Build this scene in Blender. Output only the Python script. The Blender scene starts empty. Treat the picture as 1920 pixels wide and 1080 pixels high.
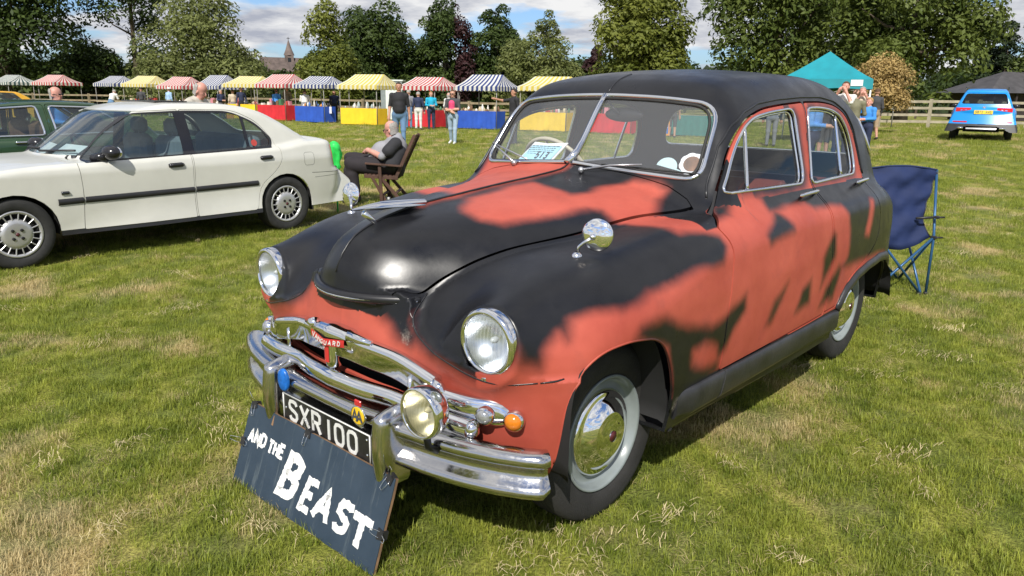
import bpy, bmesh, math, random
import numpy as np
from mathutils import Vector, Matrix
R_ = math.radians
rng = np.random.RandomState(7)
random.seed(7)
SC = bpy.context.scene
COL = SC.collection

# ------------------------------------------------------------------ camera, sky, sun
def make_camera():
    cd = bpy.data.cameras.new('camera'); cam = bpy.data.objects.new('camera', cd); COL.objects.link(cam)
    cd.sensor_width = 36.0; cd.lens = 1392.15/1920*36.0; cd.clip_start = 0.05; cd.clip_end = 1500
    yaw, pitch, roll = R_(222.364), R_(14.43), R_(0.908)
    fwd = Vector((math.cos(yaw)*math.cos(pitch), math.sin(yaw)*math.cos(pitch), -math.sin(pitch)))
    right = Vector((math.sin(yaw), -math.cos(yaw), 0)); up = right.cross(fwd)
    r2 = right*math.cos(roll)+up*math.sin(roll); u2 = -right*math.sin(roll)+up*math.cos(roll)
    m = Matrix((r2, u2, -fwd)).transposed().to_4x4(); m.translation = Vector((2.0167, 2.1014, 1.472))
    cam.matrix_world = m
    SC.camera = cam
make_camera()
SUN_DIR = Vector((0.589, 0.403, 0.70)).normalized()
SUN_EL = math.asin(SUN_DIR.z)
def make_light():
    w = bpy.data.worlds.new('World'); SC.world = w; w.use_nodes = True
    nt = w.node_tree; nt.nodes.clear(); N = nt.nodes.new; L = nt.links.new
    out = N('ShaderNodeOutputWorld')
    sky = N('ShaderNodeTexSky'); sky.sky_type = 'NISHITA'; sky.sun_disc = False
    sky.sun_elevation = SUN_EL; sky.sun_rotation = math.atan2(SUN_DIR.x, SUN_DIR.y)
    bg = N('ShaderNodeBackground'); bg.inputs[1].default_value = 0.10
    tint = N('ShaderNodeMixRGB'); tint.blend_type = 'MULTIPLY'; tint.inputs[0].default_value = 1; tint.inputs[2].default_value = (.72, .92, 1.25, 1); L(sky.outputs[0], tint.inputs[1]); L(tint.outputs[0], bg.inputs[0])
    # broken cloud deck, mapped on a plane high above the ground
    tc = N('ShaderNodeTexCoord'); sp = N('ShaderNodeSeparateXYZ'); L(tc.outputs['Generated'], sp.inputs[0])
    mx = N('ShaderNodeMath'); mx.operation = 'MAXIMUM'; mx.inputs[1].default_value = 0.0; L(sp.outputs[2], mx.inputs[0])
    ad = N('ShaderNodeMath'); ad.operation = 'ADD'; ad.inputs[1].default_value = 0.16; L(mx.outputs[0], ad.inputs[0])
    dx = N('ShaderNodeMath'); dx.operation = 'DIVIDE'; L(sp.outputs[0], dx.inputs[0]); L(ad.outputs[0], dx.inputs[1])
    dy = N('ShaderNodeMath'); dy.operation = 'DIVIDE'; L(sp.outputs[1], dy.inputs[0]); L(ad.outputs[0], dy.inputs[1])
    cb = N('ShaderNodeCombineXYZ'); L(dx.outputs[0], cb.inputs[0]); L(dy.outputs[0], cb.inputs[1])
    n1 = N('ShaderNodeTexNoise'); n1.inputs['Scale'].default_value = 1.15; n1.inputs['Detail'].default_value = 9; n1.inputs['Roughness'].default_value = 0.55
    L(cb.outputs[0], n1.inputs['Vector'])
    cov = N('ShaderNodeValToRGB'); cov.color_ramp.elements[0].position = 0.42; cov.color_ramp.elements[1].position = 0.50
    L(n1.outputs[0], cov.inputs[0])
    n2 = N('ShaderNodeTexNoise'); n2.inputs['Scale'].default_value = 2.1; n2.inputs['Detail'].default_value = 8; n2.inputs['Roughness'].default_value = 0.6
    mp = N('ShaderNodeMapping'); mp.inputs['Location'].default_value = (3.1, 1.7, 0.4); L(cb.outputs[0], mp.inputs[0]); L(mp.outputs[0], n2.inputs['Vector'])
    cc = N('ShaderNodeValToRGB'); cc.color_ramp.elements[0].position = 0.38; cc.color_ramp.elements[0].color = (0.48, 0.51, 0.60, 1)
    cc.color_ramp.elements[1].position = 0.60; cc.color_ramp.elements[1].color = (1.0, 1.0, 1.0, 1)
    L(n2.outputs[0], cc.inputs[0])
    bg2 = N('ShaderNodeBackground'); bg2.inputs[1].default_value = 0.80; L(cc.outputs[0], bg2.inputs[0])
    mix = N('ShaderNodeMixShader'); L(cov.outputs[0], mix.inputs[0]); L(bg.outputs[0], mix.inputs[1]); L(bg2.outputs[0], mix.inputs[2])
    L(mix.outputs[0], out.inputs[0])
    w.cycles.sampling_method = 'MANUAL'; w.cycles.sample_map_resolution = 512
    sl = bpy.data.lights.new('sun', 'SUN'); sl.energy = 4.9; sl.angle = R_(0.53); sl.color = (1.0, 0.955, 0.88)
    so = bpy.data.objects.new('sun', sl); COL.objects.link(so); so.location = (0, 0, 30)
    so.rotation_euler = SUN_DIR.to_track_quat('Z', 'Y').to_euler()
    SC.view_settings.view_transform = 'Standard'; SC.view_settings.look = 'None'
    SC.view_settings.exposure = 0.18; SC.view_settings.gamma = 1.0; SC.view_settings.use_curve_mapping = False
    SC.render.film_transparent = False
    SC.cycles.max_bounces = 7; SC.cycles.diffuse_bounces = 3; SC.cycles.glossy_bounces = 4; SC.cycles.transparent_max_bounces = 16
    SC.cycles.transmission_bounces = 6; SC.cycles.use_denoising = True; SC.cycles.caustics_reflective = False; SC.cycles.caustics_refractive = False
make_light()

# ------------------------------------------------------------------ materials
MATS = {}
def nmat(name):
    m = bpy.data.materials.new(name); m.use_nodes = True
    nt = m.node_tree; b = nt.nodes['Principled BSDF']
    MATS[name] = m
    return m, nt, b
def noise_node(nt, scale, detail=4, rough=0.55, coord='Object', vec=None):
    n = nt.nodes.new('ShaderNodeTexNoise'); n.inputs['Scale'].default_value = scale
    n.inputs['Detail'].default_value = detail; n.inputs['Roughness'].default_value = rough
    if vec is None:
        tc = nt.nodes.new('ShaderNodeTexCoord'); vec = tc.outputs[coord]
    nt.links.new(vec, n.inputs['Vector']); return n
def ramp(nt, src, p0, c0, p1, c1):
    r = nt.nodes.new('ShaderNodeValToRGB'); e = r.color_ramp.elements
    e[0].position = p0; e[0].color = (*c0, 1); e[1].position = p1; e[1].color = (*c1, 1)
    nt.links.new(src, r.inputs[0]); return r
def mat(name, col, rough=0.5, metal=0.0, var=0.15, scale=6.0, bump=0.0, bscale=60.0, coat=0.0, emit=None, spec=None, rvar=0.0, trans=0.0):
    m, nt, b = nmat(name)
    c = np.array(col, float)
    if var > 0:
        n = noise_node(nt, scale)
        r = ramp(nt, n.outputs[0], 0.3, tuple(c*(1-var)), 0.7, tuple(np.minimum(c*(1+var), 1)))
        nt.links.new(r.outputs[0], b.inputs['Base Color'])
    else: b.inputs['Base Color'].default_value = (*c, 1)
    b.inputs['Roughness'].default_value = rough; b.inputs['Metallic'].default_value = metal
    if rvar > 0:
        n3 = noise_node(nt, scale*2.3); mr = nt.nodes.new('ShaderNodeMapRange'); mr.inputs[3].default_value = rough-rvar; mr.inputs[4].default_value = rough+rvar
        mr.inputs[1].default_value = .3; mr.inputs[2].default_value = .7
        nt.links.new(n3.outputs[0], mr.inputs[0]); nt.links.new(mr.outputs[0], b.inputs['Roughness'])
    if coat: b.inputs['Coat Weight'].default_value = coat; b.inputs['Coat Roughness'].default_value = 0.05
    if spec is not None: b.inputs['Specular IOR Level'].default_value = spec
    if trans: b.inputs['Transmission Weight'].default_value = trans
    if bump > 0:
        n2 = noise_node(nt, bscale, 3); bp_ = nt.nodes.new('ShaderNodeBump'); bp_.inputs['Strength'].default_value = bump; bp_.inputs['Distance'].default_value = 0.01
        nt.links.new(n2.outputs[0], bp_.inputs['Height']); nt.links.new(bp_.outputs[0], b.inputs['Normal'])
    return m
def glass_mat(name, tint=(1, 1, 1), veil=0.0, veilcol=(.5, .55, .6), refl=1.0):
    """thin pane: clear, with the mirror reflection of a pane and an optional pale veil painted in for sky reflection and dust"""
    m, nt, b = nmat(name); nt.nodes.remove(b); N = nt.nodes.new; L = nt.links.new
    out = nt.nodes['Material Output']
    t = N('ShaderNodeBsdfTransparent'); t.inputs[0].default_value = (*tint, 1)
    g = N('ShaderNodeBsdfGlossy'); g.inputs['Roughness'].default_value = 0.01
    lw = N('ShaderNodeLayerWeight'); lw.inputs[0].default_value = 0.5
    pw = N('ShaderNodeMath'); pw.operation = 'POWER'; pw.inputs[1].default_value = 4.0; L(lw.outputs['Facing'], pw.inputs[0])
    mu = N('ShaderNodeMath'); mu.operation = 'MULTIPLY_ADD'; mu.inputs[1].default_value = .9*refl; mu.inputs[2].default_value = .07*refl; mu.use_clamp = True
    L(pw.outputs[0], mu.inputs[0])
    mx = N('ShaderNodeMixShader'); L(mu.outputs[0], mx.inputs[0]); L(t.outputs[0], mx.inputs[1]); L(g.outputs[0], mx.inputs[2])
    if veil > 0:
        d = N('ShaderNodeBsdfDiffuse'); d.inputs[0].default_value = (*veilcol, 1)
        m2 = N('ShaderNodeMixShader'); m2.inputs[0].default_value = veil
        L(mx.outputs[0], m2.inputs[1]); L(d.outputs[0], m2.inputs[2]); L(m2.outputs[0], out.inputs[0])
    else: L(mx.outputs[0], out.inputs[0])
    return m

# ------------------------------------------------------------------ objects
def tag(o, label=None, cat=None, group=None, kind=None):
    if label: o['label'] = label
    if cat: o['category'] = cat
    if group: o['group'] = group
    if kind: o['kind'] = kind
    return o
def empty(name, loc=(0, 0, 0), rz=0.0, label=None, cat=None, group=None):
    o = bpy.data.objects.new(name, None); COL.objects.link(o); o.location = loc; o.rotation_euler = (0, 0, rz)
    o.empty_display_size = 0.2
    return tag(o, label, cat, group)
def link_mesh(name, me, m, parent=None, smooth=True):
    o = bpy.data.objects.new(name, me); COL.objects.link(o)
    if m is not None:
        for mm in (m if isinstance(m, (list, tuple)) else [m]): me.materials.append(mm)
    if parent is not None: o.parent = parent
    return o
def copy_tree(o, parent=None, top=True):
    c = o.copy(); COL.objects.link(c)
    c.parent = parent
    for ch in list(o.children): copy_tree(ch, c, False)
    return c
class MB:
    """collects simple shapes into one mesh"""
    def __init__(s): s.v = []; s.f = []; s.mi = []; s.cur = 0; s.sm = []; s.smooth = True
    def add(s, vs, fs, M=None):
        b = len(s.v)
        for p in vs:
            p = Vector(p)
            if M is not None: p = M @ p
            s.v.append(tuple(p))
        for f in fs: s.f.append(tuple(i+b for i in f)); s.mi.append(s.cur); s.sm.append(s.smooth)
        return s
    def box(s, c, d, M=None, taper=None, bev=0.0):
        x, y, z = d[0]/2, d[1]/2, d[2]/2; cx, cy, cz = c
        if bev > 0:
            e = min(bev, x*.9, y*.9, z*.9); vs = []; idx = {}
            for a in (-1, 1):
                for b in (-1, 1):
                    for q in (-1, 1):
                        idx[(a, b, q)] = len(vs)
                        vs += [(cx+a*x, cy+b*(y-e), cz+q*(z-e)), (cx+a*(x-e), cy+b*y, cz+q*(z-e)), (cx+a*(x-e), cy+b*(y-e), cz+q*z)]
            fs = []
            I = idx
            for a in (-1, 1):
                q4 = [I[(a, -1, -1)], I[(a, 1, -1)], I[(a, 1, 1)], I[(a, -1, 1)]]; fs.append(q4 if a > 0 else q4[::-1])
                q4 = [I[(-1, a, -1)]+1, I[(-1, a, 1)]+1, I[(1, a, 1)]+1, I[(1, a, -1)]+1]; fs.append(q4 if a > 0 else q4[::-1])
                q4 = [I[(-1, -1, a)]+2, I[(1, -1, a)]+2, I[(1, 1, a)]+2, I[(-1, 1, a)]+2]; fs.append(q4 if a > 0 else q4[::-1])
            for a in (-1, 1):
                for b in (-1, 1):
                    k = a*b
                    q4 = [I[(a, b, -1)], I[(a, b, -1)]+1, I[(a, b, 1)]+1, I[(a, b, 1)]]; fs.append(q4 if k > 0 else q4[::-1])
                    q4 = [I[(a, -1, b)], I[(a, 1, b)], I[(a, 1, b)]+2, I[(a, -1, b)]+2]; fs.append(q4 if k > 0 else q4[::-1])
                    q4 = [I[(-1, a, b)]+1, I[(-1, a, b)]+2, I[(1, a, b)]+2, I[(1, a, b)]+1]; fs.append(q4 if k > 0 else q4[::-1])
                    for q in (-1, 1):
                        t = [I[(a, b, q)], I[(a, b, q)]+1, I[(a, b, q)]+2]; fs.append(t if a*b*q > 0 else t[::-1])
            sm = s.smooth; s.smooth = False; s.add(vs, fs, M); s.smooth = sm
            return s
        vs = []
        for q in (-1, 1):
            k = 1 if (taper is None or q < 0) else taper
            for a, b in ((-1, -1), (1, -1), (1, 1), (-1, 1)): vs.append((cx+a*x*k, cy+b*y*k, cz+q*z))
        sm = s.smooth; s.smooth = False
        s.add(vs, [(3, 2, 1, 0), (4, 5, 6, 7), (0, 1, 5, 4), (1, 2, 6, 5), (2, 3, 7, 6), (3, 0, 4, 7)], M); s.smooth = sm
        return s
    def tube(s, pts, r, n=8, cap=True, closed=False, flat=1.0, up=None):
        pts = [Vector(p) for p in pts]; m = len(pts)
        rs = r if isinstance(r, (list, tuple, np.ndarray)) else [r]*m
        vs = []; fs = []
        prev = None
        for i, p in enumerate(pts):
            if closed: t = (pts[(i+1) % m]-pts[i-1])
            else: t = pts[min(i+1, m-1)]-pts[max(i-1, 0)]
            if t.length < 1e-9: t = Vector((0, 0, 1))
            t.normalize()
            if up is not None: a = Vector(up)
            elif prev is None: a = Vector((0, 0, 1)) if abs(t.z) < 0.9 else Vector((1, 0, 0))
            else: a = prev
            a = a-t*a.dot(t)
            if a.length < 1e-6: a = t.orthogonal()
            a.normalize(); prev = a; b = t.cross(a)
            for k in range(n):
                an = 2*math.pi*k/n
                vs.append(tuple(p+a*math.cos(an)*rs[i]*flat+b*math.sin(an)*rs[i]))
        rings = m if closed else m-1
        for i in range(rings):
            j = (i+1) % m
            for k in range(n):
                l = (k+1) % n; fs.append((i*n+k, i*n+l, j*n+l, j*n+k))
        if cap and not closed: fs.append(tuple(range(n-1, -1, -1))); fs.append(tuple((m-1)*n+k for k in range(n)))
        return s.add(vs, fs)
    def lathe(s, prof, n=32, M=None, close=False):
        """prof: (r, h) pairs, revolved about local Z"""
        vs = []; fs = []; m = len(prof)
        for r, h in prof:
            for k in range(n):
                a = 2*math.pi*k/n; vs.append((r*math.cos(a), r*math.sin(a), h))
        for i in range(m-1):
            for k in range(n):
                l = (k+1) % n; fs.append((i*n+k, i*n+l, (i+1)*n+l, (i+1)*n+k))
        return s.add(vs, fs, M)
    def prism(s, poly, z0, z1, M=None, bev=0):
        n = len(poly); vs = [(x, y, z0) for x, y in poly]+[(x, y, z1) for x, y in poly]
        fs = [tuple(range(n-1, -1, -1)), tuple(range(n, 2*n))]+[(i, (i+1) % n, n+(i+1) % n, n+i) for i in range(n)]
        sm = s.smooth; s.smooth = False; s.add(vs, fs, M); s.smooth = sm
        return s
    def ball(s, c, r, M=None, n=12, m=8):
        r = r if isinstance(r, (tuple, list)) else (r, r, r); vs = [(c[0], c[1], c[2]+r[2])]; fs = []
        for i in range(1, m):
            t = math.pi*i/m
            for k in range(n):
                a = 2*math.pi*k/n; vs.append((c[0]+r[0]*math.sin(t)*math.cos(a), c[1]+r[1]*math.sin(t)*math.sin(a), c[2]+r[2]*math.cos(t)))
        vs.append((c[0], c[1], c[2]-r[2]))
        for k in range(n): fs.append((0, 1+k, 1+(k+1) % n))
        for i in range(m-2):
            for k in range(n):
                a = 1+i*n+k; b = 1+i*n+(k+1) % n; fs.append((a, a+n, b+n, b))
        e = len(vs)-1
        for k in range(n): fs.append((e, 1+(m-2)*n+(k+1) % n, 1+(m-2)*n+k))
        return s.add(vs, fs, M)
    def grid(s, P, M=None, close_u=False):
        """P: rows of points"""
        m = len(P); n = len(P[0]); vs = [p for row in P for p in row]; fs = []
        for i in range(m-1+(1 if close_u else 0)):
            for k in range(n-1):
                j = (i+1) % m
                fs.append((i*n+k, i*n+k+1, j*n+k+1, j*n+k))
        return s.add(vs, fs, M)
    def build(s, name, m, parent=None, auto=None):
        me = bpy.data.meshes.new(name); me.from_pydata(s.v, [], s.f)
        me.polygons.foreach_set('use_smooth', s.sm); me.polygons.foreach_set('material_index', s.mi)
        o = link_mesh(name, me, m, parent)
        if auto is not None:
            try: me.set_sharp_from_angle(angle=R_(auto))
            except Exception: pass
        return o
def rot(ax, deg): return Matrix.Rotation(R_(deg), 4, ax)
def frame(o, z, x=None):
    """matrix whose local Z looks along z, origin at o"""
    z = Vector(z).normalized(); a = Vector(x) if x is not None else (Vector((0, 0, 1)) if abs(z.z) < .9 else Vector((1, 0, 0)))
    a = (a-z*a.dot(z)).normalized(); b = z.cross(a)
    m = Matrix((a, b, z)).transposed().to_4x4(); m.translation = Vector(o); return m
def npmesh(name, V, F, m, parent=None, normals=None, attr=None):
    """mesh from numpy arrays; F (n,3) or (n,4)"""
    me = bpy.data.meshes.new(name); nv = len(V); nf = len(F); k = F.shape[1]
    me.vertices.add(nv); me.vertices.foreach_set('co', np.ascontiguousarray(V, dtype=np.float32).ravel())
    me.loops.add(nf*k); me.loops.foreach_set('vertex_index', np.ascontiguousarray(F, dtype=np.int32).ravel())
    me.polygons.add(nf); me.polygons.foreach_set('loop_start', np.arange(0, nf*k, k, dtype=np.int32))
    me.update(calc_edges=True); me.validate(verbose=False)
    me.polygons.foreach_set('use_smooth', np.ones(len(me.polygons), dtype=bool))
    if attr:
        for an, val in attr.items():
            a = me.attributes.new(an, 'FLOAT', 'POINT'); a.data.foreach_set('value', np.ascontiguousarray(val, dtype=np.float32))
    if normals is not None and len(me.vertices) == nv:
        me.normals_split_custom_set_from_vertices(np.ascontiguousarray(normals, dtype=np.float32).tolist())
    return link_mesh(name, me, m, parent)
# ------------------------------------------------------------------ implicit bodywork: a field f(x, y, z) < 0 inside, meshed, cut into panels
def ip(xs, ys):
    """smooth interpolation through points (monotone cubic), flat slope outside"""
    xs = np.asarray(xs, float); ys = np.asarray(ys, float)
    if xs[0] > xs[-1]: xs = xs[::-1]; ys = ys[::-1]
    h = np.diff(xs); d = np.diff(ys)/h; m = np.zeros_like(ys); m[1:-1] = np.where(d[:-1]*d[1:] > 0, 2*d[:-1]*d[1:]/(d[:-1]+d[1:]+1e-12), 0); m[0] = d[0]; m[-1] = d[-1]
    def f(x):
        x = np.asarray(x, float); i = np.clip(np.searchsorted(xs, x)-1, 0, len(h)-1); t = (x-xs[i])/h[i]; tc = np.clip(t, 0, 1)
        H = (1+2*tc)*(1-tc)**2*ys[i]+tc*(1-tc)**2*h[i]*m[i]+tc**2*(3-2*tc)*ys[i+1]+tc**2*(tc-1)*h[i]*m[i+1]
        return H+np.where(t < 0, t*h[i]*m[i], 0)+np.where(t > 1, (t-1)*h[i]*m[i+1], 0)
    return f
def smin(a, b, r):
    h = np.maximum(r-np.abs(a-b), 0)/r; return np.minimum(a, b)-h*h*r*0.25
def smax(a, b, r): return -smin(-a, -b, r)
def rmax(a, b, r):
    """round intersection: quarter-circle edge of radius r"""
    u = np.maximum(a+r, 0); v = np.maximum(b+r, 0)
    return np.minimum(np.maximum(a, b), -r)+np.sqrt(u*u+v*v)
def nets(f, lo, hi, h):
    ax = [np.arange(lo[i], hi[i]+h, h) for i in range(3)]
    n = [len(a) for a in ax]
    F = np.empty(n, dtype=np.float32)
    Y, Z = np.meshgrid(ax[1], ax[2], indexing='ij')
    for s in range(0, n[0], 16):
        xs = ax[0][s:s+16]; k = len(xs)
        X3 = np.broadcast_to(xs[:, None, None], (k,)+Y.shape).ravel(); Y3 = np.broadcast_to(Y, (k,)+Y.shape).ravel(); Z3 = np.broadcast_to(Z, (k,)+Y.shape).ravel()
        F[s:s+k] = f(X3, Y3, Z3).reshape((k,)+Y.shape)
    ins = F < 0
    c = ins[:-1, :-1, :-1].astype(np.int8)
    for a in (0, 1):
        for b in (0, 1):
            for d in (0, 1):
                if a+b+d: c = c+ins[a:n[0]-1+a, b:n[1]-1+b, d:n[2]-1+d]
    act = (c > 0) & (c < 8); ci = np.argwhere(act); idx = -np.ones(act.shape, dtype=np.int64); idx[act] = np.arange(len(ci))
    acc = np.zeros((len(ci), 3)); cnt = np.zeros(len(ci))
    corners = [(a, b, d) for a in (0, 1) for b in (0, 1) for d in (0, 1)]
    vals = {q: F[ci[:, 0]+q[0], ci[:, 1]+q[1], ci[:, 2]+q[2]].astype(float) for q in corners}
    for q in corners:
        for k in range(3):
            if q[k] == 0:
                q2 = list(q); q2[k] = 1; q2 = tuple(q2); a, b = vals[q], vals[q2]; m = (a < 0) != (b < 0)
                t = np.where(m, a/np.where(m, a-b, 1), 0); p = np.tile(np.array(q, float), (len(ci), 1)); p[:, k] = t
                acc += p*m[:, None]; cnt += m
    V = (ci+acc/cnt[:, None])*h+np.array([a[0] for a in ax])
    quads = []
    for k in range(3):
        sl0 = [slice(None)]*3; sl1 = [slice(None)]*3; sl0[k] = slice(0, -1); sl1[k] = slice(1, None)
        ch = ins[tuple(sl0)] != ins[tuple(sl1)]; e = np.argwhere(ch); u, v = [(1, 2), (2, 0), (0, 1)][k]
        ok = (e[:, u] > 0) & (e[:, v] > 0) & (e[:, u] < n[u]-1) & (e[:, v] < n[v]-1); e = e[ok]
        first = ins[e[:, 0], e[:, 1], e[:, 2]]
        def cell(du, dv):
            g = e.copy(); g[:, u] -= du; g[:, v] -= dv; return idx[g[:, 0], g[:, 1], g[:, 2]]
        q = np.stack([cell(1, 1), cell(0, 1), cell(0, 0), cell(1, 0)], 1); q[~first] = q[~first][:, ::-1]; quads.append(q)
    Q = np.concatenate(quads); Q = Q[(Q >= 0).all(1)]
    return V, Q
def grad(f, P, e=2e-3):
    x, y, z = P[:, 0], P[:, 1], P[:, 2]
    return np.stack([f(x+e, y, z)-f(x-e, y, z), f(x, y+e, z)-f(x, y-e, z), f(x, y, z+e)-f(x, y, z-e)], 1)/(2*e)
def project(f, V, it=3, lim=0.01, iso=0.0):
    V = V.copy()
    for _ in range(it):
        g = grad(f, V); v = f(V[:, 0], V[:, 1], V[:, 2])-iso
        st = -v[:, None]*g/np.maximum((g*g).sum(1), 1e-3)[:, None]; l = np.linalg.norm(st, axis=1)
        V += st*np.minimum(1, lim/np.maximum(l, 1e-9))[:, None]
    return V
def normals_of(f, V, e=2.5e-3):
    g = grad(f, V, e); return g/np.maximum(np.linalg.norm(g, axis=1), 1e-9)[:, None]
def mesh_field(f, lo, hi, h, iso=0.0):
    V, Q = nets((lambda x, y, z: f(x, y, z)-iso) if iso else f, lo, hi, h)
    V = project(f, V, 3, h*0.6, iso)
    T = np.concatenate([Q[:, [0, 1, 2]], Q[:, [0, 2, 3]]])
    return V, T
def compact(V, T):
    used = np.zeros(len(V), bool); used[T.ravel()] = True; m = np.cumsum(used)-1; return V[used], m[T]
def clip(V, T, g):
    """cut a triangle mesh along g(x,y,z)=0; returns (part with g<0, part with g>0)"""
    if len(T) == 0: return (V, T), (V, T)
    gv = g(V[:, 0], V[:, 1], V[:, 2]); gv = np.where(np.abs(gv) < 1e-7, 1e-7, gv); s = gv < 0
    ts = s[T]; k = ts.sum(1); neg = T[k == 3]; pos = T[k == 0]; mx = T[(k == 1) | (k == 2)]; km = k[(k == 1) | (k == 2)]
    if len(mx) == 0: return compact(V, neg), compact(V, pos)
    # rotate so that the lone vertex is first
    sm_ = s[mx]; lone = np.where(km[:, None] == 1, sm_, ~sm_); r = lone.argmax(1)
    m0 = mx[np.arange(len(mx)), r]; m1 = mx[np.arange(len(mx)), (r+1) % 3]; m2 = mx[np.arange(len(mx)), (r+2) % 3]
    E = np.concatenate([np.stack([m0, m1], 1), np.stack([m0, m2], 1)]); Es = np.sort(E, 1); U, inv = np.unique(Es, axis=0, return_inverse=True); inv = inv.ravel()
    A, B = V[U[:, 0]], V[U[:, 1]]; ga, gb = gv[U[:, 0]], gv[U[:, 1]]; t0 = np.zeros(len(U)); t1 = np.ones(len(U)); ga_, gb_ = ga.copy(), gb.copy()
    for _ in range(4):
        t = t0+(t1-t0)*ga_/(ga_-gb_); t = np.clip(t, 0.001, 0.999); P = A+(B-A)*t[:, None]; gp = g(P[:, 0], P[:, 1], P[:, 2]); same = (gp < 0) == (ga < 0)
        t0 = np.where(same, t, t0); ga_ = np.where(same, gp, ga_); t1 = np.where(same, t1, t); gb_ = np.where(same, gb_, gp)
        bad = np.abs(ga_-gb_) < 1e-12; gb_ = np.where(bad, ga_-1e-9*np.sign(ga_+1e-30), gb_)
    b = len(V); V2 = np.concatenate([V, P]); e01 = b+inv[:len(mx)]; e02 = b+inv[len(mx):]
    lonet = np.stack([m0, e01, e02], 1); q1 = np.stack([e01, m1, m2], 1); q2 = np.stack([e01, m2, e02], 1)
    l = km == 1
    neg = np.concatenate([neg, lonet[l], q1[~l], q2[~l]]); pos = np.concatenate([pos, lonet[~l], q1[l], q2[l]])
    return compact(V2, neg), compact(V2, pos)
def select(V, T, cond):
    c = V[T].mean(1); return compact(V, T[cond(c[:, 0], c[:, 1], c[:, 2])])
def with_rim(V, T, N, d=0.012):
    """turn free edges inwards, like a folded sheet edge"""
    E = np.concatenate([T[:, [0, 1]], T[:, [1, 2]], T[:, [2, 0]]]); S = np.sort(E, 1); U, inv, cn = np.unique(S, axis=0, return_inverse=True, return_counts=True)
    be = E[cn[inv.ravel()] == 1]
    if len(be) == 0: return V, T, N
    a, b = be[:, 0], be[:, 1]; A, B = V[a], V[b]; A2 = A-N[a]*d; B2 = B-N[b]*d
    fn = np.cross(B-A, N[a]); fn /= np.maximum(np.linalg.norm(fn, axis=1), 1e-9)[:, None]
    k = len(be); base = len(V); VV = np.concatenate([V, A, B, A2, B2]); NN = np.concatenate([N, fn, fn, fn, fn]); i = np.arange(k)+base
    T2 = np.concatenate([T, np.stack([i+k, i, i+2*k], 1), np.stack([i+k, i+2*k, i+3*k], 1)])
    return VV, T2, NN
def edge_loop(V, T):
    """the longest free edge loop of a mesh, in order"""
    E = np.concatenate([T[:, [0, 1]], T[:, [1, 2]], T[:, [2, 0]]]); S = np.sort(E, 1); U, inv, cn = np.unique(S, axis=0, return_inverse=True, return_counts=True)
    nx = {int(a): int(b) for a, b in E[cn[inv.ravel()] == 1]}; best = []; seen = set()
    for s in list(nx):
        if s in seen: continue
        l = [s]; seen.add(s); c = nx[s]
        while c in nx and c not in seen: l.append(c); seen.add(c); c = nx[c]
        if len(l) > len(best): best = l
    P = resample(V[best], .022, True)
    for _ in range(2): P = (np.roll(P, 1, 0)+2*P+np.roll(P, -1, 0))/4
    return P
def sd_poly(px, py):
    """signed distance to a closed polygon, negative inside (numpy)"""
    px = np.asarray(px, float); py = np.asarray(py, float); n = len(px)
    def f(x, y):
        d = np.full(x.shape, 1e9); s = np.ones(x.shape)
        for i in range(n):
            j = i-1; ex, ey = px[j]-px[i], py[j]-py[i]; wx, wy = x-px[i], y-py[i]
            t = np.clip((wx*ex+wy*ey)/(ex*ex+ey*ey+1e-12), 0, 1); bx, by = wx-ex*t, wy-ey*t; d = np.minimum(d, bx*bx+by*by)
            c1 = y >= py[i]; c2 = y < py[j]; c3 = ex*wy > ey*wx
            fl = (c1 & c2 & c3) | (~c1 & ~c2 & ~c3); s = np.where(fl, -s, s)
        return s*np.sqrt(d)
    return f
def round_poly(pts, r, n=5):
    """closed polygon with corners rounded; r scalar or per point"""
    out = []; m = len(pts)
    for i in range(m):
        rr = r[i] if isinstance(r, (list, tuple)) else r
        p = np.array(pts[i], float); a = np.array(pts[i-1], float)-p; b = np.array(pts[(i+1) % m], float)-p; la, lb = np.linalg.norm(a), np.linalg.norm(b)
        k = min(rr, la*.48, lb*.48)
        if k < 1e-4: out.append(tuple(p)); continue
        A = p+a/la*k; B = p+b/lb*k
        for j in range(n+1):
            t = j/n; out.append(tuple((1-t)**2*A+2*t*(1-t)*p+t*t*B))
    return out
def resample(pts, step, closed=True):
    P = np.array(pts, float)
    if closed: P = np.vstack([P, P[:1]])
    d = np.r_[0, np.cumsum(np.linalg.norm(np.diff(P, axis=0), axis=1))]; n = max(3, int(d[-1]/step)); t = np.linspace(0, d[-1], n+1)
    if closed: t = t[:-1]
    return np.stack([np.interp(t, d, P[:, k]) for k in range(P.shape[1])], 1)
def drape(f, P, axis, start, end, it=26):
    """slide points along an axis from start (outside) towards end until they meet the surface"""
    P = np.array(P, float); n = len(P); ts = np.linspace(start, end, 90); best = np.full(n, end)
    Q = P.copy(); prev = np.full(n, start); lo = np.full(n, start); hi = np.full(n, end); done = np.zeros(n, bool)
    for t in ts[1:]:
        Q[:, axis] = t; v = f(Q[:, 0], Q[:, 1], Q[:, 2]); hit = (v < 0) & ~done; lo[hit] = prev[hit]; hi[hit] = t; done |= hit; prev[:] = t
    for _ in range(it):
        m = (lo+hi)/2; Q[:, axis] = m; v = f(Q[:, 0], Q[:, 1], Q[:, 2]); i = v < 0; hi = np.where(i, m, hi); lo = np.where(i, lo, m)
    Q[:, axis] = (lo+hi)/2; return Q, done
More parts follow.
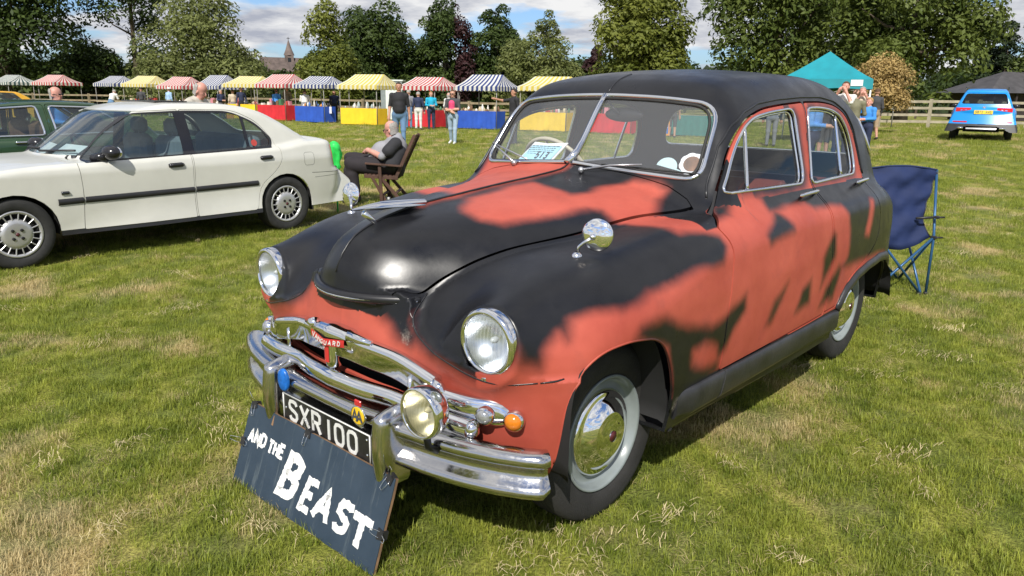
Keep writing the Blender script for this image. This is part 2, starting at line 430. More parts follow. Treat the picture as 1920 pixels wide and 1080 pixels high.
# ------------------------------------------------------------------ the black and red 1950s saloon: x forward, y to its left, front axle at x = 0
Xs_ = ip([0, .15, .30, .42, .52, .62, .70, .75, .80, .85, .90], [.60, .585, .552, .545, .530, .503, .467, .435, .388, .31, .14])
Lean_ = ip([.25, .38, .50, .60, .66, .72, .757, .825, .89, .93, .96, .985], [.10, .05, .025, .012, .0, .012, .03, .065, .11, .165, .25, .42])
LeanN_ = ip([.25, .38, .50, .60, .66, .82, .9], [.10, .05, .025, .01, .0, .025, .04])
W_ = ip([.6, .2, -.3, -1.2, -2.2, -2.6, -2.9, -3.2, -3.45, -3.6], [.875, .878, .878, .882, .868, .832, .77, .67, .55, .45])
Wz_ = ip([.2, .3, .4, .5, .62, .75, .85, .95, 1.05, 1.15], [-.07, -.045, -.022, -.006, .0, 0, -.008, -.022, -.045, -.07])
Tc_ = ip([.52, .45, .374, .27, .13, -.1, -.45, -1.3, -2.0, -2.5, -2.9, -3.2, -3.45], [.82, .865, .897, .93, .957, .982, 1.025, 1.065, 1.065, 1.045, .99, .90, .78])
Hc_ = ip([.62, .61, .598, .567, .521, .464, .417, .32, .209, .03, -.21, -.45, -.60, -.72, -.85], [.78, .845, .903, .954, 1.000, 1.027, 1.043, 1.066, 1.085, 1.103, 1.126, 1.146, 1.163, 1.195, 1.23])
Bw_ = ip([.60, .56, .47, .41, .30, .134, -.11, -.46, -.58, -.75], [.24, .255, .285, .312, .385, .462, .560, .690, .765, .81])
Zj_ = ip([.52, .456, .365, .224, -.03, -.39, -.56, -.8], [.80, .85, .89, .92, .94, .955, .97, 1.0])
Rf_ = ip([-.80, -.90, -1.0, -1.15, -1.4, -1.7, -2.0, -2.22, -2.37, -2.49, -2.575, -2.645, -2.72, -2.80], [1.43, 1.50, 1.552, 1.592, 1.617, 1.628, 1.626, 1.610, 1.580, 1.525, 1.44, 1.31, 1.17, 1.02])
Gs_ = ip([.9, 1.06, 1.13, 1.3, 1.42, 1.55], [.765, .745, .728, .682, .648, .60])
Gx_ = ip([-.5, -.8, -1.0, -1.4, -2.0, -2.4, -2.6, -2.8], [-.05, -.02, -.008, 0, -.003, -.015, -.035, -.09])
SD_NOSE = sd_poly([-.2, -.2, .24, .278, .292, .33, .42, .52, .62, .95, .95], [.1, .845, .845, .832, .785, .736, .694, .668, .650, .640, .1])
def f_pod(x, y, z):
    a = np.abs(y)
    side = (a-(W_(x)+Wz_(z)))*0.98
    kf = np.clip((x+.5)/.8, 0, 1)
    yc = .66+.06*(1-kf)
    top = (z-(Tc_(x)+.012*kf-(.08+.30*kf)*(.5*(a-yc)+.5*np.sqrt((a-yc)**2+.0016))-(.02+.03*kf)*np.maximum(yc-a, 0)))*.96
    fr = (x-(Xs_(a)-Lean_(z)))*0.75
    b = rmax(side, top, 0.13+.06*kf)
    pod = smax(b, fr, 0.15)
    nac = smax(np.sqrt((a-.622)**2+(z-.757)**2)-.104, np.maximum(x-.472, .10-x), .012)
    return smin(pod, nac, .11)
def f_nose(x, y, z):
    a = np.abs(y)
    fr = (x-(Xs_(a)-.004-LeanN_(z)-.03*np.clip((a-.2)/.3, 0, 1)*np.clip((z-.68)/.15, 0, 1)))*0.9
    return np.maximum(np.maximum(fr, SD_NOSE(a, z)), a-(W_(x)+Wz_(z))+.03)
def f_bon(x, y, z):
    a = np.abs(y); g = 1.75*a*a*np.clip(1.15-(.6-x)*.5, 0.1, 1)
    xe = x+g; B = Bw_(x); u = np.clip(a/B, 0, 1.2)
    sec = np.maximum(1-u**2.6, 0)**(1/2.4)
    zj = Zj_(x)-.08
    H = zj+(Hc_(xe)-zj)*sec-0.014*(1-np.exp(-a/.035))
    sl = np.where(u >= 1, (a-B)+.02, -1)
    top = (z-H)*0.62
    front = (xe-.612)*.9
    return np.maximum(np.maximum(np.maximum(top, sl), front), .80-z)
def f_green(x, y, z):
    a = np.abs(y)
    side = (a-(Gs_(z)+Gx_(x)))*.97
    roof = (z-(Rf_(x)-.13*a*a-.25*np.maximum(a-.35, 0)**2))*.92
    ws = (x-(-.70-.73*(z-1.203)-.225*y*y-.30*np.maximum(a-.5, 0)**2))*.80
    b = rmax(side, roof, .13)
    return rmax(b, ws, .055)
def f_body(x, y, z):
    x = np.asarray(x, float); y = np.asarray(y, float); z = np.asarray(z, float)
    pod = f_pod(x, y, z); nose = f_nose(x, y, z); bon = np.maximum(f_bon(x, y, z), -.86-x)
    low = smin(pod, nose, .03)
    back = rmax(np.maximum(-3.53-x+.25*np.abs(y)**3, -9)*.9, z-Tc_(x)-.02, .18)
    low = smax(low, (-3.50-x+.30*np.abs(y)**2.5)*.9, .12)
    b = smin(low, bon, .016)
    b = smin(b, f_green(x, y, z), .06)
    return np.maximum(b, .29-z+.03*np.clip((x-.3)*4, 0, 1)*0)
ARCH_F = round_poly([(.357, .20), (.357, .42), (.355, .55), (.329, .645), (.24, .713), (.106, .728), (-.038, .704), (-.112, .657), (-.165, .56), (-.205, .44), (-.225, .20)], .06, 4)
ARCH_R = round_poly([(-1.78, .20), (-1.80, .46), (-1.883, .531), (-2.026, .580), (-2.20, .605), (-2.42, .61), (-2.64, .57), (-2.80, .46), (-2.85, .20)], .08, 4)
WIN_F = round_poly([(-.772, 1.108), (-.82, 1.165), (-.879, 1.247), (-.941, 1.316), (-1.023, 1.370), (-1.121, 1.404), (-1.283, 1.425), (-1.532, 1.441), (-1.527, 1.25), (-1.526, 1.098)], [.03, .05, .05, .05, .05, .05, .1, .05, .1, .06], 4)
WIN_R = round_poly([(-1.614, 1.090), (-1.655, 1.27), (-1.703, 1.441), (-1.863, 1.445), (-2.035, 1.432), (-2.145, 1.398), (-2.215, 1.328), (-2.243, 1.239), (-2.245, 1.100)], [.03, .1, .04, .1, .1, .06, .06, .08, .06], 4)
DOOR_F = round_poly([(-.53, .447), (-.54, .66), (-.565, .823), (-.590, .94), (-.565, 1.005), (-.62, 1.025), (-.71, 1.060), (-.800, 1.178), (-.866, 1.272), (-.943, 1.348), (-1.047, 1.404), (-1.198, 1.442), (-1.402, 1.460), (-1.672, 1.474), (-1.635, 1.27), (-1.592, 1.10), (-1.600, .9), (-1.615, .70), (-1.60, .46)], [.02, .2, .1, .06, .03, .02, .05, .05, .05, .05, .06, .1, .1, .02, .1, .1, .1, .1, .01], 4)
DOOR_R = round_poly([(-1.612, .465), (-1.628, .70), (-1.613, .9), (-1.605, 1.10), (-1.648, 1.27), (-1.686, 1.474), (-1.941, 1.476), (-2.107, 1.458), (-2.218, 1.414), (-2.300, 1.327), (-2.332, 1.20), (-2.345, 1.08), (-2.39, .86), (-2.33, .73), (-2.14, .650), (-1.93, .60), (-1.80, .50), (-1.775, .468)], [.01, .1, .1, .1, .1, .02, .1, .08, .06, .08, .1, .1, .1, .1, .1, .1, .05, .01], 4)
# the screen openings, in (y, z) and the flat pattern of the glass
WS = round_poly([(-.61, 1.150), (0, 1.190), (.61, 1.150), (.565, 1.452), (.3, 1.478), (0, 1.488), (-.3, 1.478), (-.565, 1.452)], [.07, .04, .07, .10, .1, .2, .1, .10], 7)
RS = round_poly([(-.77, 1.165), (.77, 1.165), (.72, 1.425), (-.72, 1.425)], .12, 6)
def rs_u(x, y): return np.sign(y)*(np.abs(y)+np.clip(x+2.64, 0, .6))
LP = lambda pts: (lambda s: s)(sd_poly([p[0] for p in pts], [p[1] for p in pts]))
sdAF, sdAR, sdWF, sdWR, sdDF, sdDR, sdWS, sdRS = [LP(q) for q in (ARCH_F, ARCH_R, WIN_F, WIN_R, DOOR_F, DOOR_R, WS, RS)]
# paint: where the black was sprayed over the red. side maps are in (x, s) with s = z - 0.8(|y| - 0.7), running over the shoulder of the wing
PA = [(.421, .623), (.40, .682), (.355, .726), (.332, .682), (.298, .752), (.215, .746), (.115, .702), (.046, .705), (-.035, .74), (-.186, .742), (-.342, .759), (-.504, .753), (-.557, .824), (-.545, .884), (-.463, .928), (-.36, .965), (-.30, 1.30), (.6, 1.4), (.7, .9), (.521, .791), (.484, .685)]
PB = [(.092, .583), (.052, .626), (-.094, .626), (-.248, .558), (-.428, .518), (-.535, .545), (-.694, .588), (-.699, .529), (-.608, .456), (-.565, .407), (-.505, .376), (-.526, .323), (-.255, .25), (-.194, .25), (-.113, .506)]
PBR = [(-.314, .407), (-.303, .45), (-.379, .462), (-.48, .427), (-.506, .369), (-.405, .364)]
PCb = [(-1.048, .938), (-1.074, .914), (-1.161, .832), (-1.159, .798), (-.992, .786), (-.91, .769), (-.887, .816), (-.978, .869)]
PD = [(-.95, 1.10), (-1.03, 1.02), (-1.014, .935), (-1.166, .947), (-1.383, .944), (-1.451, .887), (-1.66, .889), (-1.763, .864), (-1.835, .805), (-1.849, .692), (-1.837, .586), (-1.766, .528), (-1.692, .387), (-1.513, .379), (-1.566, .46), (-1.713, .544), (-1.882, .519), (-2.049, .53), (-2.6, .52), (-2.9, .30), (-3.9, .2), (-3.9, 1.5), (-1.0, 1.5)]
PST = [(-2.212, .868), (-2.275, .862), (-2.155, .656), (-2.089, .664)]
PS1 = [(-1.617, .734), (-1.657, .716), (-1.648, .596), (-1.492, .473), (-1.493, .618)]
PS2 = [(-1.365, .544), (-1.37, .426), (-1.211, .41), (-1.264, .503)]
PS3 = [(-1.095, .568), (-1.051, .497), (-.952, .41), (-.90, .416), (-.974, .512)]
PE = [(-.70, 1.071), (-.797, 1.053), (-.735, .976), (-.623, .977)]
PN = [(.137, .137), (.015, .06), (-.247, .037), (-.344, .06), (-.328, .161), (-.313, .281), (-.391, .31), (-.512, .295), (-.649, .349), (-.67, .459), (-.664, .508), (-.587, .519), (-.504, .557), (-.344, .645), (-.299, .577), (-.307, .499), (-.32, .437), (-.274, .40), (-.141, .369), (.0, .336), (.099, .301), (.151, .243), (.156, .165)]
PF = [(.225, 0.004), (-.70, .004), (-.76, -.05), (-.78, -.60), (-.50, -.60), (-.15, -.48), (.05, -.36), (.18, -.22)]
PFP = [(.02, -.03), (.22, -.03), (.20, -.20), (.02, -.30), (-.12, -.34), (-.06, -.16)]
PPOD = [(.297, .832), (.294, .785), (.33, .731), (.419, .691), (.522, .667), (.62, .646), (.95, .62), (.95, 1.3), (.15, 1.3), (.25, .90)]
PSM = [(.16, .80), (.24, .84), (.35, .87), (.31, .765), (.368, .71), (.326, .675), (.266, .689), (.222, .734), (.177, .762)]
def paint(V):
    """signed distance (m): negative where black"""
    x, y, z = V[:, 0], V[:, 1], V[:, 2]; a = np.abs(y); s = z-.8*(a-.7); P = lambda q: LP(q)(x, s)
    side = np.minimum.reduce([P(PA), np.maximum(P(PB), -P(PBR)), P(PCb), np.maximum(P(PD), -P(PST)), P(PS1), P(PS2), P(PS3), P(PE)])
    inF, inR = sdDF(x, z), sdDR(x, z); win = np.minimum(sdWF(x, z), sdWR(x, z)); ind = np.minimum(inF, inR)
    up = (z > 1.07) & (a > .42)
    wf = sdWF(x, z); fr = np.where(inF < 0, np.where((x < -1.44) | (z < 1.135), wf-.036, .03), np.where(inR < 0, sdWR(x, z)-.020, -.05)); fr = np.where((ind < 0) & (x < -1.50) & (x > -1.72) & (np.minimum(np.abs(inF), np.abs(inR)) < .024) & (z > 1.12), .02, fr); fr = np.where((x > -.99) & (z < 1.2) & (ind < 0), np.minimum(P(PE), win-.012), fr)
    v = np.where(up, np.where((z < 1.13) & (x > -1.03), np.minimum(fr, P(PE)), fr), side)
    v = np.where((~up) & (z > 1.0) & (ind > 0) & (x < -.5) & (a < .80), -.05, v)
    bon = f_bon(x, y, z) < f_pod(x, y, z)
    bm = np.where(y > 0, np.minimum(-LP(PN)(x, y), LP(PF)(x, y)*-1), np.minimum(-LP(PF)(x, y), LP(PFP)(x, y)))
    bm = np.maximum(-LP(PN)(x, y), np.minimum(-LP(PF)(x, y), LP(PFP)(x, y)))
    v = np.where((bon & (x > -.85) & (z > .80) & (a < .75)) | ((x > -.86) & (x < -.5) & (z > 1.0) & (a < .62)), bm, v)
    top = (z > 1.2) & ((a < .42) | (x > -.78) | (x < -2.5)); v = np.where(top, -.05, v)
    nose = (x > .30) & ~bon & (z < .93)
    nv = np.minimum(LP(PPOD)(a, z)-.026, np.where(y > 0, LP(PSM)(a, z), .1))
    nv = np.where(a > .60, np.where(z > .655, np.where(x > .40, np.maximum(P(PA), -.1), P(PA)), .05), nv)
    nv = np.where((a > .60) & (z < .655), np.maximum(z*0+.03, 0), nv)
    v = np.where(nose & (z > .25), nv, v)
    v = np.where((z < .455) & (x < -.2) & (x > -1.9), -.05, v)
    v = np.where((x < -2.9) | ((x < -2.4) & (z < .62)) | (z < .325), -.05, v)
    v = np.where((a > .20) & (a < .42) & (z > .80) & (x > .36), -.05, v)
    v = np.where(~bon & (z > .86) & (x > -.25) & (a < .60), -.05, v)
    return v
def paint_material():
    m, nt, b = nmat('two_tone_paint'); N = nt.nodes.new; L = nt.links.new
    at = N('ShaderNodeAttribute'); at.attribute_name = 'spray'
    n1 = noise_node(nt, 8, 2, .45); n2 = noise_node(nt, 60, 3, .5)
    a1 = N('ShaderNodeMath'); a1.operation = 'MULTIPLY_ADD'; a1.inputs[1].default_value = .040; a1.inputs[2].default_value = -.020; L(n1.outputs[0], a1.inputs[0])
    a2 = N('ShaderNodeMath'); a2.operation = 'MULTIPLY_ADD'; a2.inputs[1].default_value = .008; a2.inputs[2].default_value = -.004; L(n2.outputs[0], a2.inputs[0])
    s1 = N('ShaderNodeMath'); L(at.outputs['Fac'], s1.inputs[0]); L(a1.outputs[0], s1.inputs[1])
    s2 = N('ShaderNodeMath'); L(s1.outputs[0], s2.inputs[0]); L(a2.outputs[0], s2.inputs[1])
    mr = N('ShaderNodeMapRange'); mr.interpolation_type = 'SMOOTHSTEP'; mr.inputs[1].default_value = -.038; mr.inputs[2].default_value = .034; L(s2.outputs[0], mr.inputs[0])
    nr = noise_node(nt, 3.2, 5, .6); rr = ramp(nt, nr.outputs[0], .3, (.34, .056, .036), .72, (.48, .098, .064))
    # thin overspray film over the red, and rub marks
    nf = noise_node(nt, 7, 6, .65); rf = ramp(nt, nf.outputs[0], .56, (0, 0, 0), .80, (.30, .30, .30))
    mo = N('ShaderNodeMixRGB'); L(rf.outputs[0], mo.inputs[0]); L(rr.outputs[0], mo.inputs[1]); mo.inputs[2].default_value = (.10, .05, .045, 1)
    nb = noise_node(nt, 5, 6, .7); rb = ramp(nt, nb.outputs[0], .35, (.0050, .0053, .0068), .78, (.0125, .0125, .0150))
    mx = N('ShaderNodeMixRGB'); L(mr.outputs[0], mx.inputs[0]); L(rb.outputs[0], mx.inputs[1]); L(mo.outputs[0], mx.inputs[2])
    # dust specks
    ns = noise_node(nt, 420, 2, .5); rs = ramp(nt, ns.outputs[0], .76, (0, 0, 0), .80, (1, 1, 1))
    sf = N('ShaderNodeMath'); sf.operation = 'MULTIPLY'; sf.inputs[1].default_value = .10; L(rs.outputs[0], sf.inputs[0])
    md = N('ShaderNodeMixRGB'); L(sf.outputs[0], md.inputs[0]); L(mx.outputs[0], md.inputs[1]); md.inputs[2].default_value = (.45, .42, .38, 1)
    # rubbed through to grey undercoat and bare steel in places
    ar = N('ShaderNodeAttribute'); ar.attribute_name = 'rub'; nr2 = noise_node(nt, 34, 6, .75); q1 = N('ShaderNodeMath'); q1.operation = 'ADD'; L(ar.outputs['Fac'], q1.inputs[0]); L(nr2.outputs[0], q1.inputs[1])
    q2 = N('ShaderNodeMapRange'); q2.inputs[1].default_value = .86; q2.inputs[2].default_value = 1.16; q2.inputs[4].default_value = .8; L(q1.outputs[0], q2.inputs[0]); nr3 = noise_node(nt, 120, 4, .7); rc = ramp(nt, nr3.outputs[0], .38, (.10, .08, .07), .62, (.42, .38, .33))
    mq = N('ShaderNodeMixRGB'); L(q2.outputs[0], mq.inputs[0]); L(md.outputs[0], mq.inputs[1]); L(rc.outputs[0], mq.inputs[2])
    L(mq.outputs[0], b.inputs['Base Color'])
    rl = N('ShaderNodeMapRange'); rl.inputs[1].default_value = .3; rl.inputs[2].default_value = .75; rl.inputs[3].default_value = .25; rl.inputs[4].default_value = .44; L(nf.outputs[0], rl.inputs[0])
    rd = N('ShaderNodeMath'); rd.operation = 'MULTIPLY_ADD'; rd.inputs[1].default_value = .20; L(mr.outputs[0], rd.inputs[0]); L(rl.outputs[0], rd.inputs[2])
    L(rd.outputs[0], b.inputs['Roughness'])
    b.inputs['Specular IOR Level'].default_value = .42
    bm_ = N('ShaderNodeBump'); bm_.inputs['Strength'].default_value = .06; bm_.inputs['Distance'].default_value = .01
    nbm = noise_node(nt, 9, 5, .6); L(nbm.outputs[0], bm_.inputs['Height']); L(bm_.outputs[0], b.inputs['Normal'])
    return m
def chrome(name, rough=.07, pit=.25, tint=(.78, .78, .79)):
    m, nt, b = nmat(name); N = nt.nodes.new; L = nt.links.new
    b.inputs['Metallic'].default_value = 1; 
    n = noise_node(nt, 90, 6, .7); r = ramp(nt, n.outputs[0], .60, tint, .74, tuple(np.array(tint)*(1-pit)))
    L(r.outputs[0], b.inputs['Base Color'])
    mr = N('ShaderNodeMapRange'); mr.inputs[1].default_value = .45; mr.inputs[2].default_value = .75; mr.inputs[3].default_value = rough; mr.inputs[4].default_value = rough+.28*pit; L(n.outputs[0], mr.inputs[0]); L(mr.outputs[0], b.inputs['Roughness'])
    n2 = noise_node(nt, 11, 3); bp_ = N('ShaderNodeBump'); bp_.inputs['Strength'].default_value = .10; bp_.inputs['Distance'].default_value = .008; L(n2.outputs[0], bp_.inputs['Height']); L(bp_.outputs[0], b.inputs['Normal'])
    return m
paint_material()
chrome('chrome', .05, .3); chrome('old_chrome', .13, .65, (.56, .55, .54)); chrome('mirror_chrome', .02, 0.0, (.9, .9, .9))
mat('rubber', (.022, .022, .021), .75, var=.3, scale=20, bump=.25, bscale=140)
mat('tyre_dusty', (.020, .019, .018), .85, var=.35, scale=9, bump=.3, bscale=120)
mat('under_black', (.010, .010, .010), .85)
mat('liner', (.032, .032, .036), .95, var=.2)
mat('rim_paint', (.22, .25, .25), .20, var=.12, scale=8, spec=.6)
mat('seat_red', (.16, .035, .022), .55, var=.2, bump=.2, bscale=40)
mat('cream', (.5, .45, .34), .4)
mat('black_satin', (.014, .014, .016), .35, var=.3, scale=8)
mat('sill_black', (.022, .022, .024), .38, var=.4, scale=12, bump=.1)
mat('wiper_metal', (.5, .5, .52), .3, metal=.8)
mat('amber', (.85, .25, .02), .15, var=.15, scale=60, trans=.3)
mat('lamp_white', (.62, .64, .66), .12, var=.1, scale=40, spec=.8)
mat('clear_lens', (.34, .35, .36), .08, metal=.5, var=.25, scale=90)
mat('badge_red', (.48, .03, .03), .3, var=.1)
mat('plum', (.07, .012, .015), .4)
mat('badge_blue', (.01, .12, .45), .3, var=.3, scale=60)
mat('badge_yellow', (.75, .48, .02), .35, var=.1)
mat('white_paint', (.78, .78, .76), .5, var=.06)
mat('plate_white', (.62, .62, .60), .4, var=.15, scale=30)
mat('plate_black', (.016, .016, .016), .45, var=.4, scale=40, bump=.2)
mat('paper_blue', (.42, .72, .86), .55, var=.05)
mat('paper_white', (.80, .80, .82), .5, var=.04)
mat('ink', (.05, .06, .08), .6)
glass_mat('screen_glass', (.93, .95, .96), veil=.10, veilcol=(.62, .64, .68), refl=.55)
glass_mat('side_glass', (.84, .88, .87), veil=.01, refl=.5)
glass_mat('dark_glass', (.55, .62, .60), veil=.02, veilcol=(.3, .35, .38), refl=1.3)
def fluted_glass(name, tint):
    m, nt, b = nmat(name); N = nt.nodes.new; L = nt.links.new
    out = nt.nodes['Material Output']
    tc = N('ShaderNodeTexCoord'); w = N('ShaderNodeTexWave'); w.wave_type = 'BANDS'; w.bands_direction = 'Y'; w.inputs['Scale'].default_value = 24; w.inputs['Distortion'].default_value = .8; w.inputs['Detail'].default_value = 1
    L(tc.outputs['Object'], w.inputs['Vector'])
    bp_ = N('ShaderNodeBump'); bp_.inputs['Strength'].default_value = .6; bp_.inputs['Distance'].default_value = .003; L(w.outputs[0], bp_.inputs['Height'])
    L(bp_.outputs[0], b.inputs['Normal']); b.inputs['Base Color'].default_value = (*tint, 1); b.inputs['Roughness'].default_value = .06
    b.inputs['Metallic'].default_value = 0.0; b.inputs['Coat Weight'].default_value = .5
    t = N('ShaderNodeBsdfTransparent'); t.inputs[0].default_value = (*tint, 1)
    mx = N('ShaderNodeMixShader')
    mr = N('ShaderNodeMapRange'); mr.inputs[3].default_value = .06; mr.inputs[4].default_value = .15; L(w.outputs[0], mr.inputs[0]); L(mr.outputs[0], mx.inputs[0])
    L(t.outputs[0], mx.inputs[1]); L(b.outputs[0], mx.inputs[2]); L(mx.outputs[0], out.inputs[0]); return m
fluted_glass('fluted_clear', (.82, .85, .86)); fluted_glass('fluted_yellow', (.80, .76, .58))
mat('reflector', (.88, .89, .92), .30, metal=1, var=.05)

# 2-D strokes for lettering
STROKES = {
 'S': [[(.95, .82), (.82, .97), (.5, 1), (.18, .97), (.05, .8), (.08, .62), (.3, .54), (.7, .46), (.93, .36), (.95, .18), (.8, .03), (.5, 0), (.18, .03), (.05, .18)]],
 'X': [[(.02, 0), (.98, 1)], [(.02, 1), (.98, 0)]],
 'R': [[(.06, 0), (.06, 1), (.65, 1), (.9, .9), (.93, .75), (.9, .6), (.65, .5), (.06, .5)], [(.5, .5), (.95, 0)]],
 '1': [[(.5, 0), (.5, 1)]], '0': [[(.5, 1), (.2, .96), (.06, .8), (.04, .5), (.06, .2), (.2, .04), (.5, 0), (.8, .04), (.94, .2), (.96, .5), (.94, .8), (.8, .96), (.5, 1)]],
 '2': [[(.05, .8), (.2, .97), (.5, 1), (.85, .95), (.95, .75), (.85, .55), (.05, 0), (.97, 0)]],
 '3': [[(.05, .9), (.3, 1), (.7, 1), (.93, .85), (.9, .62), (.5, .53), (.9, .45), (.95, .2), (.75, .02), (.4, 0), (.05, .12)]],
 '5': [[(.9, 1), (.15, 1), (.1, .56), (.5, .62), (.9, .5), (.95, .25), (.75, .03), (.4, 0), (.05, .1)]],
 '7': [[(.03, 1), (.97, 1), (.35, 0)]], '4': [[(.75, 0), (.75, 1), (.03, .3), (.98, .3)]], '6': [[(.9, .9), (.5, 1), (.15, .85), (.05, .4), (.2, .05), (.5, 0), (.85, .05), (.95, .3), (.8, .52), (.4, .55), (.08, .38)]],
 'A': [[(.02, 0), (.5, 1), (.98, 0)], [(.22, .35), (.78, .35)]], 'E': [[(.95, 1), (.06, 1), (.06, 0), (.95, 0)], [(.06, .52), (.8, .52)]],
 'N': [[(.06, 0), (.06, 1), (.94, 0), (.94, 1)]], 'D': [[(.06, 0), (.06, 1), (.5, 1), (.85, .85), (.95, .5), (.85, .15), (.5, 0), (.06, 0)]],
 'T': [[(.0, 1), (1, 1)], [(.5, 1), (.5, 0)]], 'H': [[(.06, 0), (.06, 1)], [(.94, 0), (.94, 1)], [(.06, .52), (.94, .52)]],
 'B': [[(.06, .5), (.06, 1), (.6, 1), (.88, .88), (.88, .65), (.6, .53), (.06, .53)], [(.6, .52), (.95, .4), (.95, .12), (.65, 0), (.06, 0), (.06, .5)]],
 'K': [[(.06, 0), (.06, 1)], [(.95, 1), (.1, .45)], [(.35, .6), (.98, 0)]], 'O': [[(.5, 1), (.1, .85), (.03, .5), (.1, .15), (.5, 0), (.9, .15), (.97, .5), (.9, .85), (.5, 1)]],
 'V': [[(0, 1), (.5, 0), (1, 1)]], 'G': [[(.95, .85), (.5, 1), (.1, .85), (.03, .5), (.1, .15), (.5, 0), (.93, .12), (.93, .45), (.55, .45)]],
 'W': [[(0, 1), (.25, 0), (.5, .8), (.75, 0), (1, 1)]], 'I': [[(.5, 0), (.5, 1)]], 'L': [[(.06, 1), (.06, 0), (.95, 0)]], 'C': [[(.95, .85), (.5, 1), (.1, .85), (.03, .5), (.1, .15), (.5, 0), (.95, .15)]], 'P': [[(.06, 0), (.06, 1), (.65, 1), (.93, .85), (.93, .62), (.65, .48), (.06, .48)]], 'F': [[(.06, 0), (.06, 1), (.95, 1)], [(.06, .52), (.75, .52)]], 'U': [[(.05, 1), (.05, .2), (.3, 0), (.7, 0), (.95, .2), (.95, 1)]], 'Y': [[(0, 1), (.5, .5), (1, 1)], [(.5, .5), (.5, 0)]], 'M': [[(.03, 0), (.03, 1), (.5, .3), (.97, 1), (.97, 0)]],
}
def letter(mb, ch, x, y, w, h, t, M, jag=0.0, thick=.002, shear=0.0, z0=0.0):
    """draw a character as flat strokes of width t with its lower left corner at x, y"""
    for si, st in enumerate(STROKES[ch]):
        pts = [Vector((x+p[0]*w+shear*p[1]*h, y+p[1]*h, 0)) for p in st]; n = len(pts)
        if jag:   # subdivide for ragged brush edges
            q = []
            for i in range(n-1):
                k = max(1, int((pts[i+1]-pts[i]).length/(t*.25)))
                for j in range(k): q.append(pts[i].lerp(pts[i+1], j/k))
            q.append(pts[-1]); pts = q; n = len(pts)
        closed = (pts[0]-pts[-1]).length < 1e-5
        L_, R2 = [], []
        for i in range(n):
            a = pts[i-1] if i > 0 else (pts[-2] if closed else pts[0]); b = pts[i+1] if i < n-1 else (pts[1] if closed else pts[-1])
            d1 = (pts[i]-a); d2 = (b-pts[i])
            d1 = d1.normalized() if d1.length > 1e-9 else d2.normalized(); d2 = d2.normalized() if d2.length > 1e-9 else d1
            d = (d1+d2); d = d.normalized() if d.length > 1e-6 else d1
            nn = Vector((-d.y, d.x, 0)); k = 1/max(.5, math.sqrt(max(.0, (1+d1.dot(d2))/2)))
            jl = 1+jag*(random.random()-.5); jr = 1+jag*(random.random()-.5)
            L_.append(pts[i]+nn*t/2*k*jl); R2.append(pts[i]-nn*t/2*k*jr)
        zz = z0+thick+si*.00035
        vs = [(p.x, p.y, zz) for p in L_]+[(p.x, p.y, zz) for p in R2]+[(p.x, p.y, z0) for p in L_]+[(p.x, p.y, z0) for p in R2]
        fs = []
        for i in range(n-1):
            fs += [(i, n+i, n+i+1, i+1), (i, i+1, 2*n+i+1, 2*n+i), (n+i+1, n+i, 3*n+i, 3*n+i+1)]
        if not closed: fs += [(0, 2*n, 3*n, n), (n-1, 2*n-1, 4*n-1, 3*n-1)]
        sm = mb.smooth; mb.smooth = False; mb.add(vs, fs, M); mb.smooth = sm

